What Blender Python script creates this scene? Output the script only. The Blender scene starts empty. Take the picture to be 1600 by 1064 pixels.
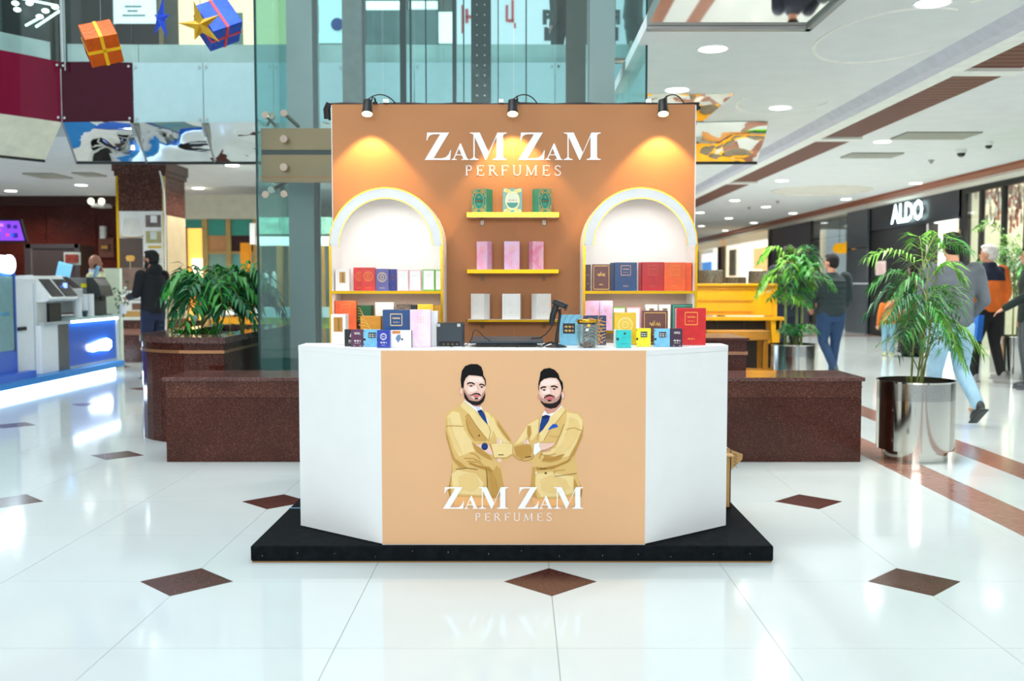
import bpy, bmesh, math, random
from mathutils import Vector, Matrix, Euler
from mathutils.geometry import tessellate_polygon
random.seed(7)
C = bpy.context.scene.collection
PI = math.pi
sc = bpy.context.scene
# ---------------------------------------------------------------- camera, world, exposure
F, HZ, CX, EYE = 1550.0, 442.0, 812.0, 1.31
PITCH = math.atan((532 - HZ) / F)
cd = bpy.data.cameras.new('camera'); cam = bpy.data.objects.new('camera', cd); C.objects.link(cam)
cd.sensor_width = 36; cd.lens = F * 36 / 1600; cd.shift_x = -(CX - 800) / 1600; cd.clip_end = 200
cam.location = (0, 0, EYE); cam.rotation_euler = (PI / 2 - PITCH, 0, 0)
cd.dof.use_dof = True; cd.dof.focus_distance = 5.3; cd.dof.aperture_fstop = 2.2
sc.camera = cam
sc.view_settings.view_transform = 'Standard'; sc.view_settings.look = 'None'
sc.view_settings.gamma = 1.0; sc.view_settings.use_curve_mapping = False
sc.view_settings.exposure = 0.40
w = bpy.data.worlds.new('world'); sc.world = w; w.use_nodes = True
w.node_tree.nodes['Background'].inputs[0].default_value = (0.86, 0.96, 1.0, 1)
w.node_tree.nodes['Background'].inputs[1].default_value = 0.62

def area_lamp(name, loc, size, power, col=(1, 1, 1), rot=(0, 0, 0), sy=None):
    l = bpy.data.lights.new(name, 'AREA'); l.energy = power; l.size = size; l.color = col
    if sy: l.shape = 'RECTANGLE'; l.size_y = sy
    o = bpy.data.objects.new(name, l); o.location = loc; o.rotation_euler = rot; C.objects.link(o); return o
area_lamp('atrium_light', (-2.5, 6.0, 9.5), 7.0, 520, (0.95, 0.98, 1.0))
area_lamp('front_fill', (-0.2, -3.6, 2.9), 5.5, 200, (1.0, 0.97, 0.94), rot=(math.radians(84), 0, 0), sy=1.2)  # added fill lamp behind the camera, brightens the stall front

# ---------------------------------------------------------------- pixel <-> world measuring helpers
def W(px, py, Y):
    u = (px - CX) / F; v = (532 - py) / F
    dy = math.cos(PITCH) + v * math.sin(PITCH); dz = -math.sin(PITCH) + v * math.cos(PITCH)
    t = Y / dy
    return Vector((u * t, Y, EYE + dz * t))
def G(px, py, z=0.0):
    u = (px - CX) / F; v = (532 - py) / F
    dy = math.cos(PITCH) + v * math.sin(PITCH); dz = -math.sin(PITCH) + v * math.cos(PITCH)
    t = (z - EYE) / dz
    return Vector((u * t, dy * t, z))

# ---------------------------------------------------------------- materials
def lin(c):
    c = c / 255.0
    return c / 12.92 if c <= 0.04045 else ((c + 0.055) / 1.055) ** 2.4
def L(rgb): return (lin(rgb[0]), lin(rgb[1]), lin(rgb[2]), 1)
MATS = {}
def pm(rgb, rough=0.5, metal=0.0, var=0.06, scale=8.0, bump=0.0, bscale=None, emit=0.0, coat=0.0, rnd=0.0, alpha=1.0, stretch=None, spec=None):
    key = ('pm', tuple(rgb), rough, metal, var, scale, bump, bscale, emit, coat, rnd, alpha, stretch, spec)
    if key in MATS: return MATS[key]
    m = bpy.data.materials.new('finish_%d' % len(MATS)); m.use_nodes = True; MATS[key] = m
    nt = m.node_tree; N = nt.nodes; K = nt.links; b = N['Principled BSDF']
    b.inputs['Roughness'].default_value = rough; b.inputs['Metallic'].default_value = metal
    if spec is not None: b.inputs['Specular IOR Level'].default_value = spec
    c = L(rgb)
    tc = N.new('ShaderNodeTexCoord'); mp = N.new('ShaderNodeMapping'); K.new(tc.outputs['Object'], mp.inputs[0])
    if stretch: mp.inputs['Scale'].default_value = stretch
    n = N.new('ShaderNodeTexNoise'); n.inputs['Scale'].default_value = scale; n.inputs['Detail'].default_value = 4
    K.new(mp.outputs[0], n.inputs['Vector'])
    r = N.new('ShaderNodeValToRGB'); K.new(n.outputs['Fac'], r.inputs[0])
    r.color_ramp.elements[0].position = 0.3; r.color_ramp.elements[1].position = 0.7
    r.color_ramp.elements[0].color = tuple(x * (1 - var) for x in c[:3]) + (1,)
    r.color_ramp.elements[1].color = tuple(min(1, x * (1 + var)) for x in c[:3]) + (1,)
    out = r.outputs[0]
    if rnd:
        oi = N.new('ShaderNodeObjectInfo'); h = N.new('ShaderNodeHueSaturation'); K.new(out, h.inputs['Color'])
        mr = N.new('ShaderNodeMapRange'); K.new(oi.outputs['Random'], mr.inputs[0])
        mr.inputs[3].default_value = 1 - rnd; mr.inputs[4].default_value = 1 + rnd
        K.new(mr.outputs[0], h.inputs['Value']); out = h.outputs[0]
    K.new(out, b.inputs['Base Color'])
    if bump:
        n2 = N.new('ShaderNodeTexNoise'); n2.inputs['Scale'].default_value = bscale or scale * 6; n2.inputs['Detail'].default_value = 3
        K.new(mp.outputs[0], n2.inputs['Vector'])
        bp = N.new('ShaderNodeBump'); bp.inputs['Strength'].default_value = bump; bp.inputs['Distance'].default_value = 0.01
        K.new(n2.outputs['Fac'], bp.inputs['Height']); K.new(bp.outputs[0], b.inputs['Normal'])
    if emit: b.inputs['Emission Color'].default_value = c; b.inputs['Emission Strength'].default_value = emit
    if coat: b.inputs['Coat Weight'].default_value = coat; b.inputs['Coat Roughness'].default_value = 0.08
    if alpha < 1: b.inputs['Alpha'].default_value = alpha
    return m
def granite(rgb, speck, rough=0.12, scale=120.0):
    key = ('gr', rgb, speck, rough, scale)
    if key in MATS: return MATS[key]
    m = bpy.data.materials.new('granite_%d' % len(MATS)); m.use_nodes = True; MATS[key] = m
    nt = m.node_tree; N = nt.nodes; K = nt.links; b = N['Principled BSDF']; b.inputs['Roughness'].default_value = rough; b.inputs['Specular IOR Level'].default_value = .3
    tc = N.new('ShaderNodeTexCoord')
    v = N.new('ShaderNodeTexVoronoi'); v.inputs['Scale'].default_value = scale; K.new(tc.outputs['Object'], v.inputs['Vector'])
    s = N.new('ShaderNodeSeparateColor'); K.new(v.outputs['Color'], s.inputs[0])
    r = N.new('ShaderNodeValToRGB'); K.new(s.outputs[0], r.inputs[0]); e = r.color_ramp.elements
    c = L(rgb); d = L(speck)
    e[0].position = 0.0; e[0].color = tuple(x * 0.45 for x in c[:3]) + (1,)
    e[1].position = 1.0; e[1].color = d
    a = e.new(0.35); a.color = c
    a = e.new(0.8); a.color = tuple(x * 1.25 for x in c[:3]) + (1,)
    n = N.new('ShaderNodeTexNoise'); n.inputs['Scale'].default_value = 3.0; n.inputs['Detail'].default_value = 6; K.new(tc.outputs['Object'], n.inputs['Vector'])
    mx = N.new('ShaderNodeMix'); mx.data_type = 'RGBA'; mx.blend_type = 'MULTIPLY'; mx.inputs[0].default_value = 0.6
    rr = N.new('ShaderNodeValToRGB'); K.new(n.outputs['Fac'], rr.inputs[0]); rr.color_ramp.elements[0].position = 0.35; rr.color_ramp.elements[1].position = 0.65
    rr.color_ramp.elements[0].color = (0.6, 0.55, 0.55, 1)
    K.new(r.outputs[0], mx.inputs[6]); K.new(rr.outputs[0], mx.inputs[7]); K.new(mx.outputs[2], b.inputs['Base Color'])
    return m
def glass(tint=(0.8, 0.95, 0.95), refl=1.0, rough=0.0):
    key = ('gl', tint, refl, rough)
    if key in MATS: return MATS[key]
    m = bpy.data.materials.new('glass_%d' % len(MATS)); m.use_nodes = True; MATS[key] = m
    nt = m.node_tree; N = nt.nodes; K = nt.links; N.remove(N['Principled BSDF'])
    t = N.new('ShaderNodeBsdfTransparent'); t.inputs[0].default_value = tint + (1,)
    g = N.new('ShaderNodeBsdfGlossy'); g.inputs['Roughness'].default_value = rough; g.inputs[0].default_value = (0.95, 1, 1, 1)
    fr = N.new('ShaderNodeFresnel'); ge = N.new('ShaderNodeNewGeometry'); io = N.new('ShaderNodeMath'); io.operation = 'MULTIPLY_ADD'; K.new(ge.outputs['Backfacing'], io.inputs[0]); io.inputs[1].default_value = -0.8333; io.inputs[2].default_value = 1.5; K.new(io.outputs[0], fr.inputs[0])
    ml = N.new('ShaderNodeMath'); ml.operation = 'MULTIPLY'; ml.inputs[1].default_value = refl; K.new(fr.outputs[0], ml.inputs[0]); ml.use_clamp = True
    mx = N.new('ShaderNodeMixShader'); K.new(ml.outputs[0], mx.inputs[0]); K.new(t.outputs[0], mx.inputs[1]); K.new(g.outputs[0], mx.inputs[2])
    K.new(mx.outputs[0], N['Material Output'].inputs[0]); return m
def marble(c1, c2, c3, scale=6.0):
    key = ('mb', c1, c2, c3, scale)
    if key in MATS: return MATS[key]
    m = bpy.data.materials.new('marbled_print_%d' % len(MATS)); m.use_nodes = True; MATS[key] = m
    nt = m.node_tree; N = nt.nodes; K = nt.links; b = N['Principled BSDF']; b.inputs['Roughness'].default_value = 0.35
    tc = N.new('ShaderNodeTexCoord'); n = N.new('ShaderNodeTexNoise'); n.inputs['Scale'].default_value = scale; n.inputs['Distortion'].default_value = 1.2
    n.inputs['Detail'].default_value = 5; K.new(tc.outputs['Object'], n.inputs['Vector'])
    r = N.new('ShaderNodeValToRGB'); K.new(n.outputs['Fac'], r.inputs[0]); e = r.color_ramp.elements
    e[0].position = 0.35; e[0].color = L(c1); e[1].position = 0.65; e[1].color = L(c3); a = e.new(0.5); a.color = L(c2)
    K.new(r.outputs[0], b.inputs['Base Color']); return m

# ---------------------------------------------------------------- mesh builder
ORIG = {}
class MB:
    def __init__(s): s.v = []; s.f = []; s.mi = []; s.mats = []
    def m(s, mat):
        if mat not in s.mats: s.mats.append(mat)
        return s.mats.index(mat)
    def add(s, vs, fs, mat):
        o = len(s.v); s.v += [Vector(p) for p in vs]; k = s.m(mat)
        for f in fs: s.f.append([i + o for i in f]); s.mi.append(k)
        return s
    def box(s, x0, x1, y0, y1, z0, z1, mat):
        vs = [(x0, y0, z0), (x1, y0, z0), (x1, y1, z0), (x0, y1, z0), (x0, y0, z1), (x1, y0, z1), (x1, y1, z1), (x0, y1, z1)]
        return s.add(vs, [(0, 3, 2, 1), (4, 5, 6, 7), (0, 1, 5, 4), (1, 2, 6, 5), (2, 3, 7, 6), (3, 0, 4, 7)], mat)
    def obox(s, c, hx, hy, hz, M, mat):
        vs = [Vector(c) + M @ Vector((a * hx, b * hy, d * hz)) for d in (-1, 1) for b in (-1, 1) for a in (-1, 1)]
        return s.add(vs, [(0, 2, 3, 1), (4, 5, 7, 6), (0, 1, 5, 4), (1, 3, 7, 5), (3, 2, 6, 7), (2, 0, 4, 6)], mat)
    def prism(s, pts, a, b, mat, fn=None, holes=()):
        # 2-D outline pushed from a to b; fn(u, v, w) -> world
        fn = fn or (lambda u, v, t: (u, v, t))
        loops = [list(pts)] + [list(h) for h in holes]
        tri = tessellate_polygon([[Vector((p[0], p[1], 0)) for p in l] for l in loops])
        flat = [p for l in loops for p in l]; n = len(flat)
        vs = [fn(p[0], p[1], a) for p in flat] + [fn(p[0], p[1], b) for p in flat]
        fs = [tuple(t) for t in tri] + [tuple(i + n for i in reversed(t)) for t in tri]
        o = 0
        for l in loops:
            k = len(l)
            for i in range(k):
                j = (i + 1) % k; fs.append((o + i, o + j, o + j + n, o + i + n))
            o += k
        return s.add(vs, fs, mat)
    def flat(s, pts, mat, fn, holes=()):
        loops = [list(pts)] + [list(h) for h in holes]
        tri = tessellate_polygon([[Vector((p[0], p[1], 0)) for p in l] for l in loops])
        flat = [p for l in loops for p in l]
        return s.add([fn(*p) for p in flat], [tuple(t) for t in tri], mat)
    def stroke(s, pts, w, mat, fn, closed=False):
        # flat ribbon along a 2-D polyline
        P = [Vector((p[0], p[1])) for p in pts]
        if closed: P = P + [P[0], P[1]]
        Lf = []; Rt = []
        for i, p in enumerate(P):
            a = P[max(0, i - 1)]; b = P[min(len(P) - 1, i + 1)]; d = (b - a)
            if d.length < 1e-9: d = Vector((1, 0))
            d.normalize(); nrm = Vector((-d.y, d.x)) * w / 2
            Lf.append(p + nrm); Rt.append(p - nrm)
        n = len(P); vs = [fn(q.x, q.y) for q in Lf] + [fn(q.x, q.y) for q in Rt]
        return s.add(vs, [(i, i + 1, n + i + 1, n + i) for i in range(n - 1)], mat)
    def tube(s, pts, r, mat, n=8, cap=True):
        P = [Vector(p) for p in pts]; R = r if isinstance(r, (list, tuple)) else [r] * len(P)
        vs = []; fs = []; up = None
        for i, p in enumerate(P):
            d = (P[min(len(P) - 1, i + 1)] - P[max(0, i - 1)]); d = d.normalized() if d.length > 1e-9 else Vector((0, 0, 1))
            if up is None: up = Vector((0, 0, 1)) if abs(d.z) < 0.9 else Vector((1, 0, 0))
            x = d.cross(up); x = x.normalized() if x.length > 1e-6 else Vector((1, 0, 0)); y = x.cross(d).normalized(); up = y
            for k in range(n):
                a = 2 * PI * k / n; vs.append(p + x * (math.cos(a) * R[i]) + y * (math.sin(a) * R[i]))
        for i in range(len(P) - 1):
            for k in range(n):
                k2 = (k + 1) % n; fs.append((i * n + k, i * n + k2, (i + 1) * n + k2, (i + 1) * n + k))
        if cap: fs.append(tuple(reversed(range(n)))); fs.append(tuple(range((len(P) - 1) * n, len(P) * n)))
        return s.add(vs, fs, mat)
    def lathe(s, prof, c, mat, n=24, M=None, closed=False):
        c = Vector(c); vs = []; fs = []
        for r, z in prof:
            for k in range(n):
                a = 2 * PI * k / n; q = Vector((r * math.cos(a), r * math.sin(a), z)); vs.append(c + (M @ q if M else q))
        for i in range(len(prof) - 1):
            for k in range(n):
                k2 = (k + 1) % n; fs.append((i * n + k, i * n + k2, (i + 1) * n + k2, (i + 1) * n + k))
        if prof[0][0] > 1e-5: fs.append(tuple(reversed(range(n))))
        if prof[-1][0] > 1e-5: fs.append(tuple(range((len(prof) - 1) * n, len(prof) * n)))
        return s.add(vs, fs, mat)
    def ell(s, c, r, mat, n=12, k=8, M=None):
        return s.lathe_s(c, r, mat, n, k, M)
    def lathe_s(s, c, r, mat, n, k, M):
        c = Vector(c); vs = []; fs = []
        def T(q): return c + (M @ q if M else q)
        for j in range(1, k):
            t = PI * j / k
            for i in range(n):
                a = 2 * PI * i / n; vs.append(T(Vector((r[0] * math.sin(t) * math.cos(a), r[1] * math.sin(t) * math.sin(a), -r[2] * math.cos(t)))))
        for j in range(k - 2):
            for i in range(n):
                i2 = (i + 1) % n; fs.append((j * n + i, j * n + i2, (j + 1) * n + i2, (j + 1) * n + i))
        b = len(vs); vs.append(T(Vector((0, 0, -r[2])))); vs.append(T(Vector((0, 0, r[2]))))
        for i in range(n):
            i2 = (i + 1) % n; fs.append((b, i2, i)); fs.append((b + 1, (k - 2) * n + i, (k - 2) * n + i2))
        return s.add(vs, fs, mat)
    def loft(s, rings, mat, n=14):
        # rings: (x, y, z, rx, ry) horizontal ellipses
        vs = []; fs = []
        for (x, y, z, rx, ry) in rings:
            for i in range(n):
                a = 2 * PI * i / n; vs.append((x + rx * math.cos(a), y + ry * math.sin(a), z))
        for j in range(len(rings) - 1):
            for i in range(n):
                i2 = (i + 1) % n; fs.append((j * n + i, j * n + i2, (j + 1) * n + i2, (j + 1) * n + i))
        fs.append(tuple(reversed(range(n)))); fs.append(tuple(range((len(rings) - 1) * n, len(rings) * n)))
        return s.add(vs, fs, mat)
    def mesh(s, name, org, smooth=False, ang=40):
        me = bpy.data.meshes.new(name); o = Vector(org)
        me.from_pydata([tuple(p - o) for p in s.v], [], s.f)
        for m in s.mats: me.materials.append(m)
        me.polygons.foreach_set('material_index', s.mi)
        if smooth:
            me.polygons.foreach_set('use_smooth', [True] * len(me.polygons)); me.set_sharp_from_angle(angle=math.radians(ang))
        me.update(); return me
    def build(s, name, parent=None, smooth=False, bevel=0.0, label=None, cat=None, group=None, kind=None, ang=40, fixn=True):
        if parent is not None: org = ORIG[parent.name]
        else:
            xs = [p.x for p in s.v]; ys = [p.y for p in s.v]; zs = [p.z for p in s.v]
            org = Vector(((min(xs) + max(xs)) / 2, (min(ys) + max(ys)) / 2, min(zs)))
        me = s.mesh(name, org, smooth, ang); o = bpy.data.objects.new(name, me); C.objects.link(o)
        if parent is not None: o.parent = parent
        else: o.location = org
        ORIG[o.name] = org
        if bevel:
            bv = o.modifiers.new('bevel', 'BEVEL'); bv.width = bevel; bv.segments = 2; bv.limit_method = 'ANGLE'
        tag(o, label, cat, group, kind); return o
def tag(o, label=None, cat=None, group=None, kind=None):
    if label: o['label'] = label
    if cat: o['category'] = cat
    if group: o['group'] = group
    if kind: o['kind'] = kind
    return o
def thing(name, label, cat, loc=(0, 0, 0), group=None, kind=None, local=False, rz=0.0):
    o = bpy.data.objects.new(name, None); C.objects.link(o); o.location = loc; o.rotation_euler = (0, 0, rz); o.empty_display_size = 0.1
    ORIG[o.name] = Vector((0, 0, 0)) if local else Vector(loc)
    return tag(o, label, cat, group, kind)
def dup(root, loc, rz=0.0, label=None):
    c = root.copy(); C.objects.link(c); c.location = loc; c.rotation_euler = (0, 0, rz); ORIG[c.name] = ORIG[root.name]
    if label: c['label'] = label
    def rec(a, b):
        for ch in list(a.children):
            if ch.name.startswith('~'): continue
            d = ch.copy(); C.objects.link(d); d.parent = b; rec(ch, d)
    rec(root, c); return c
def text_geo(txt, size=1.0, font=None):
    cu = bpy.data.curves.new('t', 'FONT'); cu.body = txt; cu.size = size; cu.resolution_u = 2; cu.align_x = 'CENTER'; cu.align_y = 'CENTER'
    if font: cu.offset = font
    o = bpy.data.objects.new('t', cu); me = bpy.data.meshes.new_from_object(o)
    vs = [tuple(v.co) for v in me.vertices]; fs = [tuple(p.vertices) for p in me.polygons]
    bpy.data.objects.remove(o); bpy.data.curves.remove(cu); bpy.data.meshes.remove(me); return vs, fs
def arc(cx, cy, r, a0, a1, n, ry=None):
    ry = r if ry is None else ry
    return [(cx + r * math.cos(math.radians(a0 + (a1 - a0) * i / n)), cy + ry * math.sin(math.radians(a0 + (a1 - a0) * i / n))) for i in range(n + 1)]
def bez(p0, p1, p2, n=10):
    p0, p1, p2 = Vector(p0), Vector(p1), Vector(p2)
    return [p0 * (1 - t) ** 2 + p1 * 2 * t * (1 - t) + p2 * t * t for t in [i / n for i in range(n + 1)]]
# common finishes
WHITE = pm((238, 240, 240), 0.35, var=0.02)
GOLD = pm((240, 190, 40), 0.16, 0.9, var=0.12, scale=3)
BLACK = pm((14, 16, 18), 0.45, var=0.1)
CHROME = pm((210, 214, 214), 0.1, 1.0, var=0.02)
STEEL = pm((150, 152, 152), 0.35, 0.6, var=0.08, scale=2)
GRAN = granite((74, 34, 24), (118, 76, 62), .14, 230)
GRAND = granite((78, 44, 38), (126, 84, 76), 0.2, 280)
CEILM = pm((226, 229, 230), 0.8, var=0.03, scale=3, bump=0.15, bscale=60)
MIRROR = pm((225, 222, 214), 0.03, 1.0, var=0.01)
# ================================================================ FLOOR
TILE = pm((208, 219, 220), 0.085, var=0.015, scale=2.5, rnd=0.012, spec=0.65)
BANDM = pm((152, 112, 98), 0.15, var=0.16, scale=18)
GROUT = pm((150, 158, 156), 0.8)
fb = MB(); fb.box(-16, 12, -3, 62, -0.2, -0.008, GROUT)
floor = fb.build('floor', kind='structure')
TX, TY, S, DG = 0.135, 4.2916, 0.7995, 0.205
def cell_poly(i, j, x1=None):
    x0 = TX + i * S; y0 = TY + j * S; g = 0.0011
    xe = (x1 if x1 else x0 + S); ye = y0 + S
    corners = [(x0, y0, i % 2 == 0 and j % 2 == 0, 1, 1), (xe, y0, (i + 1) % 2 == 0 and j % 2 == 0 and not x1, -1, 1),
               (xe, ye, (i + 1) % 2 == 0 and (j + 1) % 2 == 0 and not x1, -1, -1), (x0, ye, i % 2 == 0 and (j + 1) % 2 == 0, 1, -1)]
    out = []
    for k, (x, y, dm, sx, sy) in enumerate(corners):
        if dm:
            a = (x + sx * DG, y + sy * g); b = (x + sx * g, y + sy * DG)
            out += [b, a] if k in (0, 2) else [a, b]
        else: out.append((x + sx * g, y + sy * g))
    return out, (x0 + xe) / 2, (y0 + ye) / 2
def in_near(x, y): return 3.0 < y < 12.6 and -0.56 * y - 0.9 < x < 0.55 * y + 0.9
far = MB(); ncount = 0
def put_tile(poly, mat, name, key=None, z=0.0, near=None):
    global ncount
    cx = sum(p[0] for p in poly) / len(poly); cy = sum(p[1] for p in poly) / len(poly)
    if in_near(cx, cy) if near is None else near:
        mb = MB(); mb.prism(poly, -0.008, z, mat); o = mb.mesh(name, (cx, cy, 0))
        ob = bpy.data.objects.new(name, o); C.objects.link(ob); ob.parent = floor; ob.location = Vector((cx, cy, 0)) - floor.location
        ncount += 1
    else: far.flat(poly, mat, lambda u, v: (u, v, z))
for j in range(-8, 58):
    for i in range(-18, 3):
        p, cx, cy = cell_poly(i, j)
        put_tile(p, TILE, 'tile')
    p, cx, cy = cell_poly(3, j, 2.61) if False else (None, 0, 0)
    x0 = TX + 3 * S; y0 = TY + j * S; g = 0.0011
    put_tile([(x0 + g, y0 + g), (2.609, y0 + g), (2.609, y0 + S - g), (x0 + g, y0 + S - g)], TILE, 'tile', near=False)
    for (a, b, mt, nm) in ((2.61, 2.90, BANDM, 'border_tile'), (2.90, 3.37, TILE, 'tile'), (3.37, 3.66, BANDM, 'border_tile')):
        put_tile([(a + g, y0 + g), (b - g, y0 + g), (b - g, y0 + S - g), (a + g, y0 + S - g)], mt, nm)
    for i in range(8):
        a = 3.66 + i * S
        mt = BANDM if (j in (25, 31)) else TILE
        put_tile([(a + g, y0 + g), (a + S - g, y0 + g), (a + S - g, y0 + S - g), (a + g, y0 + S - g)], mt, 'tile')
for j in range(-2, 16):
    for i in range(-9, 2):
        x = TX + 2 * i * S; y = TY + 2 * j * S; d = DG - 0.002
        put_tile([(x - d, y), (x, y - d), (x + d, y), (x, y + d)], GRAND, 'diamond_tile', near=(in_near(x, y)))
far.build('distant_tiles', floor, kind='stuff')

# ================================================================ CEILING
CZ = 3.3
ceil = MB(); ceil.box(2.26, 9.6, 0.5, 60, CZ, CZ + 0.1, CEILM); ceil.box(0.99, 2.26, 7.86, 10.57, CZ, CZ + 0.1, CEILM)
ceil.box(-16, 2.26, 13.7, 60, CZ, CZ + 0.3, CEILM)
ceiling = ceil.build('ceiling', kind='structure')
# mirror-polished soffits round the atrium opening
m1 = MB(); m1.box(0.99, 2.26, 5.6, 7.86, CZ - 0.004, CZ + 0.1, MIRROR); m1.build('soffit_panel', ceiling, label='mirror polished steel soffit panel')
m1 = MB(); m1.box(1.06, 2.26, 10.57, 12.4, CZ - 0.004, CZ + 0.1, MIRROR); m1.build('soffit_panel', ceiling, label='mirror polished steel soffit panel')
# blue and dark wedge where the two mirror panels meet
m1 = MB(); m1.box(0.99, 2.26, 7.80, 7.88, CZ - 0.03, CZ - 0.006, STEEL); m1.box(2.22, 2.27, 5.6, 7.88, CZ - 0.03, CZ - 0.006, STEEL); m1.build('soffit_edge', ceiling)
# plaster relief curves
def relief(cx, cy, r, a0, a1, ry):
    b = MB(); pts = arc(cx, cy, r, a0, a1, 28, ry)
    b.tube([(p[0], p[1], CZ + 0.006) for p in pts], 0.018, pm((240, 240, 234), 0.7), 6); b.build('relief_moulding', ceiling, smooth=True)
relief(3.0, 8.2, 0.55, 20, 290, 0.9); relief(2.9, 6.2, 0.6, 180, 420, 1.1); relief(2.9, 11.0, 0.5, 0, 200, 0.8)
# beam with lavender bevel and white edge, then brown slat recess
LAV = pm((200, 200, 212), 0.7); bm_ = MB()
bm_.prism([(3.60, CZ + 0.01), (3.70, CZ - 0.07), (3.84, CZ - 0.07), (3.84, CZ + 0.01)], 0.5, 50, LAV, lambda u, v, t: (u, t, v)); bm_.build('trim_1', kind='structure')
b = MB(); b.box(3.84, 4.03, 0.5, 50, CZ - 0.07, CZ + 0.01, pm((238, 240, 234), 0.6)); b.build('trim_2', kind='structure')
SL = pm((104, 48, 18), 0.55, var=0.15, scale=5); SLD = pm((150, 84, 44), 0.7)
t3 = MB(); t3.box(4.03, 4.585, 0.5, 50, CZ - 0.004, CZ + 0.01, SLD); trim3 = t3.build('trim_3', kind='structure')
sm = None; y = 5.0; k = 0
while y < 24:
    if sm is None:
        mb = MB(); mb.box(-0.277, 0.277, -0.066, 0.066, 0.02, 0.045, SL); sm = mb.mesh('slat', (0, 0, 0))
    o = bpy.data.objects.new('slat', sm); C.objects.link(o); o.parent = trim3; o.location = Vector((4.307, y, CZ - 0.05)) - trim3.location
    y += 0.15; k += 1
b = MB()
while y < 50: b.box(4.03, 4.585, y - 0.066, y + 0.066, CZ - 0.03, CZ - 0.005, SL); y += 0.15
b.build('distant_slats', trim3, kind='stuff')
for y in (9.3, 13.6, 19.5):
    b = MB(); b.box(4.03, 4.62, y - 0.11, y + 0.11, CZ - 0.06, CZ - 0.003, pm((235, 236, 230), 0.6)); b.build('cross_bar', trim3)
b = MB(); b.box(8.12, 8.5, 10, 55, CZ - 0.05, CZ, pm((150, 84, 56), 0.6)); b.build('trim_4', kind='structure')
b = MB(); b.box(8.5, 9.0, 10, 55, CZ - 0.10, CZ, pm((236, 232, 222), 0.6)); b.build('trim_5', kind='structure')
# downlights
LAMP = pm((255, 255, 250), 0.4, emit=6.0)
dl = thing('ceiling_light', 'round recessed ceiling downlight', 'ceiling light', (0, 0, 0), local=True)
b = MB(); b.lathe([(0.115, -0.004), (0.135, -0.008), (0.14, 0.0)], (0, 0, 0), WHITE, 24); b.build('trim_ring', dl, smooth=True)
b = MB(); b.lathe([(0.0, -0.009), (0.115, -0.009), (0.115, -0.001)], (0, 0, 0), LAMP, 24); b.build('diffuser', dl)
DL = [(1114, 76), (1058, 140), (1219, 168), (1457, 4), (1379, 221), (1106, 240), (1222, 282), (1322, 311), (1431, 286), (1239, 333),
      (1197, 323), (1148, 313), (1139, 341), (1094, 332), (1178, 348), (1133, 360), (1096, 353), (17, 298), (127, 289), (310, 294), (363, 258)]
DLAB = ['round downlight just past the corner of the mirrored soffit', 'round downlight above the end spot lamp of the stall', 'round downlight between the mirrored soffit and the slatted band', 'largest round downlight, at the top of the picture by the pale beam',
 'round downlight between the slatted band and the large grille', 'round downlight close to the white edge of the tan backdrop', 'round downlight before the round grey ceiling recess, on the stall side', 'round downlight behind the round grey ceiling recess', 'round downlight between the round recess and the brown ceiling line', 'round downlight directly behind the stall side of the round recess']
LLAB = ['round downlight above the purple wall screen', 'round downlight between the wall screen and the poster column', 'round downlight on the lift side of the poster column', 'round downlight near the wavy mirrored valance beside the glass lift']
for n, (px, py) in enumerate(DL):
    p = G(px, py, CZ); grp = None
    if n < 10: lab = DLAB[n]
    elif n >= len(DL) - 4: lab = LLAB[n - len(DL) + 4]
    else: grp, lab = 'small far downlights over the shopping aisle', 'small round downlight far down the aisle, above the yellow piano'
    o = dl if n == 0 else dup(dl, p)
    o.location = p; o['label'] = lab; o['group'] = grp or 'round downlights recessed in the ceilings'
extra = [(5.6, 7.5), (6.8, 10), (6.8, 14), (6.2, 18), (-9, 18), (-3, 17), (-3, 20), (6, 24), (3.2, 14), (3.2, 20), (6, 30), (3, 30), (-8, 15)]
for (x, y) in [tuple(G(px, py, CZ)[:2]) for (px, py) in DL if py < 320] + extra:
    l = bpy.data.lights.new('downlight_beam', 'SPOT'); l.energy = 210; l.spot_size = math.radians(150); l.spot_blend = 0.6; l.shadow_soft_size = 0.12; l.color = (1, 0.97, 0.9)
    o = bpy.data.objects.new('downlight_beam', l); C.objects.link(o); o.location = (x, y, CZ - 0.03)
# vents, round recess, cameras
VG = pm((120, 122, 112), 0.7)
def vent(px, py, hx, hy, label):
    p = G(px, py, CZ); t = thing('ceiling_vent', label, 'vent', p)
    b = MB(); b.box(p.x - hx, p.x + hx, p.y - hy, p.y + hy, p.z - 0.012, p.z, VG); b.build('backing', t)
    b = MB()
    k = int(hx / 0.03)
    for i in range(-k, k + 1): b.box(p.x + i * 0.03 - 0.006, p.x + i * 0.03 + 0.006, p.y - hy, p.y + hy, p.z - 0.022, p.z - 0.012, pm((196, 196, 186), 0.6))
    b.build('grille', t)
vent(1462, 211, 0.50, 0.30, 'large grey ceiling grille nearest the slatted wooden band')
vent(1362, 242, 0.40, 0.28, 'narrower grey ceiling grille beyond the large one')
vent(75, 274, 0.28, 0.4, 'dark grey ceiling grille above the blue juice stand')
vent(140, 272, 0.2, 0.3, 'faint grey ceiling grille close to the poster column')
p = G(1283, 297, CZ); t = thing('ceiling_recess', 'shallow round grey recess with a rim in the cream ceiling', 'ceiling recess', p)
b = MB(); b.lathe([(0, -0.003), (0.98, -0.003), (1.0, 0)], p, pm((176, 170, 150), 0.8), 40); b.build('dome', t)
b = MB(); b.lathe([(0.97, -0.004), (0.99, -0.03), (1.04, -0.03), (1.06, 0)], p, pm((226, 222, 210), 0.7), 40); b.build('rim', t, smooth=True)
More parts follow.
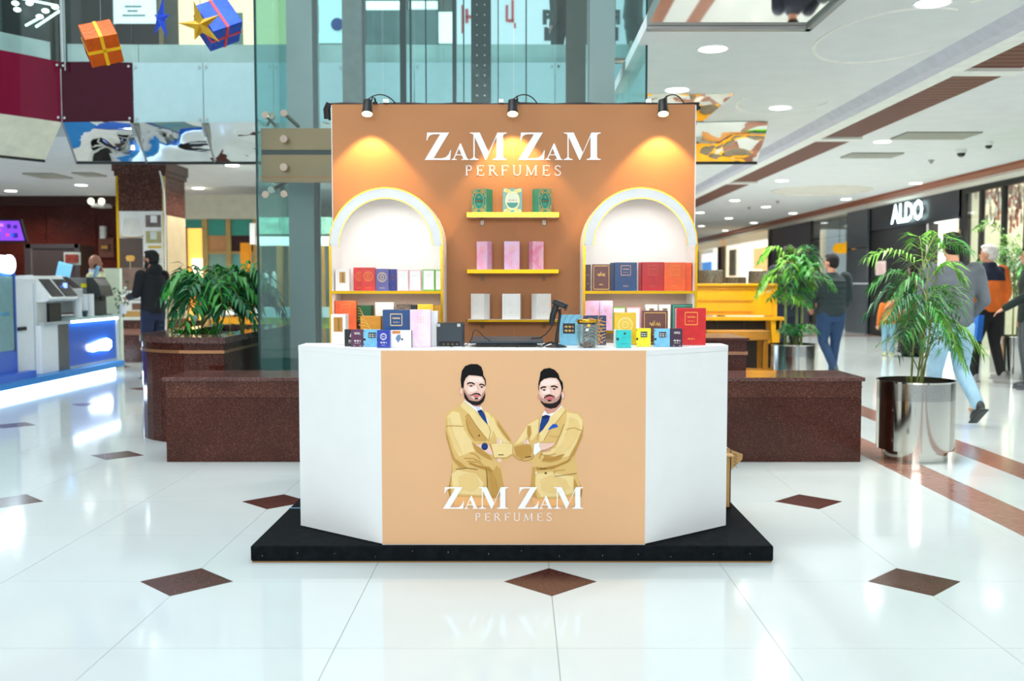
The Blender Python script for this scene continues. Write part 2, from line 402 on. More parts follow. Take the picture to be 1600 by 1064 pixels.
for (px, py, s, lab) in ((1502, 240, 1.0, 'white security camera with black dome hanging over the aisle'), (1545, 229, 0.8, 'flat black dome camera fixed on the ceiling')):
    p = G(px, py - 7, CZ); t = thing('dome_camera', lab, 'security camera', p)
    b = MB(); b.lathe([(0, 0), (0.075 * s, 0), (0.08 * s, -0.02), (0.07 * s, -0.06 * s)], p, WHITE, 20); b.build('housing', t, smooth=True)
    b = MB(); b.ell(p + Vector((0, 0, -0.06 * s)), (0.062 * s, 0.062 * s, 0.06 * s), pm((20, 22, 26), 0.1), 16, 10); b.build('dome', t, smooth=True)
for (px, py, lab) in ((1455, 254, 'small ceiling sprinkler head before the white dome camera'), (1215, 318, 'small ceiling sprinkler head nearer the round ceiling recess'), (1170, 328, 'small ceiling sprinkler head nearer the stall, among the far downlights')):
    p = G(px, py - 4, CZ); b = MB(); b.lathe([(0, -0.06), (0.02, -0.06), (0.025, -0.03), (0.05, -0.015), (0.05, 0)], p, STEEL, 14)
    b.build('sprinkler', label=lab, cat='sprinkler', group='sprinkler heads over the aisle', smooth=True)

# ================================================================ OUTER WALLS
BW = granite((70, 24, 18), (110, 52, 40), 0.25, 90)
b = MB(); b.box(-16, -5.2, 23.0, 23.3, 0, CZ, BW); wl = b.build('wall_back', kind='structure')
for k in range(9):
    b = MB(); x = -15.5 + k * 1.15; b.box(x + 0.01, x + 1.13, 22.97, 23.0, 0.3, 2.9, BW); b.build('panel', wl)
b = MB(); b.box(-16, -5.2, 22.9, 23.0, 3.08, 3.3, pm((56, 20, 14), 0.6)); b.build('baseboard_top', wl)
b = MB(); b.box(-16.2, -16, -3, 60, 0, CZ, BW); b.build('wall_left', kind='structure')
b = MB(); b.box(-5.2, 3.5, 26.0, 26.3, 0, CZ, pm((224, 220, 206), 0.7)); b.build('wall_rear', kind='structure')
b = MB(); b.box(-16, 12, 60, 60.2, 0, CZ, pm((236, 226, 205), 0.7)); b.build('wall_far', kind='structure')
b = MB(); b.box(9.0, 9.2, 50, 60, 0, CZ, pm((220, 205, 180), 0.7)); b.build('wall_right', kind='structure')
# ================================================================ PLINTH
CARP = pm((15, 21, 25), 0.95, var=0.4, scale=30, bump=0.6, bscale=300, spec=.15)
pl = thing('plinth', 'low square platform wrapped in black carpet under the perfume stall', 'platform', (0, 5.8, 0))
b = MB(); b.box(-1.262, 1.19, 4.583, 7.02, 0.006, 0.08, CARP); b.build('carpet_top', pl, bevel=0.008)
b = MB(); b.box(-1.255, 1.183, 4.59, 7.01, 0.0, 0.006, pm((150, 112, 60), 0.6)); b.build('board', pl, label='pale wooden board edge under the carpet')
b = MB()
for i in range(14):
    x = -1.2 + i * 0.175 + random.uniform(-.02, .02); z = random.uniform(.025, .06); b.box(x, x + 0.0018, 4.581, 4.584, z, z + random.uniform(.003, .008), pm((150, 154, 156), 0.4, 0.7))
b.build('staple', pl, kind='stuff')
b = MB(); b.box(-1.262, -1.03, 5.36, 5.372, 0.0795, 0.0815, pm((120, 170, 200), 0.4)); b.build('seam_tape', pl)

# ================================================================ LETTERING (serif capitals drawn as outlines)
def seri_caps():
    D = {}
    D['Z'] = ([(0, 0), (.925, 0), (.96, .36), (.935, .36), (.87, .2), (.76, .1), (.62, .065), (.33, .065), (.89, 1), (.09, 1), (.065, .71), (.09, .71), (.14, .84), (.22, .91), (.33, .935), (.56, .935)], [])
    D['M'] = ([(0, 1), (.36, 1), (.69, .28), (1.0, 1), (1.34, 1), (1.34, .965), (1.24, .94), (1.21, .88), (1.21, .12), (1.24, .06), (1.34, .035), (1.34, 0), (.83, 0), (.83, .035), (.93, .06), (.97, .12), (.97, .84), (.59, 0), (.56, 0), (.18, .83), (.18, .12), (.22, .06), (.32, .035), (.32, 0), (0, 0), (0, .035), (.09, .06), (.13, .12), (.13, .92), (.07, .96), (0, .97)], [])
    D['A'] = ([(0, 0), (.2, 0), (.2, .025), (.14, .04), (.12, .07), (.17, .17), (.38, .17), (.43, .05), (.41, .03), (.36, .025), (.36, 0), (.64, 0), (.64, .025), (.58, .05), (.35, .6), (.31, .6), (.09, .09), (.05, .04), (0, .025)], [[(.185, .205), (.36, .205), (.275, .42)]])
    return D
CAPS = seri_caps()
def thin(ch):
    # light serif letters as ribbons in a box of height 1
    s = 0.12; t = 0.06; R = []
    def st(x, y0=0, y1=1, w=s): R.append(([(x, y0), (x, y1)], w))
    def se(x, y, h=0.14): R.append(([(x - h, y), (x + h, y)], t * 0.8))
    if ch == 'P': st(.17); se(.17, .02); se(.12, .98, .1); R.append(([(.17, .97)] + [(.42, .97)] + arc(.42, .74, .22, 80, -80, 8) + [(.17, .5)], .08))
    if ch == 'E': st(.17); R.append(([(.05, .97), (.72, .97)], t)); R.append(([(.17, .52), (.55, .52)], t)); R.append(([(.05, .03), (.76, .03)], t)); R.append(([(.72, .99), (.72, .82)], .04)); R.append(([(.55, .63), (.55, .41)], .04)); R.append(([(.74, .02), (.79, .22)], .05))
    if ch == 'R': st(.17); se(.17, .02); se(.12, .98, .1); R.append(([(.17, .97), (.42, .97)] + arc(.42, .75, .21, 80, -80, 8) + [(.17, .53)], .08)); R.append(([(.42, .52), (.82, .03)], .11)); R.append(([(.74, .02), (.97, .02)], t * .8))
    if ch == 'F': st(.17); se(.17, .02); R.append(([(.05, .97), (.74, .97)], t)); R.append(([(.17, .52), (.55, .52)], t)); R.append(([(.74, .99), (.74, .8)], .04)); R.append(([(.55, .63), (.55, .41)], .04))
    if ch == 'U': R.append(([(.2, .98), (.2, .3)] + arc(.5, .3, .3, 180, 360, 10, .27) + [(.82, .98)], .085)); se(.2, .98); se(.82, .98)
    if ch == 'M': st(.17, 0, 1, .06); se(.15, .02); se(.13, .98, .1); R.append(([(.17, 1), (.6, .04)], .12)); R.append(([(.6, .04), (1.0, 1)], .05)); st(1.04); se(1.04, .02); se(1.08, .98, .1)
    if ch == 'S': R.append(([(.66, .78)] + arc(.38, .75, .25, 20, 200, 8, .22) + [(.28, .6), (.48, .45)] + arc(.38, .25, .27, 50, -160, 9, .22), .085)); R.append(([(.64, .97), (.64, .72)], .04)); R.append(([(.1, .3), (.1, .03)], .04))
    return R
def logo(mb, mat, fn, x0, x1, yt, yb, xs, sub):
    # xs: letter lefts in 0..1475 units of the measured logotype; fn(px, py) -> point on the board
    k = (x1 - x0) / 1475.0; h = (yb - yt)
    for ch, x, sc_ in xs:
        o, holes = CAPS[ch]
        T = lambda u, v, x=x: fn(x0 + x * k + u * h * 230 / 230.0 * (k * 230 / h), yb - v * h)
        mb.flat(o, mat, T, holes)
    for ch, a in sub['l']:
        hh = sub['b'] - sub['t']
        for pts, w_ in thin(ch):
            mb.stroke([(a + p[0] * hh * 0.98, sub['b'] - p[1] * hh) for p in pts], w_ * hh, mat, fn)
LX = [('Z', 0, 1), ('A', 223, 1), ('M', 377, 1), ('Z', 783, 1), ('A', 1005, 1), ('M', 1162, 1)]

# ================================================================ COUNTER
cw = pm((240, 243, 243), 0.4, var=0.015); cnt = thing('display_counter', 'white faceted stall counter with a printed tan front panel', 'counter', (-0.03, 5.0, 0.08))
FY = 4.605
outer = [(-.6462, 4.603), (.5888, 4.603), (1.0435, 4.96), (1.0435, 5.14), (-1.1085, 5.14), (-1.1085, 4.96)]
ZT = EYE - 0.0 + 0; zt = G(812, 548, 0).z
def zat(py, Y): return W(812, py, Y).z
TOPZ = zat(547.5, 4.603)
b = MB(); b.prism(outer, TOPZ - 0.025, TOPZ, cw); b.build('countertop', cnt, bevel=0.002)
def slab(p, q, th, z0, z1, mat, name, parent, **kw):
    p = Vector(p); q = Vector(q); d = (q - p).normalized(); n = Vector((-d.y, d.x)) * th
    b = MB(); b.prism([(p.x, p.y), (q.x, q.y), (q.x + n.x, q.y + n.y), (p.x + n.x, p.y + n.y)], z0, z1, mat); return b.build(name, parent, **kw)
slab((-.6462, 4.603), (.5888, 4.603), 0.018, 0.08, TOPZ - .025, cw, 'front_board', cnt)
slab((.5888, 4.603), (1.0435, 4.96), 0.018, 0.085, TOPZ - .025, cw, 'side_board', cnt)
slab((-1.1085, 4.96), (-.6462, 4.603), 0.018, 0.085, TOPZ - .025, cw, 'side_board', cnt)
slab((1.0435, 4.96), (1.0435, 5.5), 0.018, 0.085, TOPZ - .025, cw, 'return_board', cnt)
slab((-1.1085, 5.5), (-1.1085, 4.96), 0.018, 0.085, TOPZ - .025, cw, 'return_board', cnt)
TAN = pm((224, 176, 130), 0.55, var=0.03, scale=2, bump=0.03, bscale=400)
b = MB(); p0 = W(598.5, 548, 4.6); p1 = W(1007, 851, 4.6)
b.box(-.645, .5878, 4.6, 4.603, 0.084, TOPZ - 0.001, TAN); poster = b.build('printed_panel', cnt, label='matt tan printed front panel')
def onpanel(lift): return lambda px, py: W(px, py, 4.6 - lift)
b = MB(); logo(b, pm((248, 248, 246), 0.5, var=0.01), onpanel(0.0065), 692, 912, 761, 795, LX,
     dict(t=801.5, b=814, l=[('P', 742), ('E', 757), ('R', 771.5), ('F', 788), ('U', 801.5), ('M', 818), ('E', 838.5), ('S', 853.5)]))
b.build('lettering', poster, label='white serif lettering printed across the panel')
# --- the two printed men: flat print, colours only
PC = dict(j=(222, 186, 116), jl=(238, 212, 150), jd=(176, 132, 62), jm=(200, 158, 88), sk=(238, 200, 184), sl=(246, 222, 212), sd=(206, 150, 132), h=(12, 12, 15),
          bd=(34, 26, 26), w=(244, 246, 252), wd=(206, 214, 236), n=(26, 62, 128), nd=(16, 40, 90), lip=(206, 104, 112), eye=(34, 24, 22), st=(190, 146, 132), jx=(232, 200, 134), jz=(190, 146, 74), dk=(92, 66, 34), tr=(236, 178, 116), pb=(34, 90, 190))
PM = {k: pm(v, 0.6, var=0.03, scale=20, spec=.15) for k, v in PC.items()}
def man(name, layers, label):
    b = MB()
    for i, (kind, key, pts, *wd) in enumerate(layers):
        fn = onpanel(0.0004 + 0.00008 * i)
        T = lambda u, v, fn=fn: fn(680 + u / 6.65, 560 + v / 6.65)
        if kind == 'p': b.flat(pts, PM[key], T)
        else: b.stroke(pts, wd[0], PM[key], T)
    b.build(name, poster, label=label)
def E(cx, cy, rx, ry, n=14): return arc(cx, cy, rx, 0, 360 * (n - 1) / n, n - 1, ry)
ML = [
 ('p', 'jd', [(175, 1100), (168, 1200), (132, 1370), (150, 1440), (200, 1440), (260, 1120)]),
 ('p', 'j', [(290, 440), (262, 490), (165, 530), (118, 580), (100, 640), (104, 740), (128, 850), (160, 960), (178, 1060), (176, 1180), (160, 1300), (165, 1440), (350, 1440), (500, 1452), (650, 1450), (716, 1340), (690, 1170), (672, 1090), (760, 1045), (798, 1000), (808, 890), (770, 810), (690, 700), (640, 620), (590, 575), (510, 545), (480, 520), (430, 540)]),
 ('p', 'jm', [(540, 1130), (600, 1170), (640, 1110), (680, 1150), (716, 1340), (700, 1400), (650, 1450), (540, 1450), (530, 1250)]),
 ('p', 'jl', [(170, 1200), (230, 1160), (420, 1200), (500, 1290), (480, 1420), (300, 1410), (190, 1400)]),
 ('p', 'jl', [(125, 600), (180, 550), (250, 560), (270, 640), (300, 740), (380, 860), (420, 960), (350, 980), (250, 1020), (190, 920), (140, 760)]),
 ('p', 'jl', [(600, 600), (640, 700), (700, 800), (780, 880), (790, 960), (700, 990), (660, 880), (620, 780), (560, 690)]),
 ('p', 'jm', [(330, 690), (350, 780), (410, 860), (530, 860), (540, 800), (480, 740), (400, 640), (340, 570), (310, 600)]),
 ('p', 'jl', [(262, 495), (290, 448), (350, 480), (440, 580), (545, 700), (565, 760), (550, 850), (500, 790), (420, 690), (345, 575)]),
 ('s', 'jd', [(345, 575), (420, 690), (500, 790), (548, 850)], 7),
 ('p', 'jl', [(510, 548), (560, 570), (600, 640), (610, 700), (590, 800), (560, 860), (560, 740), (545, 650)]),
 ('s', 'jd', [(560, 700), (575, 760), (556, 860)], 6),
 ('p', 'w', [(292, 440), (310, 438), (420, 500), (460, 505), (480, 500), (500, 560), (545, 640), (552, 690), (440, 560), (350, 480)]),
 ('p', 'wd', [(400, 490), (440, 545), (470, 530), (460, 505)]),
 ('p', 'sd', [(330, 440), (400, 500), (470, 500), (470, 460), (380, 440)]),
 ('p', 'n', [(436, 545), (480, 530), (505, 560), (530, 620), (548, 690), (500, 640), (462, 590)]),
 ('p', 'nd', [(436, 545), (480, 530), (492, 552), (455, 572)]),
 ('p', 'sd', E(268, 340, 20, 44)), ('p', 'sk', E(270, 342, 13, 32)),
 ('p', 'h', [(272, 300), (264, 220), (276, 130), (310, 80), (370, 58), (440, 60), (480, 88), (498, 140), (500, 175), (525, 220), (528, 272), (516, 300), (450, 330), (320, 330)]),
 ('p', 'sk', [(296, 330), (300, 250), (318, 205), (350, 175), (430, 180), (488, 190), (512, 230), (522, 290), (521, 380), (505, 430), (450, 480), (400, 478), (335, 435), (305, 400)]),
 ('p', 'sl', [(330, 230), (360, 190), (470, 195), (500, 240), (430, 250), (340, 240)]),
 ('p', 'sl', [(400, 290), (430, 285), (450, 340), (400, 350), (350, 340), (340, 300)]),
 ('p', 'st', [(292, 300), (306, 320), (340, 372), (372, 372), (372, 400), (400, 425), (460, 425), (478, 400), (484, 372), (505, 345), (520, 320), (518, 400), (500, 445), (440, 480), (380, 470), (310, 420)]),
 ('p', 'bd', [(294, 330), (308, 360), (335, 400), (352, 430), (380, 440), (410, 445), (450, 445), (480, 425), (505, 385), (518, 350), (521, 390), (505, 445), (470, 480), (430, 490), (385, 482), (335, 448), (303, 410)]),
 ('p', 'bd', [(370, 380), (400, 362), (430, 356), (460, 364), (478, 385), (472, 395), (440, 372), (400, 374), (376, 392)]),
 ('p', 'bd', [(405, 408), (450, 408), (440, 425), (415, 424)]),
 ('p', 'lip', [(385, 380), (425, 372), (468, 384), (455, 400), (425, 405), (398, 398)]),
 ('s', 'sd', [(386, 386), (425, 384), (466, 388)], 3),
 ('s', 'h', [(332, 268), (355, 253), (385, 255), (410, 270)], 15), ('s', 'h', [(456, 276), (480, 268), (505, 276), (514, 288)], 14), ('s', 'sd', [(345, 284), (370, 274), (400, 284)], 5), ('s', 'sd', [(462, 293), (484, 284), (506, 296)], 5),
 ('p', 'wd', [(350, 288), (368, 281), (394, 288), (372, 293)]), ('p', 'wd', [(466, 298), (482, 291), (502, 300), (484, 304)]),
 ('p', 'eye', E(373, 287, 14, 8, 10)), ('p', 'eye', E(484, 298, 14, 8, 10)), ('p', 'jx', [(125, 640), (150, 600), (165, 700), (190, 800), (240, 900), (280, 990), (230, 960), (170, 860), (130, 760)]), ('p', 'jz', [(104, 740), (125, 800), (165, 940), (200, 1040), (260, 1080), (330, 1140), (250, 1130), (180, 1050), (150, 940), (118, 830)]), ('p', 'jz', [(380, 870), (420, 900), (470, 940), (560, 1010), (600, 1060), (560, 1050), (470, 1000), (410, 950)]), ('p', 'jx', [(240, 1240), (330, 1200), (420, 1220), (460, 1320), (380, 1380), (270, 1350)]), ('p', 'jz', [(560, 1180), (600, 1200), (640, 1300), (650, 1420), (600, 1440), (575, 1300)]), ('p', 'jz', [(640, 640), (700, 730), (770, 830), (790, 870), (760, 850), (690, 760), (650, 700)]),
 ('s', 'sd', [(436, 285), (446, 325), (440, 345), (405, 348)], 5),
 ('p', 'jd', [(360, 1080), (440, 1110), (560, 1130), (600, 1170), (590, 1180), (430, 1130), (350, 1095)]),
 ('p', 'sk', [(420, 900), (490, 885), (560, 900), (590, 960), (600, 1010), (540, 985), (470, 930)]),
 ('p', 'nd', E(514, 916, 34, 38)), ('p', 'n', E(514, 912, 24, 26)), ('p', 'sk', E(668, 1058, 26, 24, 10)),
 ('p', 'jl', [(575, 890), (690, 880), (800, 890), (800, 990), (740, 1030), (615, 1035), (595, 960)]),
 ('s', 'jd', [(575, 888), (595, 960), (612, 1034), (740, 1032), (798, 995)], 6),
 ('p', 'sk', [(638, 830), (655, 828), (662, 888), (640, 888)]), ('p', 'sl', [(668, 842), (686, 850), (690, 888), (668, 888)]),
 ('s', 'dk', [(655, 1002), (712, 1002)], 9), ('s', 'dk', [(215, 1152), (330, 1140), (440, 1155)], 6),
 ('s', 'jd', [(110, 706), (180, 700), (290, 706)], 6), ('s', 'jd', [(320, 640), (340, 740), (400, 830)], 7),
 ('s', 'jd', [(360, 980), (420, 1000), (470, 1050)], 7), ('s', 'jd', [(300, 1040), (390, 1040), (480, 1080)], 7), ('s', 'jd', [(330, 1070), (420, 1075), (500, 1105)], 6),
 ('s', 'dk', [(530, 1150), (540, 1250), (545, 1440)], 6), ('p', 'dk', E(456, 802, 9, 9, 8)), ('s', 'jm', [(200, 1442), (350, 1440), (640, 1455)], 6),
 ('p', 'tr', [(168, 1432), (350, 1440), (650, 1452), (640, 1530), (200, 1530)]),
]
man('printed_man', ML, 'printed man in a tan suit with a dark watch')
MR = [
 ('p', 'jd', [(1450, 1010), (1440, 1080), (1470, 1200), (1530, 1370), (1520, 1440), (1400, 1440)]),
 ('p', 'j', [(1315, 490), (1345, 530), (1480, 570), (1530, 610), (1544, 680), (1525, 820), (1470, 950), (1450, 1020), (1462, 1100), (1480, 1210), (1515, 1350), (1500, 1410), (1420, 1430), (1260, 1458), (1080, 1460), (1000, 1420), (990, 1320), (1010, 1180), (1020, 1090), (930, 1065), (860, 1050), (805, 1000), (808, 890), (860, 840), (930, 740), (960, 680), (1090, 610), (1120, 560)]),
 ('p', 'jm', [(1010, 1120), (1040, 1140), (1036, 1300), (1060, 1455), (1000, 1430), (988, 1330)]),
 ('p', 'jl', [(1050, 1200), (1200, 1180), (1440, 1230), (1490, 1380), (1300, 1430), (1100, 1440), (1040, 1320)]),
 ('p', 'jl', [(1370, 560), (1480, 580), (1530, 640), (1530, 760), (1470, 900), (1400, 1010), (1250, 1050), (1110, 1040), (1120, 970), (1250, 930), (1310, 780), (1360, 660)]),
 ('p', 'jl', [(960, 690), (1085, 620), (1080, 760), (1000, 860), (960, 800), (930, 860), (870, 880), (820, 900), (880, 820)]),
 ('p', 'jl', [(1200, 590), (1320, 495), (1355, 540), (1280, 640), (1180, 760), (1130, 850), (1085, 870), (1090, 760)]),
 ('s', 'jd', [(1355, 540), (1280, 640), (1180, 760), (1128, 850)], 7),
 ('s', 'jd', [(1080, 620), (1075, 760), (1060, 850)], 6),
 ('p', 'w', [(1120, 570), (1140, 540), (1230, 530), (1315, 487), (1322, 495), (1200, 600), (1100, 760), (1078, 780), (1090, 660)]),
 ('p', 'sd', [(1135, 540), (1140, 500), (1300, 470), (1310, 490), (1240, 560), (1170, 580)]),
 ('p', 'n', [(1110, 600), (1150, 585), (1196, 596), (1180, 650), (1120, 740), (1078, 778), (1088, 690)]),
 ('p', 'nd', [(1110, 600), (1150, 586), (1196, 596), (1170, 622), (1120, 625)]),
 ('p', 'pb', [(1168, 745), (1190, 715), (1225, 680), (1262, 684), (1278, 712), (1220, 728)]),
 ('p', 'sd', E(1328, 385, 20, 46)), ('p', 'sk', E(1326, 385, 13, 34)), ('p', 'sd', E(1074, 402, 12, 30)),
 ('p', 'h', [(1072, 320), (1072, 260), (1085, 200), (1095, 140), (1130, 108), (1190, 98), (1240, 118), (1280, 160), (1296, 212), (1325, 250), (1330, 310), (1318, 350), (1200, 350), (1080, 345)]),
 ('p', 'sk', [(1080, 350), (1082, 290), (1095, 245), (1130, 215), (1190, 200), (1260, 205), (1290, 240), (1310, 300), (1312, 380), (1300, 450), (1240, 510), (1170, 515), (1115, 470), (1088, 410)]),
 ('p', 'sl', [(1100, 250), (1140, 222), (1240, 212), (1280, 260), (1200, 275), (1110, 290)]),
 ('p', 'sl', [(1160, 310), (1190, 305), (1215, 360), (1170, 372), (1110, 370), (1105, 330)]),
 ('p', 'st', [(1082, 370), (1100, 400), (1128, 420), (1134, 385), (1180, 368), (1240, 385), (1250, 420), (1290, 380), (1312, 320), (1314, 420), (1290, 470), (1240, 510), (1160, 515), (1110, 470)]),
 ('p', 'bd', [(1084, 400), (1100, 440), (1130, 462), (1170, 468), (1215, 468), (1262, 450), (1290, 420), (1308, 360), (1316, 400), (1305, 460), (1260, 510), (1200, 524), (1140, 505), (1100, 460)]),
 ('p', 'bd', [(1128, 410), (1155, 385), (1185, 376), (1215, 382), (1242, 402), (1240, 412), (1210, 394), (1165, 396), (1136, 418)]),
 ('p', 'bd', [(1165, 430), (1210, 430), (1202, 446), (1172, 446)]),
 ('p', 'lip', [(1138, 410), (1185, 392), (1236, 402), (1222, 424), (1185, 430), (1155, 426)]),
 ('s', 'sd', [(1140, 411), (1185, 408), (1234, 405)], 3),
 ('s', 'h', [(1094, 314), (1118, 297), (1152, 298)], 16), ('s', 'h', [(1202, 294), (1235, 287), (1274, 302)], 16), ('s', 'sd', [(1104, 328), (1130, 316), (1158, 324)], 5), ('s', 'sd', [(1208, 316), (1236, 306), (1264, 316)], 5),
 ('p', 'wd', [(1110, 332), (1130, 324), (1155, 329), (1134, 336)]), ('p', 'wd', [(1213, 320), (1236, 313), (1259, 320), (1238, 326)]),
 ('p', 'eye', E(1132, 329, 14, 8, 10)), ('p', 'eye', E(1236, 319, 14, 8, 10)), ('p', 'jz', [(1544, 690), (1525, 820), (1470, 950), (1440, 1010), (1380, 1060), (1410, 990), (1470, 880), (1515, 770)]), ('p', 'jx', [(1400, 620), (1470, 640), (1500, 700), (1480, 800), (1400, 930), (1300, 990), (1200, 1010), (1330, 880), (1380, 740)]), ('p', 'jz', [(1130, 1010), (1240, 1020), (1350, 990), (1300, 1050), (1200, 1080), (1110, 1070)]), ('p', 'jx', [(1100, 1260), (1200, 1220), (1350, 1260), (1400, 1350), (1250, 1400), (1120, 1380)]), ('p', 'jz', [(1440, 1240), (1490, 1350), (1480, 1400), (1440, 1380)]), ('p', 'jz', [(960, 700), (990, 700), (1000, 780), (975, 840), (955, 780)]), ('p', 'jz', [(820, 920), (900, 900), (990, 900), (1010, 960), (980, 1030), (900, 1050), (840, 1010)]),
 ('s', 'sd', [(1190, 305), (1205, 350), (1196, 374), (1160, 376)], 5),
 ('p', 'w', [(1028, 890), (1080, 872), (1100, 950), (1040, 1000), (1020, 1010)]),
 ('p', 'sk', [(1080, 880), (1160, 880), (1262, 878), (1230, 910), (1180, 950), (1100, 955), (1080, 920)]),
 ('p', 'sd', [(1100, 950), (1180, 945), (1215, 912), (1195, 960), (1130, 975)]),
 ('s', 'jd', [(806, 1000), (860, 1050), (935, 1068), (1015, 1040), (1022, 990)], 7),
 ('s', 'jd', [(1262, 875), (1215, 920), (1110, 965), (1080, 1040)], 7),
 ('p', 'jd', [(1040, 1130), (1120, 1140), (1260, 1110), (1420, 1040), (1380, 1080), (1220, 1150), (1060, 1165)]),
 ('s', 'dk', [(935, 1026), (1000, 1020)], 9), ('s', 'dk', [(1088, 1144), (1156, 1144)], 9), ('p', 'dk', E(1148, 1192, 13, 11, 8)), ('p', 'w', E(1048, 1186, 9, 9, 8)),
 ('s', 'dk', [(1235, 1170), (1245, 1226), (1470, 1196)], 5), ('s', 'jd', [(1235, 1170), (1350, 1160)], 5),
 ('s', 'jd', [(1360, 740), (1440, 720), (1520, 750)], 6), ('s', 'jd', [(1100, 1000), (1180, 1010), (1250, 990)], 7), ('s', 'jd', [(1130, 1050), (1230, 1050), (1320, 1000)], 7), ('s', 'jd', [(1340, 680), (1300, 790), (1262, 870)], 7),
 ('s', 'jm', [(1170, 800), (1250, 815), (1290, 810)], 5), ('p', 'sk', [(915, 850), (935, 838), (950, 888), (925, 890)]), ('p', 'sl', [(945, 842), (962, 850), (978, 888), (955, 888)]),
 ('p', 'tr', [(1000, 1440), (1080, 1461), (1260, 1458), (1480, 1420), (1440, 1530), (1020, 1530)]),
]
man('printed_man', MR, 'printed man in a tan suit with a blue pocket square')

# ================================================================ SIGN WALL
BYW = 6.68
sw = thing('sign_wall', 'tall tan backdrop wall of the perfume stall with white lettering', 'display wall', (-0.04, BYW, 0.08))
TANW = pm((182, 124, 78), 0.6, var=0.05, scale=3, bump=0.05, bscale=500)
xl = W(521, 400, BYW).x; xr = W(1084, 400, BYW).x; ztop = W(812, 163, BYW).z
b = MB()
b.box(xl, -.04, BYW, BYW + .004, 0.08, ztop, TANW); b.box(-.0395, xr, BYW, BYW + .004, 0.08, ztop, TANW); b.build('printed_face', sw)
b = MB(); b.box(xl - .006, xr + .008, BYW + .004, BYW + .05, 0.08, ztop - .004, WHITE); wallcore = b.build('core_board', sw, label='white board edge')
b = MB(); logo(b, pm((246, 246, 246), 0.45, var=0.01), lambda px, py: W(px, py, BYW - .003), 663.5, 939.5, 207, 250, LX,
   dict(t=258.3, b=274.3, l=[('P', 726.5), ('E', 744), ('R', 763), ('F', 782.5), ('U', 800), ('M', 821), ('E', 847), ('S', 865.5)])); b.build('lettering', sw, label='large white serif lettering')
# cables and clips along the top
b = MB(); pts = [Vector((xl - .02, BYW + .03, ztop - .1))]
for i in range(24):
    pts.append(Vector((xl - .02 + (xr - xl + .05) * i / 23, BYW + .02, ztop + .006 + .004 * math.sin(i * 1.7))))
b.tube(pts, .009, BLACK, 6)
b.tube([(xl - .02, BYW + .02, ztop + .01), (xl - .04, BYW + .02, ztop - .03), (xl - .035, BYW + .02, ztop - .09)], .022, BLACK, 8)
b.tube([(xr, BYW + .02, ztop + .01), (xr + .03, BYW + .02, ztop - .03)], .016, BLACK, 8)
b.build('cable', label='black power cable running along the top of the tan backdrop', cat='cable', smooth=True)
for px in (603, 783, 1013):
    p = W(px, 160, BYW + .02); b = MB(); b.box(p.x - .016, p.x + .016, p.y - .03, p.y + .02, p.z - .006, p.z + .018, WHITE); b.build('cable_clip', sw)
# spot lamps
LB = pm((30, 30, 32), 0.35, 0.3)
def spot(px, lab):
    hx = W(px, 172, 6.5).x; base = Vector((hx, 6.53, ztop + 0.01)); t = thing('spot_lamp', lab, 'lamp', base, 'clamped spot lamps on the tan backdrop')
    M = Euler((math.radians(-22), 0, 0)).to_matrix()
    hc = Vector((hx, 6.535, W(px, 166, 6.5).z))
    b = MB(); b.lathe([(.012, .05), (.03, .045), (.031, -.01), (.036, -.045), (.036, -.05)], hc, LB, 20, M); b.build('head', t, smooth=True)
    b = MB(); b.lathe([(0, -.052), (.033, -.052), (.033, -.049)], hc, pm((255, 240, 170), .3, emit=8), 20, M); b.build('lens', t)
    b = MB(); b.tube([hc + Vector((0.02, .0, .03)), (hx + .03, 6.58, ztop + .035), (hx + .03, 6.66, ztop + .035), (hx + .03, 6.71, ztop + .0)], .006, LB, 6); b.build('arm', t, smooth=True)
    b = MB(); b.box(hx + .012, hx + .048, 6.665, 6.74, ztop - .0, ztop + .014, LB); b.build('clamp', t)
    b = MB(); b.tube(bez(hc + Vector((.0, .0, .05)), (hx + .09, 6.6, ztop + .09), (hx + .16, 6.69, ztop + .012)), .004, BLACK, 6); b.build('cord', t, smooth=True)
    l = bpy.data.lights.new('spot_beam', 'SPOT'); l.energy = 20; l.color = (1, .60, .2); l.spot_size = math.radians(88); l.spot_blend = .35; l.shadow_soft_size = .02
    o = bpy.data.objects.new('spot_beam', l); C.objects.link(o); o.location = hc + Vector((0, -.015, -.07)); o.rotation_euler = (math.radians(14), 0, 0)
spot(573, 'black spot lamp above the arch that holds the plain white tester boxes'); spot(801, 'black spot lamp centred above the big white lettering'); spot(1037, 'black spot lamp above the arch that holds the crimson boxes')

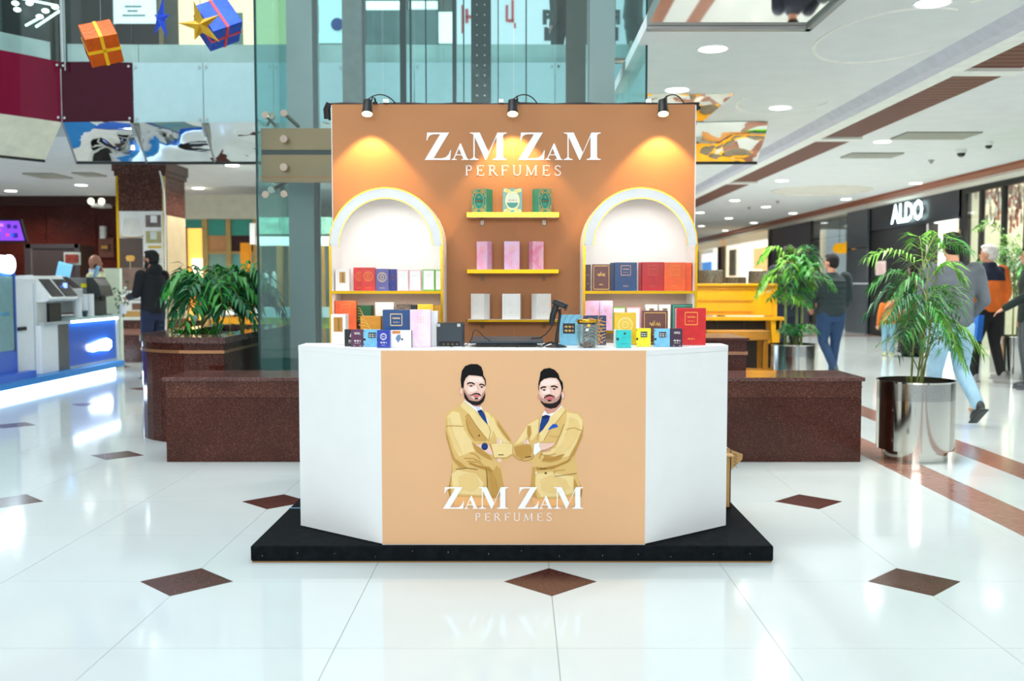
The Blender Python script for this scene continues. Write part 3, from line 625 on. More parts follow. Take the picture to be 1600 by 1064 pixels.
# ---------------------------------------------------------------- arched display cabinets
AF = 6.34; LIT = pm((250, 247, 242), 0.45, var=0.01)
def arch_unit(x0, x1, lab):
    X0 = W(x0, 400, AF).x; X1 = W(x1, 400, AF).x; cx = (X0 + X1) / 2; R = (X1 - X0) / 2; zs = W(812, 384, AF).z; Rz = W(812, 293, AF).z - zs
    t = thing('arch_cabinet', lab, 'cabinet', (cx, 6.5, .08)); fr = .068
    fnp = lambda u, v, y: (u, y, v)
    o = [(X0, .08), (X0, zs)] + [(p[0], p[1]) for p in arc(cx, zs, R, 180, 0, 36, Rz)][1:-1] + [(X1, zs), (X1, .08)]
    ti = .015
    i_ = [(X1 - ti, .08), (X1 - ti, zs)] + [(p[0], p[1]) for p in arc(cx, zs, R - ti, 0, 180, 36, Rz - ti)][1:-1] + [(X0 + ti, zs), (X0 + ti, .08)]
    b = MB(); b.prism(o + i_, AF + .004, BYW - .001, LIT, fnp); b.build('carcass', t, smooth=True)
    b = MB(); b.prism([(X0, zs)] + arc(cx, zs, R, 180, 0, 40, Rz)[1:-1] + [(X1, zs), (X1 - fr, zs)] + arc(cx, zs, R - fr, 0, 180, 40, Rz - fr)[1:-1] + [(X0 + fr, zs)], AF - .003, AF + .004, pm((232, 236, 238), .3), fnp); ring = b.build('arch_fascia', t)
    b = MB()
    def rim(r, rz, w_, pts=None):
        P = arc(cx, zs, r, 180, 0, 40, rz); Q = arc(cx, zs, r - w_, 0, 180, 40, rz - w_); b.prism(P + Q, AF - .006, AF - .003, GOLD, fnp)
    rim(R, Rz, .006); rim(R - fr + .004, Rz - fr + .004, .005)
    b.build('gold_edging', ring, label='thin gold edging')
    zb = W(812, 457, AF).z
    for xa in (X0, X1 - ti): 
        b = MB(); b.box(xa, xa + ti, AF - .004, AF + .006, .9, zs - .001, GOLD); b.build('gold_strip', t, label='gold mirror strip')
        b = MB(); b.box(xa + (.001 if xa == X0 else .002), xa + ti - .002, AF + .006, AF + .03, .9, zs, GOLD); b.build('gold_return', t)
    b = MB(); b.prism([(X0 + ti, zb), (X0 + ti, zs)] + arc(cx, zs, R - ti, 180, 0, 30, Rz - ti)[1:-1] + [(X1 - ti, zs), (X1 - ti, zb)], BYW - .012, BYW - .002, LIT, fnp); b.build('back_panel', t)
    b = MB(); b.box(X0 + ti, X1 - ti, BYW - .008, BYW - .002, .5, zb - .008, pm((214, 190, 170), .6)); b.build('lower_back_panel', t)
    for zz, nm in ((zb, 'shelf'), (W(812, 519, AF).z, 'shelf')):
        b = MB(); b.box(X0 + ti, X1 - ti, AF + .006, BYW - .002, zz - .006, zz + .008, LIT); s = b.build(nm, t)
        b = MB(); b.box(X0 + ti, X1 - ti, AF, AF + .006, zz - .008, zz + .010, GOLD); b.build('gold_lip', s)
    for xx in (X0 + .01, X1 - .01):
        b = MB(); b.lathe([(0, -.003), (.004, -.003), (.004, 0)], (xx, AF - .004, zs + .008), STEEL, 10, Euler((-PI / 2, 0, 0)).to_matrix()); b.build('screw', t)
    l = bpy.data.lights.new('cabinet_led', 'AREA'); l.shape = 'RECTANGLE'; l.size = R * 1.2; l.size_y = .03; l.energy = .7; l.color = (1, .97, .94)
    lo = bpy.data.objects.new('cabinet_led', l); C.objects.link(lo); lo.location = (cx, AF + .05, zs + Rz - .19); lo.rotation_euler = (math.radians(25), 0, 0)
    l = bpy.data.lights.new('shelf_led', 'AREA'); l.shape = 'RECTANGLE'; l.size = R * 1.6; l.size_y = .02; l.energy = .5; l.color = (1, .93, .86)
    lo = bpy.data.objects.new('shelf_led', l); C.objects.link(lo); lo.location = (cx, AF + .03, zb - .012); lo.rotation_euler = (math.radians(20), 0, 0)
    return zb + .010, W(812, 519, AF).z + .010
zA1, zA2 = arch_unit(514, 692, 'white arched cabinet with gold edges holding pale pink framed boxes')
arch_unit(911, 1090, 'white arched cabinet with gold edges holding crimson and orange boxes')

# ---------------------------------------------------------------- three gold-edged wall shelves
SHZ = []
for (yt, yb, nm) in ((332, 339, 'teal'), (421, 427, 'pink marbled'), (498, 503, 'plain white')):
    Y0 = 6.50; z0 = W(812, yb, Y0).z; z1 = W(812, yt if yt < 440 else yt + 1.5, Y0).z
    X0 = W(728.5, 400, Y0).x; X1 = W(874, 400, Y0).x
    t = thing('wall_shelf', 'gold edged wall shelf carrying three %s boxes' % nm, 'shelf', ((X0 + X1) / 2, BYW, z0), 'short gold edged shelves on the tan backdrop')
    b = MB(); b.box(X0 + .003, X1 - .003, Y0 + .004, BYW - .001, z0 + .004, z1 - .001, LIT); b.build('board', t)
    b = MB(); b.box(X0, X1, Y0, Y0 + .004, z0, z1, GOLD); b.box(X0, X0 + .004, Y0, BYW - .002, z0, z1, GOLD); b.box(X1 - .004, X1, Y0, BYW - .002, z0, z1, GOLD); b.build('gold_edging', t)
    for px in (752, 851):
        x = W(px, 400, Y0).x; b = MB(); b.prism([(0, 0), (-.09, 0), (-.02, -.03), (0, -.05)], x - .012, x + .012, glass((.86, .9, .9)), lambda u, v, q, z0=z0: (q, BYW - .001 + u, z0 + v)); b.build('bracket', t, label='clear plastic bracket')
    SHZ.append(z1)
# ================================================================ PERFUME CARTONS
GP = pm((232, 186, 96), .3, .5, var=.05); DKP = pm((24, 26, 32), .4); WHP = pm((246, 246, 246), .4, var=.01)
def carton(label, x0, x1, yt, zb, Y, rgb, dep=.05, yaw=0.0, design='plain', dc=None, group=None, name='perfume_box', mat=None, gloss=.25, dc2=None):
    a = W(x0, 450, Y); c = W(x1, 450, Y); h = W(812, yt, Y).z - zb; ww = c.x - a.x; cs = math.cos(math.radians(yaw)); sn = abs(math.sin(math.radians(yaw)))
    w_ = (ww - dep * sn) / cs if yaw else ww
    t = thing(name, label, 'box', ((a.x + c.x) / 2, Y + (dep * cs + w_ * sn) / 2, zb), group, local=True, rz=math.radians(yaw))
    light = min(rgb) > 190; body = mat or pm(rgb, gloss, var=.015 if light else .10, scale=30, bump=0 if light else .03, bscale=60, coat=.2)
    b = MB(); b.box(-w_ / 2, w_ / 2, -dep / 2, dep / 2, 0, h, body); b.build('carton', t, bevel=.0012)
    y = -dep / 2
    def ly(k): return lambda u, v: (u * w_, y - .0004 - .00025 * k, v * h)
    d = dc or GP; asp = h / w_; m = MB()
    def line(pts, wd, k=0, mt=None): m.stroke(pts, wd, mt or d, ly(k))
    def rect(x0, x1, y0, y1, k=0, mt=None): m.flat([(x0, y0), (x1, y0), (x1, y1), (x0, y1)], mt or d, ly(k))
    def scrib(cx, cy, wd, ht, k=1, mt=None, n=9):
        m_ = mt or d; x = cx - wd / 2; st = wd / n
        for i in range(n):
            if i % 4 != 3: rect(x + st * .12, x + st * (.85), cy - ht / 2 * (0.55 + .45 * ((i * 7) % 3) / 2), cy + ht / 2 * (0.55 + .45 * ((i * 5) % 3) / 2), k, m_)
            x += st
    def script(cx, cy, wd, ht, k=1, mt=None):
        pts = [(cx - wd / 2 + wd * i / 22, cy + ht / 2 * math.sin(i * 1.35) * (.5 + .5 * abs(math.cos(i * .6)))) for i in range(23)]; m.stroke(pts, .022, mt or d, ly(k))
    def ell_(cx, cy, r, wd, k=1, mt=None): line(arc(cx, cy, r, 0, 360, 22, r / asp), wd, k, mt)
    if design == 'frame':
        s = .21; cy = .72
        for p in (((-s, -1), (s, -1)), ((-s, 1), (s, 1))): line([(q[0], cy + q[1] * s / asp) for q in p], .028)
        for sx in (-s, s): line([(sx, cy - s / asp), (sx, cy + s / asp)], .028)
        script(0, cy + .04, .28, .05); scrib(0, cy - .07, .24, .03); scrib(0, .17, .24, .05)
    if design == 'circle':
        ell_(0, .62, .33, .055); ell_(0, .62, .25, .02); ell_(0, .62, .14, .05, 1); scrib(0, .62, .2, .06, 2); scrib(0, .13, .36, .07)
    if design == 'label':
        rect(-.2, .22, .36, .86)
        for i in range(9): rect(-.02, .09, .40 + i * .048, .425 + i * .048, 1, pm((60, 44, 24), .5))
    if design == 'labels':
        rect(-.32, .3, .42, .9)
        for i in range(9): rect(-.04, .1, .46 + i * .046, .485 + i * .046, 1, pm((120, 84, 36), .5))
    if design == 'border':
        rect(-.41, .41, .06, .95, 0, WHP); scrib(0, .72, .4, .02, 1, dc2 or pm((220, 190, 190), .5)); scrib(0, .3, .3, .02, 1, dc2 or pm((220, 190, 190), .5))
    if design == 'plate':
        for r_, cx_, cy_ in ((.9, .5, .1), (.7, .55, .15), (.5, .6, .2)): line(arc(cx_, cy_ + .3, r_, 100, 190, 12, r_ / asp * 1.3), .012, 0)
        rect(-.34, .22, .38, .72, 1, DKP); scrib(-.06, .61, .42, .06, 2, GP); scrib(-.06, .48, .42, .07, 2, GP)
    if design == 'arab':
        for i in range(7): line([(-.5 + .02, .1 + .12 * i), (-.2 + .1 * math.sin(i), .25 + .11 * i), (.2, .05 + .13 * i), (.48, .18 + .1 * i)], .025, i % 3)
        for i in range(5): line(arc(.5, .9 - .2 * i, .35, 120, 250, 8, .35 / asp), .022, 3)
    if design == 'leaf':
        for i in range(5): line(bez((-.45, .9 - .12 * i), (-.1 + .1 * i, .95 - .1 * i), (.15 + .07 * i, .05)), .02, i % 2)
        rect(-.46, .15, .02, .3, 3, DKP); scrib(-.16, .2, .46, .09, 4, GP)
    if design == 'ornate':
        for a_, b_ in (((-.46, .03), (.46, .03)), ((.46, .03), (.46, .97)), ((.46, .97), (-.46, .97)), ((-.46, .97), (-.46, .03))): line([a_, b_], .02)
        line(arc(0, .5, .32, 0, 360, 24, .34), .03, 1)
        for sx in (-1, 1):
            for sy in (-1, 1):
                for q in range(3): line(arc(sx * (.34 - .09 * q), .5 + sy * (.40 - .02 * q), .075, 0, 360, 8, .055), .03, 1)
                line(arc(sx * .4, .5 + sy * .24, .05, 0, 360, 8, .06), .03, 1)
        scrib(0, .66, .2, .06, 2); rect(-.26, .26, .46, .55, 2, pm((10, 74, 62), .4)); scrib(0, .505, .44, .035, 3); scrib(0, .36, .3, .025, 2)
    if design == 'ornatelight':
        m.flat(arc(0, .5, .34, 0, 345, 23, .36), pm((222, 232, 210), .4), ly(0)); line(arc(0, .5, .34, 0, 360, 24, .36), .03, 1)
        for sx in (-1, 1):
            for sy in (-1, 1):
                for q in range(3): line(arc(sx * (.36 - .09 * q), .5 + sy * (.42 - .02 * q), .07, 0, 360, 8, .05), .035, 1)
        m.flat(arc(0, .44, .3, 185, 355, 12, .24), pm((60, 150, 140), .4), ly(2)); scrib(0, .52, .44, .05, 3, pm((214, 150, 120), .4))
    if design == 'script':
        for a_, b_ in (((-.42, .06), (.42, .06)), ((.42, .06), (.42, .94)), ((.42, .94), (-.42, .94)), ((-.42, .94), (-.42, .06))): line([a_, b_], .018)
        script(0, .6, .42, .13); line([(-.12, .56), (-.02, .72), (.02, .58)], .02, 1); scrib(0, .3 if asp < 1.4 else .24, .22, .05)
    if design == 'faint':
        line([(-.36, .12), (-.36, .9)], .008); line([(.36, .12), (.36, .9)], .008); scrib(0, .6, .3, .02); scrib(0, .28, .2, .03)
    if design == 'marbled':
        for k_ in range(3): scrib(0, .80 - .065 * k_, .34, .05, k_)
        scrib(0, .34, .5, .012, 1); scrib(.05, .3, .34, .012, 1)
    if design == 'seal':
        ell_(0, .64, .24, .03); ell_(0, .64, .17, .02); scrib(0, .64, .22, .05, 2); scrib(0, .3, .5, .09, 1); scrib(0, .15, .3, .03, 1)
        rect(-.5, -.40, .42, .56, 1, DKP)
    if design == 'blackplate':
        rect(-.2, .26, .52, .82, 1, DKP); scrib(.03, .72, .4, .06, 2, WHP); scrib(.03, .61, .4, .07, 2, WHP); line([(.03, .48), (.03, .42)], .02, 1, DKP)
        rect(-.5, -.36, .36, .48, 1, DKP); scrib(-.2, .1, .1, .03, 1, DKP); scrib(.3, .1, .1, .03, 1, DKP)
        for q in (.12, .88): rect(-.5, -.44, q, q + .05, 1, DKP)
    if design == 'plum':
        script(.05, .76, .5, .18, 1, WHP); scrib(.05, .34, .56, .10, 1, WHP); scrib(.05, .21, .5, .035, 1, WHP); scrib(-.2, .06, .12, .04, 1, WHP); scrib(.3, .06, .16, .04, 1, WHP)
    if design == 'sprig':
        for q in range(5): m.flat(arc(.06 + .05 * math.cos(q * 1.25), .8 + .04 * math.sin(q * 1.25), .035, 0, 315, 7, .03), DKP, ly(1))
        scrib(.05, .22, .5, .04, 1, pm((30, 90, 100), .4)); scrib(.05, .62, .3, .02, 1, pm((20, 110, 120), .4)); rect(-.5, -.34, .42, .56, 1, DKP); scrib(-.2, .06, .1, .03, 1, DKP); scrib(.25, .06, .1, .03, 1, DKP)
    if design == 'pic':
        rect(-.42, -.05, .8, .97, 1, pm((214, 130, 60), .4)); m.flat([(-.28, .5), (-.2, .72), (-.05, .76), (-.03, .5), (-.12, .34), (-.2, .38)], pm((100, 130, 170), .4), ly(1)); m.flat([(-.2, .38), (-.12, .34), (-.16, .28)], pm((60, 80, 120), .4), ly(2))
        rect(-.02, .08, .42, .54, 1, pm((60, 100, 110), .4)); scrib(.28, .72, .3, .03, 1, pm((226, 222, 218), .4)); scrib(.26, .36, .3, .03, 1, pm((222, 218, 214), .4)); rect(.46, .5, .0, 1, 1, DKP)
    if design == 'dark':
        m.flat([(.1, .55), (.3, .9), (.48, .9), (.48, .55)], WHP, ly(1)); scrib(.2, .32, .5, .12, 1, WHP); scrib(.1, .2, .3, .03, 1, WHP)
    if m.v: m.build('printed_design', t)
    return t
Z1, Z2 = zA1, zA2
wh = (246, 244, 242)
# left arch, upper shelf
carton('slim white box with a vertical gold label on the upper shelf of the pale arch', 524, 546, 420, Z1, 6.42, wh, design='label', dc=pm((196, 150, 84), .4, .2))
carton('red box half tucked behind another red box beside the slim white box', 552.3, 572, 418, Z1, 6.47, (222, 44, 36), design='circle', dc=pm((240, 110, 50), .4))
carton('red box with a full orange ring emblem in front of its red twin', 565, 586.3, 418, Z1, 6.41, (222, 48, 40), design='circle', dc=pm((246, 124, 56), .4))
carton('faded purple blue box with a gold ring emblem next to the red boxes', 586.6, 607.5, 420, Z1, 6.42, (96, 96, 160), design='circle', dc=pm((200, 176, 160), .4))
carton('deep royal blue box squeezed between purple blue and pale pink framed boxes', 607.8, 620, 420.5, Z1, 6.44, (28, 40, 140), design='circle', dc=pm((90, 70, 130), .4))
carton('pink framed white box standing against the royal blue box', 620.7, 638.5, 421.5, Z1, 6.42, (246, 206, 206), design='border')
carton('pink framed white box standing against the green framed box', 639.2, 658, 421.5, Z1, 6.42, (246, 200, 202), design='border')
carton('green framed white box, whole, beside the two pink framed boxes', 660, 679.5, 421, Z1, 6.42, (120, 190, 60), design='border')
carton('green framed white box at the end, cut off by the gold strip', 680, 690, 421.5, Z1, 6.43, (120, 190, 60), design='border')
# left arch, lower shelf
carton('tall orange box on the lower shelf behind the slim white counter box', 523, 556, 470, Z2, 6.42, (232, 92, 32), .06, design='frame', dc=pm((236, 120, 60), .4))
carton('dark green box with gold leaf lines beside the tall orange box', 556.5, 582, 477, Z2, 6.43, (34, 84, 52), .06, yaw=-12, design='leaf', dc=GP)
carton('plain grey white box on the lower shelf behind the amber counter box', 586, 615, 472.5, Z2, 6.43, (214, 214, 206), .05, yaw=0)
carton('dark brown patterned box behind the navy counter box', 619.5, 642.5, 475, Z2, 6.43, (84, 70, 60), design='arab', dc=pm((130, 116, 100), .5))
carton('black box edge between the dark brown and the yellow box', 643, 652, 476, Z2, 6.44, (18, 18, 20))
carton('golden yellow box behind the pale marbled counter box', 652.3, 677, 475.4, Z2, 6.42, (240, 190, 44), design='faint', dc=pm((220, 160, 40), .4))
carton('darker gold box wedged against the arch side beside the golden yellow box', 677.3, 690, 477, Z2, 6.43, (196, 142, 26))
# right arch, upper shelf
carton('narrow maroon box cut off by the gold strip of the crimson arch', 914, 923, 413.4, Z1, 6.42, (84, 34, 36), design='faint')
carton('maroon box with gold script on the upper shelf beside the navy box', 925.4, 953.4, 413, Z1, 6.42, (112, 58, 56), design='script')
carton('navy box spine pressed between maroon and wide navy box', 953.8, 960, 410.5, Z1, 6.44, (24, 58, 104))
carton('wide navy box with a small gold square on the upper shelf', 960.2, 995.3, 410, Z1, 6.41, (26, 70, 122), design='frame', dc=pm((214, 160, 140), .4))
carton('thin crimson box spine beside the wide navy box', 997.7, 1002.4, 410, Z1, 6.43, (176, 18, 28))
carton('wide crimson box with a faint gold square on the upper shelf', 1003, 1037, 409.6, Z1, 6.41, (196, 14, 24), design='frame', dc=pm((214, 90, 60), .4))
carton('bright orange box with a faint square next to the crimson box', 1037.4, 1071, 410, Z1, 6.41, (244, 96, 22), design='frame', dc=pm((250, 136, 50), .4))
carton('orange box spine at the far end of the upper shelf', 1071.4, 1080.5, 410.5, Z1, 6.43, (246, 90, 14))
# right arch, lower shelf
PK = marble((226, 190, 226), (236, 178, 204), (216, 206, 240), 9)
carton('lilac marbled box nearest the gold strip on the lower shelf', 914, 937, 470, Z2, 6.43, wh, mat=PK, design='marbled', dc=pm((226, 170, 160), .4))
carton('lilac marbled box touching the green framed box', 937.4, 957.5, 470, Z2, 6.42, wh, mat=marble((214, 186, 226), (226, 176, 214), (240, 210, 190), 8), design='marbled', dc=pm((226, 170, 160), .4))
carton('green framed white box on the lower shelf behind the yellow counter box', 957.8, 978, 480, Z2, 6.42, (120, 180, 62), design='border')
carton('pink framed white box on the lower shelf behind the yellow counter box', 978.6, 1001.5, 480, Z2, 6.42, (226, 146, 160), design='border')
carton('white box with a dark gold label above the brown box, nearer the pink framed one', 1009, 1027.5, 476, Z2, 6.42, (232, 234, 230), design='label', dc=pm((120, 108, 70), .4))
carton('white box with a dark gold label above the brown box, nearer the dark teal one', 1030.3, 1048, 476, Z2, 6.42, (232, 234, 230), design='label', dc=pm((120, 108, 70), .4))
carton('dark teal box on the lower shelf behind the glossy red box', 1050, 1085, 475.4, Z2, 6.42, (14, 96, 84), design='script', dc=pm((120, 190, 160), .4))
# centre wall shelves
TE = (24, 138, 120)
carton('teal box with gold ornament, side turned to the middle, on the top wall shelf', 737, 769.5, 294.5, SHZ[0], 6.53, TE, .09, yaw=-26, design='ornate')
carton('teal box with a pale oval scene, middle of the top wall shelf', 785.5, 816, 294.3, SHZ[0], 6.54, TE, .05, design='ornatelight')
carton('teal box with dark side showing, on the top wall shelf near the crimson arch', 832, 862, 294.3, SHZ[0], 6.53, TE, .09, yaw=26, design='ornate')
MP = marble((236, 160, 196), (232, 184, 216), (216, 196, 232), 11)
carton('pink marbled box at the end of the middle wall shelf toward the pale arch', 744.5, 768.5, 377, SHZ[1], 6.54, wh, .065, yaw=-28, mat=MP, design='marbled', dc=pm((240, 170, 160), .4))
carton('pink marbled box in the middle of the middle wall shelf', 787.7, 812.5, 377, SHZ[1], 6.55, wh, .06, yaw=-3, mat=MP, design='marbled', dc=pm((240, 190, 140), .4))
carton('pink marbled box with deeper pink side toward the crimson arch', 826.5, 849.5, 377, SHZ[1], 6.54, wh, .065, yaw=24, mat=marble((236, 130, 160), (234, 176, 206), (240, 200, 180), 9), design='marbled', dc=pm((226, 180, 190), .4))
LG = pm((206, 206, 200), .5)
for a, c, yw, lab in ((735, 765, -32, 'plain white box on the bottom wall shelf, nearest the black printer'), (784.5, 814.5, -6, 'plain white box on the bottom wall shelf, between two like it'), (830.5, 861.5, 30, 'plain white box on the bottom wall shelf behind the barcode scanner')):
    carton(lab, a, c, 459, SHZ[2], 6.53, (240, 242, 240), .07, yaw=yw, design='faint', dc=LG)
# on the counter, back row
T = TOPZ + .0006
carton('slim white counter box with a gold name strip at the corner of the counter', 516, 541.5, 491, T, 5.03, (248, 248, 248), .05, yaw=-8, design='labels', dc=pm((196, 142, 66), .35, .3))
carton('amber counter box with gold lines and a dark plate', 562, 596, 494, T, 5.0, (226, 150, 40), .06, yaw=-5, design='leaf', dc=pm((250, 200, 90), .35))
carton('large navy counter box with a gold square frame', 597.5, 640, 484, T, 4.98, (24, 76, 134), .06, design='frame', dc=pm((240, 206, 150), .35))
carton('pale pink marbled counter box beside the large navy one', 640.3, 672.3, 484, T, 4.84, wh, .06, mat=marble((240, 204, 234), (240, 222, 240), (246, 226, 206), 7), design='marbled', dc=pm((246, 196, 190), .35))
carton('plain white counter box between the pale marbled box and the black printer', 672.6, 683.5, 486, T, 4.92, (236, 242, 242), .05)
carton('sky blue counter box with a black name plate behind the scanner stand', 874.5, 909, 492, T, 4.98, (122, 192, 222), .05, yaw=-3, design='plate', dc=pm((60, 90, 100), .4))
carton('navy counter box wrapped in tangled gold lines behind the glass jar', 912, 947.5, 493, T, 5.0, (40, 56, 96), .05, design='arab', dc=pm((240, 170, 80), .35))
carton('golden yellow counter box with a pale round emblem', 960.5, 994.3, 488.5, T, 5.02, (246, 200, 50), .05, design='circle', dc=pm((250, 224, 130), .35))
carton('brown counter box with gold script and a thin gold frame', 1004, 1044, 485.5, T, 5.02, (112, 66, 62), .05, design='script')
carton('glossy red counter box with an embossed gold square', 1057.7, 1103.5, 481.5, T, 4.99, (214, 34, 38), .06, design='frame', dc=pm((250, 150, 60), .35), gloss=.15)
# on the counter, small front row
carton('small black tester box half hidden by the plum one', 537.5, 551, 514.6, T, 4.90, (18, 20, 24), .025, design='dark')
carton('small plum tester box with white script near the black one', 547.3, 566, 514.6, T, 4.86, (94, 48, 82), .025, yaw=-3, design='plum')
carton('small sky blue tester box with a black plate beside the plum and royal blue ones', 566.6, 594, 514.8, T, 4.85, (122, 196, 234), .025, yaw=-5, design='blackplate')
carton('small royal blue tester box with a white round seal', 588.3, 609, 516, T, 4.78, (32, 56, 168), .025, yaw=-2, design='seal', dc=WHP)
carton('small wide white tester box with an orange and blue picture', 609.8, 643.7, 516, T, 4.80, (248, 248, 248), .025, design='pic')
carton('thin white tester card behind the small turquoise box', 959.5, 970, 515, T, 4.86, (232, 236, 238), .02)
carton('small turquoise tester box with a black flower sign', 963.6, 987, 515.6, T, 4.78, (32, 196, 196), .025, design='sprig')
carton('small lemon yellow tester box with a black plate', 994.8, 1018, 513, T, 4.86, (244, 238, 30), .025, yaw=-4, design='blackplate')
carton('small sky blue tester box with a black plate standing before the brown box', 1023, 1047.5, 513.6, T, 4.86, (122, 196, 234), .025, design='blackplate')
carton('small plum tester box standing before the glossy red box', 1047.8, 1067, 513.3, T, 4.86, (62, 34, 62), .025, yaw=2, design='plum')

# ================================================================ COUNTER EQUIPMENT
DB = pm((38, 52, 62), .5, var=.08); DB2 = pm((16, 22, 27), .45)
# receipt printer
x0 = W(682, 500, 4.9).x; x1 = W(723.5, 500, 4.9).x; zt_ = W(812, 506, 4.9).z
t = thing('receipt_printer', 'dark grey cube shaped receipt printer, its back turned outwards', 'printer', ((x0 + x1) / 2, 4.97, T))
b = MB(); b.box(x0, x1, 4.9, 5.04, T, zt_, DB); b.build('housing', t, bevel=.004)
b = MB(); b.box(x0 + .003, x1 - .003, 4.905, 5.035, zt_, zt_ + .004, DB2); b.build('lid', t)
b = MB(); b.box(x0 + .012, x1 - .018, 4.8985, 4.9, T + .002, T + .024, pm((6, 7, 8), .6)); b.build('port_recess', t)
for dx in (.002, .096 + .006): 
    b = MB(); b.box(x0 + dx, x0 + dx + .016, 4.8975, 4.9, zt_ - .014, zt_ + .001, pm((190, 196, 196), .4)); b.build('label_tab', t)
for i in range(4):
    b = MB(); b.box(x0 + .03 + i * .022, x0 + .04 + i * .022, 4.8965, 4.8985, T + .006, T + .014, pm((90, 90, 80), .4, .4)); b.build('socket', t)
# laptop lying nearly shut
xa = W(735, 500, 4.95).x; xb = W(848.5, 500, 4.95).x
t = thing('laptop', 'black laptop folded nearly shut beside the printer', 'laptop', ((xa + xb) / 2, 5.0, T))
b = MB(); b.box(xa + .03, xb - .03, 4.85, 5.06, T + .003, T + .014, DB2); b.build('base', t, bevel=.003)
b = MB(); M = Euler((math.radians(3), 0, 0)).to_matrix(); b.obox(((xa + xb) / 2, 4.96, T + .028), (xb - xa) / 2, .115, .006, M, DB); b.build('lid', t, bevel=.003)
b = MB(); b.tube([(xa + .05, 5.07, T + .018), (xb - .05, 5.07, T + .018)], .008, DB2, 8); b.build('hinge', t)
for xx in (xa + .05, xb - .05):
    b = MB(); b.lathe([(.008, -.003), (.008, .0)], (xx, 4.87, T + .003), DB2, 10); b.build('foot', t)
# cables
b = MB()
def cb(pxs, Y, r, mat=BLACK): b.tube([W(p[0], p[1], Y + (p[2] if len(p) > 2 else 0)) for p in pxs], r, mat, 6)
cb([(703, 541), (712, 543.5), (722, 543), (730, 538), (737, 530), (739, 520), (743, 515), (748, 518), (757, 527), (768, 534), (780, 540), (790, 544)], 4.85, .0022)
b.build('power_cable', label='thin looped black cable rising between printer and laptop', cat='cable', smooth=True)
b = MB(); cb([(790, 545), (805, 544), (812, 540), (830, 539.5), (842, 541), (850, 544)], 4.83, .0035); cb([(848, 540), (856, 536), (862, 535), (866, 538)], 4.85, .006)
b.build('coiled_cable', label='short black cable bunched in front of the scanner foot', cat='cable', smooth=True)
# barcode scanner on stand
sx = W(869, 500, 4.84).x
t = thing('scanner_stand', 'black barcode scanner stand with a round foot and bent neck', 'stand', (sx, 4.84, T))
b = MB(); b.lathe([(.0, 0), (.052, 0), (.052, .004), (.03, .010), (.012, .016), (.009, .022)], (sx, 4.84, T), DB2, 28); b.build('foot', t, smooth=True)
b = MB(); b.tube([W(869, 541, 4.84), W(870, 525, 4.84), W(873, 505, 4.84), W(875, 492, 4.84), W(874, 483, 4.84)], [.010, .008, .007, .007, .009], DB2, 10); b.build('neck', t, smooth=True)
t2 = thing('barcode_scanner', 'black handheld barcode scanner hanging head up in its stand', 'scanner', W(866, 512, 4.82))
b = MB(); b.tube([W(863.5, 508, 4.82), W(862, 503, 4.82), W(864, 492, 4.82), W(868, 480, 4.82), W(871, 474, 4.82)], [.010, .013, .015, .015, .014], DB2, 12); b.build('grip', t2, smooth=True)
b = MB(); M = Euler((0, math.radians(22), 0)).to_matrix(); hc = W(874, 475, 4.82)
b.obox(hc, .036, .026, .013, M, DB2); b.build('head', t2, bevel=.009)
b = MB(); b.obox(hc + M @ Vector((.038, 0, -.002)), .004, .03, .017, M, DB); b.build('window_bezel', t2, bevel=.003)
b = MB(); b.obox(hc + M @ Vector((-.0, 0, .013)), .014, .012, .003, M, pm((120, 130, 136), .3)); b.build('cap', t2)
b = MB(); b.tube([W(863.5, 508, 4.82), W(859, 515, 4.84), W(852, 523, 4.9), W(844, 528, 4.93), W(832, 528.5, 4.95), W(829, 530, 4.96)], .003, BLACK, 6); b.build('cord', t2, smooth=True)
# glass jar with gold lid
jc = Vector((W(917.5, 500, 4.82).x, 4.82, T))
t = thing('glass_jar', 'ribbed glass jar with a gold lid and brown potpourri', 'jar', jc)
b = MB(); r = .049; prof = [(r - .004, .0), (r, .006), (r, .115), (r - .003, .120), (r - .005, .118), (r - .006, .010)]
b.lathe(prof, jc, glass((.93, .97, .97), 1.6), 36); b.build('glass_body', t, smooth=True)
b = MB()
for i in range(16):
    a = 2 * PI * i / 16; p = jc + Vector((math.cos(a) * (r + .0008), math.sin(a) * (r + .0008), .01)); b.tube([p, p + Vector((0, 0, .10))], .0028, glass((.86, .93, .94), 2.0), 6)
b.build('glass_ribs', t, smooth=True)
b = MB(); b.lathe([(0, .122), (r + .002, .122), (r + .004, .126), (r + .003, .135), (0, .137)], jc, pm((226, 170, 50), .18, .95), 32); b.build('lid', t, smooth=True)
b = MB(); b.lathe([(r - .004, .114), (r - .002, .114), (r - .002, .122), (r - .004, .122)], jc, BLACK, 32); b.build('lid_seal', t)
b = MB()
for i in range(150):
    a = random.uniform(0, 2 * PI); q = (r - .013) * math.sqrt(random.random()); hh = .006 + .018 * (1 - (q / r) ** 2) * random.random()
    M = Euler((random.random() * 3, random.random() * 3, random.random() * 3)).to_matrix()
    b.obox(jc + Vector((q * math.cos(a), q * math.sin(a), hh)), .0045, .003, .0015, M, pm(random.choice([(110, 74, 48), (84, 60, 42), (150, 110, 76), (176, 96, 70)]), .8))
b.build('potpourri', t, kind='stuff', label='brown dried potpourri pieces')
b = MB(); M = Euler((PI / 2, 0, 0)).to_matrix(); b.lathe([(0, .0), (.008, .001), (.008, .002)], jc + Vector((.004, -r - .003, .108)), pm((246, 180, 60), .3), 14, M); b.build('round_sticker', t)
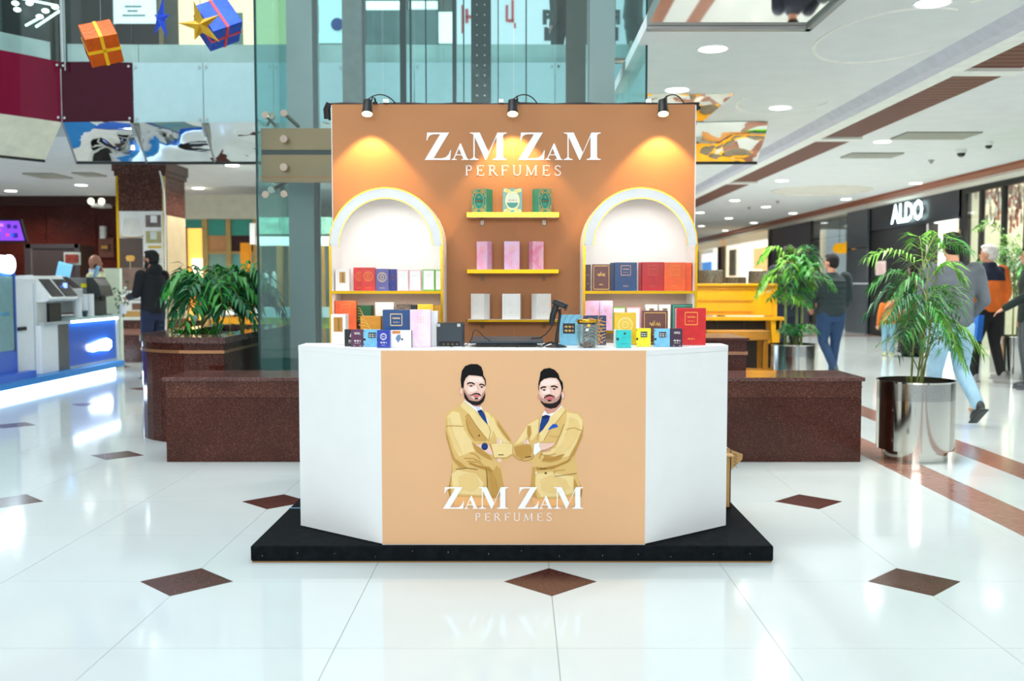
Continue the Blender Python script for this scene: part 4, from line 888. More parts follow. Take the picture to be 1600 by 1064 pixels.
# cardboard box behind the counter
CB = pm((190, 150, 96), .8, var=.08, scale=12)
t = thing('cardboard_box', 'open brown cardboard box with black writing on its flap, standing on the plinth', 'box', (1.0, 5.66, .081))
xr_ = 1.152; yb = 5.36; zt2 = .40
b = MB(); th = .005
b.box(.85, xr_, yb, yb + th, .081, zt2, CB); b.box(.85, xr_, yb + .3, yb + .3 + th, .081, zt2, CB); b.box(.85, .85 + th, yb, yb + .3, .081, zt2, CB); b.box(xr_ - th, xr_, yb, yb + .3, .081, zt2, CB); b.box(.85, xr_, yb, yb + .3, .081, .087, CB); b.build('carton', t)
b = MB(); q = [(xr_, yb + .01, zt2), (xr_, yb + .29, zt2), (xr_ + .085, yb + .24, zt2 - .06), (xr_ + .09, yb + .05, zt2 - .045)]
q = [(xr_ + .001, yb + .02, zt2 - .115), (xr_ + .001, yb + .02, zt2 + .0), (xr_ + .075, yb + .05, zt2 - .03), (xr_ + .072, yb + .05, zt2 - .06)]
b.add(q + [(p[0], p[1] + .004, p[2]) for p in q], [(0, 1, 2, 3), (7, 6, 5, 4), (0, 4, 5, 1), (1, 5, 6, 2), (2, 6, 7, 3), (3, 7, 4, 0)], CB); fl = b.build('flap', t)
b = MB(); b.box(.88, xr_ - .004, yb - .1, yb - .002, zt2 - .02, zt2 - .014, CB); b.build('flap', t)
b = MB(); a = Vector(q[1])
for k_ in range(4):
    o = a + Vector((.018, -.001, -.024 - .02 * k_))
    b.stroke([(0, 0), (.018, .006), (.004, .011), (.02, .014)], .003, BLACK, lambda u, v, o=o: o + Vector((u, 0, -v)))
b.build('marker_writing', fl)
# ================================================================ GRANITE BENCH AND PLANTERS
t = thing('granite_bench', 'long low brown granite bench running behind the stall', 'bench', (0, 7.5, 0))
BX0, BX1, BZ = -2.586, 2.497, .622
b = MB(); b.box(BX0 + .03, BX1 - .03, 7.225, 7.78, 0, BZ - .03, GRAN); b.build('core', t)
segs = [(BX0, -1.4), (-1.4, 0), (0, 1.25), (1.25, BX1)]
for a, c in segs:
    b = MB(); b.box(a + .001, c - .001, 7.205, 7.225, 0, BZ - .152, GRAN); b.build('panel', t)
    b = MB(); b.box(a + .001, c - .001, 7.208, 7.225, BZ - .15, BZ - .03, granite((88, 48, 36), (140, 100, 84), .14, 230)); b.build('upper_panel', t)
    b = MB(); b.box(a + (-.02 if a == BX0 else .001), c + (.02 if c == BX1 else -.001), 7.19, 7.80, BZ - .028, BZ, granite((100, 68, 64), (150, 120, 114), .08, 200)); b.build('slab', t, bevel=.004)
for xx in (BX0, BX1 - .02):
    b = MB(); b.box(xx, xx + .02, 7.225, 7.78, 0, BZ - .03, GRAN); b.build('end_panel', t)
for z in (.12, .35, .55):
    b = MB(); b.lathe([(0, 0), (.01, 0), (.01, .012)], (BX1, 7.235, z), STEEL, 10, Euler((0, PI / 2, 0)).to_matrix()); b.build('bolt', t)
t = thing('raised_planter', 'tall brown granite planter with a rounded corner beside the glass lift', 'planter', (-2.9, 8.8, 0))
PTZ = .87
def rounded(off=0.0, n=14):
    cx, cy, r = -2.60, 8.72, .70
    P = [(cx + (r + off) * math.cos(math.radians(a)), cy + (r + off) * math.sin(math.radians(a))) for a in [180 + 88 * i / n for i in range(n + 1)]]
    return P + [(-2.385 + off, 8.02 - off), (-2.385 + off, 10.6), (-3.30 - off, 10.6)]
PB = rounded()
hole = [(-3.1, 10.4), (-2.6, 10.4), (-2.6, 8.4), (-2.9, 8.45), (-3.1, 8.75)]
b = MB(); b.prism(PB, PTZ - .05, PTZ, granite((92, 66, 62), (150, 124, 118), .08, 200), None, [hole]); 
pc = b.build('coping', t, bevel=.006)
b = MB(); b.prism(hole, PTZ - .09, PTZ - .06, pm((50, 38, 28), .95, bump=.6)); b.build('soil', t)
Q = rounded(-.02, 9)
Q2 = rounded(-.02, 9)
for i in range(len(Q)):
    a = Vector(Q[i]); c = Vector(Q[(i + 1) % len(Q)]); d = (c - a)
    if d.length < .01: continue
    n_ = max(1, round(d.length / .6)); dn = d.normalized(); nn = Vector((-dn.y, dn.x)) * .02
    for k in range(n_):
        p = a + d * (k / n_) + dn * .0015; q = a + d * ((k + 1) / n_) - dn * .0015
        for z0, z1 in ((0, .735), (.765, PTZ - .05)):
            b = MB(); b.prism([tuple(p), tuple(q), tuple(q + nn), tuple(p + nn)], z0, z1, granite((74, 34, 26), (118, 80, 68), .08, 200)); b.build('panel', t)
b = MB(); b.prism(rounded(-.012, 14), .737, .763, pm((196, 140, 100), .15, .7)); b.build('copper_band', t, label='polished copper coloured band')
t = thing('granite_block', 'square brown granite block with a copper band, beside the yellow piano', 'planter', (1.4, 8.3, 0))
b = MB(); b.box(.9, 1.80, 7.86, 8.5, 0, .74, GRAND); b.box(.9, 1.80, 7.86, 8.5, .765, .85, GRAND); b.build('body', t)
b = MB(); b.box(.89, 1.81, 7.85, 8.51, .74, .765, pm((176, 130, 100), .2, .6)); b.build('copper_band', t)
b = MB(); b.box(.88, 1.82, 7.84, 8.52, .85, .875, GRAND); b.build('coping', t, bevel=.004)
for x in (1.2, 1.5): 
    b = MB(); b.box(x, x + .004, 7.858, 7.86, 0, .74, BLACK); b.build('joint', t)

# ================================================================ GLASS LIFT SHAFT
SX0, SX1, SY0, SY1 = -2.22, 1.065, 8.45, 11.15
GL = glass((.86, .97, .97), 1.0)
t = thing('glass_lift_shaft', 'glass walled lift shaft with grey steel columns rising behind the stall', 'lift shaft', (-.58, 9.8, 0))
xs = [SX0, -1.15, -.05, SX1]
for i in range(3):
    for z0, z1 in ((.02, 2.2), (2.2, 4.6), (4.6, 7.4)):
        b = MB(); b.box(xs[i] + .005, xs[i + 1] - .005, SY0, SY0 + .012, z0 + .005, z1 - .005, GL); b.build('glass_pane', t)
for x in (SX0, SX1):
    for z0, z1 in ((.02, 2.2), (2.2, 4.6), (4.6, 7.4)):
        for y0, y1 in ((SY0 + .02, 9.8), (9.8, SY1)):
            b = MB(); b.box(x - .006, x + .006, y0 + .005, y1 - .005, z0 + .005, z1 - .005, glass((.7, .92, .92), 1.0)); b.build('glass_pane', t)
b = MB()
for x in (SX0, SX1): b.box(x - .008, x + .008, SY0 - .006, SY0 + .018, 0, 7.4, pm((20, 60, 62), .2))
b.build('edge_profile', t)
ST1 = pm((160, 152, 150), .45, .1, var=.12, scale=1.2); ST2 = pm((84, 90, 90), .5, .3, var=.15)
def colm(pa, pb, Y, dep, front, side, flip=1):
    a = W(pa, 400, Y).x; c = W(pb, 400, Y).x
    b = MB(); b.box(a, c, Y, Y + .02, 0, 7.4, front); b.box(a + .01, c - .01, Y + .02, Y + dep, 0, 7.4, side); b.box(a, c, Y + dep, Y + dep + .02, 0, 7.4, front); b.build('steel_column', t)
colm(452, 491, 9.4, .3, ST1, ST2); colm(538, 568, 10.9, .25, pm((136, 130, 128), .5, .1, var=.1), ST2)
colm(920, 959, 9.4, .3, ST1, ST2); colm(885, 914, 10.9, .25, pm((84, 78, 70), .5, .3, var=.1), ST2)
# guide rails and cables
RL = pm((14, 44, 44), .4, .3); RD = pm((12, 22, 22), .5)
def rail(pa, pb, Y, mt, nm, d=.06):
    a = W(pa, 400, Y).x; c = W(pb, 400, Y).x; b = MB(); b.box(a, c, Y, Y + d, 0, 7.4, mt); return b.build(nm, t), a, c
rail(627, 636, 10.2, RD, 'guide_rail'); rail(642, 645, 10.2, RL, 'hoist_cable', .02); rail(666, 668, 10.2, RL, 'hoist_cable', .02)
rail(708, 714, 10.2, RD, 'guide_rail'); rail(724.5, 726.5, 10.2, RL, 'hoist_cable', .02); rail(778, 779.5, 10.2, RL, 'hoist_cable', .02); rail(821, 823, 10.2, RL, 'hoist_cable', .02)
r_, a, c = rail(737, 767, 10.15, RD, 'counterweight_rail', .2)
b = MB(); z = 2.6
while z < 7.2:
    for x in (a + (c - a) * .3, a + (c - a) * .7): b.lathe([(0, -.006), (.009, -.006), (.009, 0)], (x, 10.148, z), pm((150, 160, 150), .3, .6), 8, Euler((-PI / 2, 0, 0)).to_matrix())
    z += .1
b.build('rivet', r_, kind='stuff')
# bronze header band with spider fittings
BRZ = pm((176, 124, 84), .25, .2, var=.12, scale=2); BRD = pm((52, 40, 32), .5)
z0 = W(812, 283, 8.4).z; z1 = W(812, 197, 8.4).z; zm0 = W(812, 239, 8.4).z; zm1 = W(812, 231, 8.4).z
b = MB(); b.box(SX0 + .02, SX1 - .02, 8.52, 8.56, z0, zm0, BRZ); b.box(SX0 + .02, SX1 - .02, 8.52, 8.56, zm1, z1, BRZ); hb = b.build('header_band', t)
b = MB(); b.box(SX0 + .02, SX1 - .02, 8.53, 8.56, zm0, zm1, BRD); b.build('dark_stripe', hb)  # dark brown stripe between the two bronze bands
b = MB(); b.box(SX0 + .03, SX1 - .03, 8.6, 11.1, z1 - .02, z1, pm((90, 84, 72), .5)); b.build('landing_slab', hb)
FIT = pm((196, 180, 164), .2, .9)
def spider(px, py, side=1):
    p = W(px, py, 8.40); b = MB(); b.lathe([(0, 0), (.032, 0), (.034, .012), (.02, .02)], p, FIT, 16, Euler((-PI / 2, 0, 0)).to_matrix()); b.tube([p + Vector((0, .02, 0)), p + Vector((.0, .1, 0))], .012, FIT, 8); b.build('glass_clamp', t, smooth=True)
for q in ((443, 217), (443, 261)): spider(*q)
def arm(p, q, r=.018):
    b = MB(); b.tube([p, q], r, pm((120, 110, 92), .35, .7), 8); b.lathe([(.03, -.015), (.03, .015)], q, FIT, 12, Euler((-PI / 2, 0, 0)).to_matrix()); b.build('spider_arm', t, smooth=True)
arm(W(466, 197, 8.9), W(444, 177, 8.46)); arm(W(430, 196, 8.9), W(415, 180, 8.46), .014); arm(W(418, 196, 8.9), W(425, 181, 8.5), .012)
arm(W(448, 285, 8.9), W(424, 297, 8.5)); arm(W(440, 290, 8.8), W(444, 303, 8.46)); arm(W(424, 300, 8.8), W(415, 304, 8.46), .014)
arm(W(960, 95, 10.2), W(981, 95, 10.0), .03); arm(W(981, 92, 10.0), W(988, 68, 9.6), .015); arm(W(988, 67, 9.6), W(1003, 70, 8.6), .012)
for yy in (9.0, 10.6):
    l = bpy.data.lights.new('shaft_fill', 'POINT'); l.energy = 30; l.color = (1, 1, 1); l.shadow_soft_size = .3; o = bpy.data.objects.new('shaft_fill', l); C.objects.link(o); o.location = (-.4, yy, 3.0)  # added unseen point lamps that brighten the shaft interior
b = MB(); b.box(SX0, SX1, SY0, SY1, 0, .05, STEEL); b.build('threshold', t)

# ================================================================ UPPER GALLERY
BU1 = pm((112, 14, 46), .16, var=.05, spec=.25); BU2 = pm((62, 10, 30), .16, var=.05, spec=.25); TEAL = pm((176, 208, 212), .1, var=.03, coat=.5)
GZ0, GZ1 = 3.286, 4.02
gal = thing('upper_gallery', 'upper gallery front of burgundy and pale teal gloss panels with glass above', 'balcony', (-3.5, 12.4, GZ0))
pts = [(-9.9, 9.2), (-8.6, 9.9), (-7.3, 10.6), (-6.25, 11.5), (-5.64, 12.36)]
x = -5.64
while x < 2.2: x += .868; pts.append((x, 12.4))
mats = [BU2, BU2, BU2, BU1, BU2] + [TEAL] * 12
for i in range(len(pts) - 1):
    a = Vector(pts[i]); c = Vector(pts[i + 1]); d = (c - a).normalized(); n_ = Vector((d.y, -d.x))
    g = .006; P = a + d * g; Qq = c - d * g
    nseg = 6; fr = []
    for k in range(nseg + 1):
        s_ = k / nseg; bow = .03 * math.sin(PI * s_) if i < 5 else .0
        q = P + (Qq - P) * s_ + n_ * bow; fr.append((q.x, q.y))
    bk = [(q[0] - n_.x * .03, q[1] - n_.y * .03) for q in reversed(fr)]
    b = MB(); b.prism(fr + bk, GZ0, GZ1, mats[min(i, len(mats) - 1)]); pn = b.build('fascia_panel', gal)
    b = MB()
    for s_ in (.04, .96):
        for z in (GZ0 + .05, GZ1 - .05):
            q = P + (Qq - P) * s_ + n_ * .012; b.lathe([(0, 0), (.016, 0), (.016, .012)], (q.x, q.y, z), CHROME, 10, Euler((PI / 2, 0, 0)).to_matrix())
    b.build('bolt', pn)
    # inner upstand and balustrade glass
    b = MB(); off = .22; q = [a - n_ * off, c - n_ * off, c - n_ * (off + .03), a - n_ * (off + .03)]; b.prism([tuple(v) for v in q], 3.9, 4.29, pm((214, 218, 216), .25, .2, var=.2, scale=1.5)); b.build('upstand', gal)
    q = [P - n_ * .02, Qq - n_ * .02, Qq - n_ * .03, P - n_ * .03]; b = MB(); b.prism([tuple(v) for v in q], GZ1, 4.83, glass((.88, .97, .96), 1.0)); b.build('glass_pane', gal)
    b = MB(); b.tube([(a.x - n_.x * .025, a.y - n_.y * .025, 4.85), (c.x - n_.x * .025, c.y - n_.y * .025, 4.85)], .028, CHROME, 10); b.build('handrail', gal, smooth=True)
    # underside mirror valance
    q0 = a; q1 = c; r0 = a - n_ * .42; r1 = c - n_ * .42
    b = MB(); nu = 8; vs = []; fs = []
    for u in range(nu + 1):
        for v in range(nu + 1):
            A = q0 + (q1 - q0) * (u / nu); B_ = r0 + (r1 - r0) * (u / nu); p = A + (B_ - A) * (v / nu)
            wv = .02 * math.sin(u * 1.1 + i * 2.3) * math.sin(v * .9 + i); sw_ = -.16 * u / nu * math.sin(PI * min(1, v / nu + .25)) if i >= 4 else 0; vs.append((p.x, p.y + sw_, GZ0 - .44 * v / nu + wv * math.sin(PI * v / nu) * math.sin(PI * u / nu) * 1.5))
    for u in range(nu):
        for v in range(nu): k = u * (nu + 1) + v; fs.append((k, k + 1, k + nu + 2, k + nu + 1))
    b.add(vs, fs, pm((232, 224, 200), .12, .3, var=.08) if i < 4 else MIRROR); b.build('valance_panel', gal, smooth=True, label='curved cream valance panel' if i < 4 else 'wavy mirror polished valance panel')
    b = MB(); b.tube([(a.x, a.y, GZ0 - .003), (r0.x, r0.y, GZ0 - .443)], .012, STEEL, 6); b.build('valance_joint', gal)
    b = MB(); b.tube([(r0.x, r0.y, GZ0 - .445), (r1.x, r1.y, GZ0 - .445)], .018, BLACK, 6); b.build('valance_edge', gal)
b = MB(); b.box(-12, 2.26, 12.65, 20, 3.6, 4.0, CEILM); b.build('floor_slab', gal)
# upper shop fronts
uw = MB(); uw.box(-14, 2.6, 17.5, 17.7, 4.0, 7.8, pm((92, 92, 86), .6, var=.1)); upper = uw.build('wall_upper', kind='structure')
def upl(pa, pb, ya, yb_, Y, mt, nm, d=.05, parent=None, label=None):
    A = W(pa, 50, Y).x; B_ = W(pb, 50, Y).x; z1_ = W(812, ya, Y).z; z0_ = W(812, yb_, Y).z
    b = MB(); b.box(A, B_, Y - d, Y, z0_, z1_, mt); return b.build(nm, parent or upper, label=label)
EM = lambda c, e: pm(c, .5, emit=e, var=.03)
upl(178, 245, -40, 38, 17.4, EM((226, 244, 248), .75), 'lit_panel'); upl(182, 250, 38, 75, 17.4, pm((44, 30, 28), .5), 'dark_panel')
for k, (a, c) in enumerate(((196, 222), (200, 216), (192, 228))): upl(a, c, 9 + k * 7, 11.5 + k * 7, 17.34, pm((120, 150, 150), .5), 'printed_line', .01)
upl(130, 178, -40, 80, 17.35, pm((40, 44, 34), .6, var=.4, scale=20), 'dark_panel'); upl(250, 256, -40, 80, 17.3, pm((150, 130, 90), .4), 'mullion')
upl(281, 400, -40, 72, 17.4, EM((250, 226, 180), .8), 'lit_panel'); upl(402, 448, -40, 70, 17.4, EM((244, 220, 150), .8), 'lit_panel')
upl(360, 380, 20, 70, 17.33, pm((120, 150, 140), .5), 'picture', .01); upl(330, 350, 12, 40, 17.33, pm((220, 190, 150), .5), 'picture', .01)
upl(498, 538, -40, 68, 17.4, EM((190, 226, 224), .6), 'lit_panel'); upl(573, 627, 3, 16, 17.4, EM((240, 250, 250), 1.2), 'lit_panel'); upl(573, 686, 17, 70, 17.35, pm((96, 124, 122), .4, var=.15, scale=3), 'grey_panel')
p = W(527, 38, 17.3); b = MB(); b.lathe([(0, 0), (.11, 0)], p, pm((30, 110, 190), .4, emit=.2), 20, Euler((PI / 2, 0, 0)).to_matrix()); b.build('blue_disc', upper)
upl(640, 684, 3, 15, 17.38, EM((236, 248, 248), 1.0), 'lit_panel'); upl(686, 708, 20, 68, 17.32, EM((236, 250, 244), 1.0), 'lit_panel')
upl(714, 884, -40, 70, 17.4, EM((206, 216, 222), .55), 'lit_panel'); 
RED = pm((206, 60, 66), .5, emit=.15)
for (px, py, w_, h_) in ((721, 8, 3, 44), (727, 24, 14, 5), (727, 14, 5, 22), (790, 8, 4, 26), (794, 30, 9, 5), (799, 0, 4, 34), (803, 36, 3, 8)): upl(px, px + w_, py, py + h_, 17.33, RED, 'poster_stroke', .01)
def uptext(txt, px, py, hpx, mt):
    p = W(px, py, 17.33); s = hpx / F * 17.33 / .72; vs, fs = text_geo(txt, s, .02); b = MB(); b.add([(p.x + v[0], p.y, p.z + v[1]) for v in vs], fs, mt); b.build('poster_letters', upper)
uptext('P', 855, 28, 20, BLACK); uptext('li', 856, 54, 18, BLACK)
upl(883, 960, -40, 70, 17.4, pm((90, 84, 78), .5), 'dark_panel')
b = MB(); b.box(-14, 2.6, 17.2, 17.4, 4.0, 4.25, pm((210, 214, 212), .5)); b.build('plinth_band', upper)
# dark upper corner with strips of light, behind the hanging gifts
dk = MB(); dk.box(-14, -7.05, 15.0, 15.2, 4.0, 7.8, pm((16, 22, 22), .5)); dkw = dk.build('wall_upper_left', kind='structure')
b = MB()
for (p, q) in (((56, 42, 0), (98, 14, 0)), ((36, -2, 0), (90, 9, 0)), ((40, 40, 0), (62, 28, 0))):
    b.tube([W(p[0], p[1], 14.9), W(q[0], q[1], 14.9)], .016, pm((210, 250, 235), .4, emit=2.0), 6)
b.build('light_tube', dkw)
b = MB()
for (px, py) in ((46, 5), (62, 26), (86, 11), (24, 5), (27, 15), (71, 17)): b.ell(W(px, py, 14.85), (.05, .05, .03), pm((240, 255, 250), .4, emit=4.0), 10, 6)
b.build('bulb', dkw)
b = MB(); p0 = W(98, 60, 12.3); b.tube([(p0.x, p0.y, 4.0), (p0.x, p0.y, 6.5)], .03, CHROME, 10); b.tube([(p0.x + .02, p0.y, 6.4), (p0.x + .02, p0.y, 3.9)], .012, CHROME, 8); b.build('baluster', gal, smooth=True)

# ================================================================ HANGING DECORATIONS
def gift(nm, lab, corner, s, axes, mat, rib):
    e1 = Vector(axes[0]).normalized(); e2 = Vector(axes[1]); e2 = (e2 - e1 * e2.dot(e1)).normalized(); e3 = e1.cross(e2)
    if e3.dot(Vector(axes[2])) < 0: e3 = -e3
    c = Vector(corner) + (e1 + e2 + e3) * s / 2
    t = thing(nm, lab, 'decoration', c, 'gift box decorations hanging in the atrium'); M = Matrix((e1, e2, e3)).transposed()
    b = MB(); b.obox(c, s / 2, s / 2, s / 2, M, mat); b.build('wrapped_box', t, bevel=.004)
    b = MB(); h = s / 2 + .003; w_ = .013
    b.obox(c, w_, h, h, M, rib); b.obox(c, h, h, w_, M, rib); b.build('ribbon', t)
    b = MB(); b.tube([c, (c.x, c.y, 7.5)], .003, STEEL, 5); b.build('string', t)
gift('hanging_gift_box', 'orange foil gift box with yellow ribbon hanging over the burgundy panels', W(132, 62, 8.0), .253, ((.878, .385, .286), (-.55, .588, .59), (.10, .69, -.71)), pm((222, 96, 20), .25, .5, var=.12, scale=12, bump=.3, bscale=40), pm((250, 196, 30), .3, .3))
gift('hanging_gift_box', 'blue foil gift box with red ribbon hanging behind the gold star', W(333, 50, 8.4), .28, ((.74, .5, .43), (-.70, .05, .74), (.10, .87, -.48)), pm((24, 70, 190), .22, .5, var=.2, scale=10, bump=.5, bscale=25), pm((220, 50, 60), .3))
def star(lab, c, r, mat, rot, seed):
    t = thing('hanging_star', lab, 'decoration', c, 'paper star decorations hanging in the atrium'); M = Euler(rot).to_matrix(); vs = [c + M @ Vector((0, -r * .28, 0)), c + M @ Vector((0, r * .28, 0))]; fs = []
    for i in range(10):
        a = PI / 2 + PI * i / 5; q = r * (1.0 + .25 * math.sin(seed + i)) if i % 2 == 0 else r * .34
        vs.append(c + M @ Vector((q * math.cos(a), 0, q * math.sin(a))))
    for i in range(10): j = (i + 1) % 10; fs += [(0, 2 + i, 2 + j), (1, 2 + j, 2 + i)]
    b = MB(); b.add(vs, fs, mat); b.build('star_body', t); b = MB(); b.tube([c, (c.x, c.y, 7.5)], .003, STEEL, 5); b.build('string', t)
star('gold foil star hanging before the blue gift box', W(313, 40, 8.0), .165, pm((206, 160, 40), .3, .6, var=.2), (0, math.radians(-14), math.radians(12)), 1.0)
star('blue foil star hanging between the orange and the blue gift box', W(252, 30, 8.2), .15, pm((30, 70, 190), .3, .4, var=.2), (0, math.radians(10), math.radians(-38)), 2.4)

# ================================================================ POSTER COLUMN
CY = 16.4; cx0 = W(185, 400, CY).x; cx1 = W(259, 400, CY).x; cdp = 1.0
col = thing('granite_column', 'square brown granite column carrying a lighting poster', 'column', ((cx0 + cx1) / 2, CY + .5, 0)); cg = granite((84, 48, 40), (130, 92, 80), .2, 60)
b = MB(); b.box(cx0, cx1, CY, CY + cdp, 0, 3.12, cg); b.build('shaft', col)
b = MB(); b.box(cx0 - .06, cx1 + .05, CY - .05, CY + cdp + .05, 3.14, 3.3, cg); b.box(cx0 - .03, cx1 + .03, CY - .03, CY + cdp + .03, 3.06, 3.14, cg); b.build('capital', col)
b = MB(); b.box(cx0 - .02, cx1 + .02, CY - .02, CY + cdp + .02, 0, .12, cg); b.box(cx0 - .01, cx1 + .01, CY - .01, CY + cdp + .01, .45, .55, pm((150, 100, 84), .3)); b.build('base', col)
def cp(pa, pb, ya, yb_, mt, nm, par, lift=.012):
    A = W(pa, 400, CY).x; B_ = W(pb, 400, CY).x; b = MB(); b.box(A, B_, CY - lift, CY - lift + .004, W(812, yb_, CY).z, W(812, ya, CY).z, mt); return b.build(nm, par)
po = cp(186, 257.5, 330, 500, pm((232, 232, 228), .4), 'poster', col)
cp(187.5, 224, 372, 454, pm((82, 66, 60), .5, var=.15, scale=3), 'room_photo', po, .016); cp(187.5, 232, 418, 454, pm((130, 104, 92), .5, var=.3, scale=4), 'room_photo', po, .018)
cp(229, 253, 336, 355, pm((110, 96, 92), .5, var=.5, scale=4), 'small_photo', po, .016); cp(229, 253, 361, 380, pm((170, 160, 110), .5, var=.4, scale=3), 'small_photo', po, .016)
cp(237, 247, 337, 348, pm((240, 238, 236), .5), 'small_photo', po, .018); cp(236, 246, 362, 374, pm((206, 214, 210), .5), 'small_photo', po, .018)
cp(232, 253, 384, 388, pm((206, 170, 60), .5), 'gold_line', po, .016); cp(234, 250, 397, 400, pm((206, 170, 60), .5), 'gold_line', po, .016)
for k in range(5): cp(233, 252, 404 + k * 5, 405.5 + k * 5, pm((180, 180, 176), .5), 'printed_line', po, .016)
cp(192, 232, 455, 473, pm((244, 244, 242), .4), 'caption_plate', po, .02)
for k in range(3): cp(198 + k, 228 - k, 457.5 + k * 5, 459.5 + k * 5, pm((150, 150, 146), .5), 'printed_line', po, .022)
cp(205, 232, 474, 484, pm((120, 84, 66), .5), 'brown_strip', po, .016); cp(187, 240, 486, 495, pm((196, 150, 84), .5), 'gold_band', po, .016)
b = MB(); fnc = lambda u, v: W(u, v, CY - .022); b.flat([(196, 402), (199, 399), (208, 399), (211, 402), (209, 408), (198, 408)], pm((224, 170, 80), .5), fnc); b.stroke([(203.5, 408), (203.5, 420)], 1.4, pm((190, 170, 130), .5), fnc)
for k in range(9): b.stroke([(196 + k * 2.4, 341), (190 + k * 4, 367)], .5, pm((190, 176, 150), .5), fnc)
b.stroke(arc(206, 368, 18, 0, 180, 12, 3), 1.5, pm((176, 140, 90), .5), fnc); b.build('lamp_picture', po)
b = MB(); b.box(cx0 - .01, cx0 + .03, CY - .025, CY + .01, .0, 3.1, GOLD); b.box(cx1 - .03, cx1 + .012, CY - .025, CY + .01, 0, 3.1, pm((226, 196, 110), .2, .8)); b.build('gold_corner_strip', col)
b = MB(); b.box(cx1, cx1 + .012, CY + .05, CY + cdp - .03, W(812, 500, CY).z, W(812, 336, CY).z, pm((196, 176, 140), .4, var=.15, scale=2)); b.build('side_poster', col)
b = MB(); pts_ = [W(248, 262, CY - .03), W(252, 276, CY - .03), W(256, 300, CY - .03), W(258, 340, CY - .03), W(259, 440, CY - .03), W(259, 540, CY - .03)]; b.tube(pts_, .014, WHITE, 6); b.build('white_cable', col, smooth=True)

# ================================================================ LEFT BACK: screen, lamp, fridge, shop
t = thing('wall_screen', 'wall screen showing a purple and pink picture', 'screen', W(10, 378, 20)); A = W(-60, 360, 20); B_ = W(42, 360, 20)
b = MB(); zt_, zb_ = W(812, 342, 20).z, W(812, 379, 20).z; b.prism([(A.x, zb_), (B_.x, zb_), (B_.x - .12, zt_), (A.x, zt_)], 20, 20.08, BLACK, lambda u, v, q: (u, q, v)); b.build('bezel', t)
b = MB(); b.prism([(A.x, zb_ + .04), (B_.x - .05, zb_ + .04), (B_.x - .15, zt_ - .04), (A.x, zt_ - .04)], 19.985, 19.99, EM((120, 60, 200), 1.0), lambda u, v, q: (u, q, v)); s_ = b.build('picture', t)
b = MB()
for k in range(14):
    x = random.uniform(B_.x - 1.1, B_.x - .25); z = random.uniform(zb_ + .08, zt_ - .12); b.box(x, x + random.uniform(.03, .12), 19.97, 19.98, z, z + random.uniform(.03, .1), EM(random.choice([(220, 60, 130), (60, 90, 220), (200, 120, 240), (40, 30, 120)]), .9))
b.build('picture_detail', s_)
b = MB(); b.tube([(B_.x - .6, 20.05, zt_), (B_.x - .6, 20.05, 3.3)], .03, BLACK, 8); b.build('ceiling_arm', t)
t = thing('emergency_light', 'twin headed white emergency light on the dark wall', 'lamp', W(152, 322, 22.5)); p = W(152, 321, 22.5)
b = MB(); b.box(p.x - .14, p.x + .14, 22.5, 22.965, p.z - .03, p.z + .05, WHITE); b.build('housing', t)
for dx in (-.12, .12): 
    b = MB(); b.ell((p.x + dx, 22.45, p.z + .09), (.075, .06, .075), EM((250, 250, 224), 1.2), 14, 8); b.build('lamp_head', t, smooth=True)
b = MB(); b.box(p.x - .16, p.x + .18, 22.9, 22.965, 1.9, 2.35, pm((90, 46, 30), .5)); b.build('wood_panel', label='brown square panel under the emergency light', cat='panel')
p = W(156, 386, 22.6); b = MB(); b.box(p.x - .1, p.x + .1, 22.86, 22.96, p.z - .07, p.z + .08, pm((60, 34, 22), .5)); sg = b.build('door_sign', label='small dark sign with gold marks on the dark wall', cat='sign')
b = MB(); [b.box(p.x - .07 + i * .036, p.x - .05 + i * .036, 22.85, 22.86, p.z - .03, p.z + .04, pm((206, 160, 70), .5)) for i in range(4)]; b.build('gold_marks', sg)
p = W(152, 362, 22.6); b = MB(); b.box(p.x - .05, p.x + .06, 22.85, 22.96, p.z - .14, p.z + .14, pm((206, 210, 210), .4)); b.build('wall_handset', label='pale upright handset on the dark wall above the small sign', cat='phone')
t = thing('steel_fridge', 'stainless steel counter fridge against the dark wall', 'fridge', W(82, 500, 19)); a = W(41, 400, 19); c = W(124, 400, 19); z1_ = W(812, 383, 19).z
b = MB(); b.box(a.x, c.x, 19, 19.7, 0, z1_, pm((92, 80, 78), .25, .6)); b.build('cabinet', t)
b = MB(); b.box(a.x - .02, a.x + .10, 18.97, 19, 0, z1_ + .02, CHROME); b.box(c.x - .08, c.x + .02, 18.97, 19, 0, z1_ + .02, CHROME); b.box(a.x, c.x, 18.97, 19, z1_ - .06, z1_ + .02, CHROME); b.build('frame', t)
p = W(111, 404, 18.9); b = MB(); b.box(p.x - .15, p.x + .16, 18.93, 18.96, p.z - .12, p.z + .12, pm((170, 176, 172), .4)); b.build('menu_board', t); b = MB(); b.box(p.x - .12, p.x + .13, 18.91, 18.93, p.z - .08, p.z + .08, pm((120, 44, 34), .4, var=.5, scale=20)); b.build('food_photo', t)

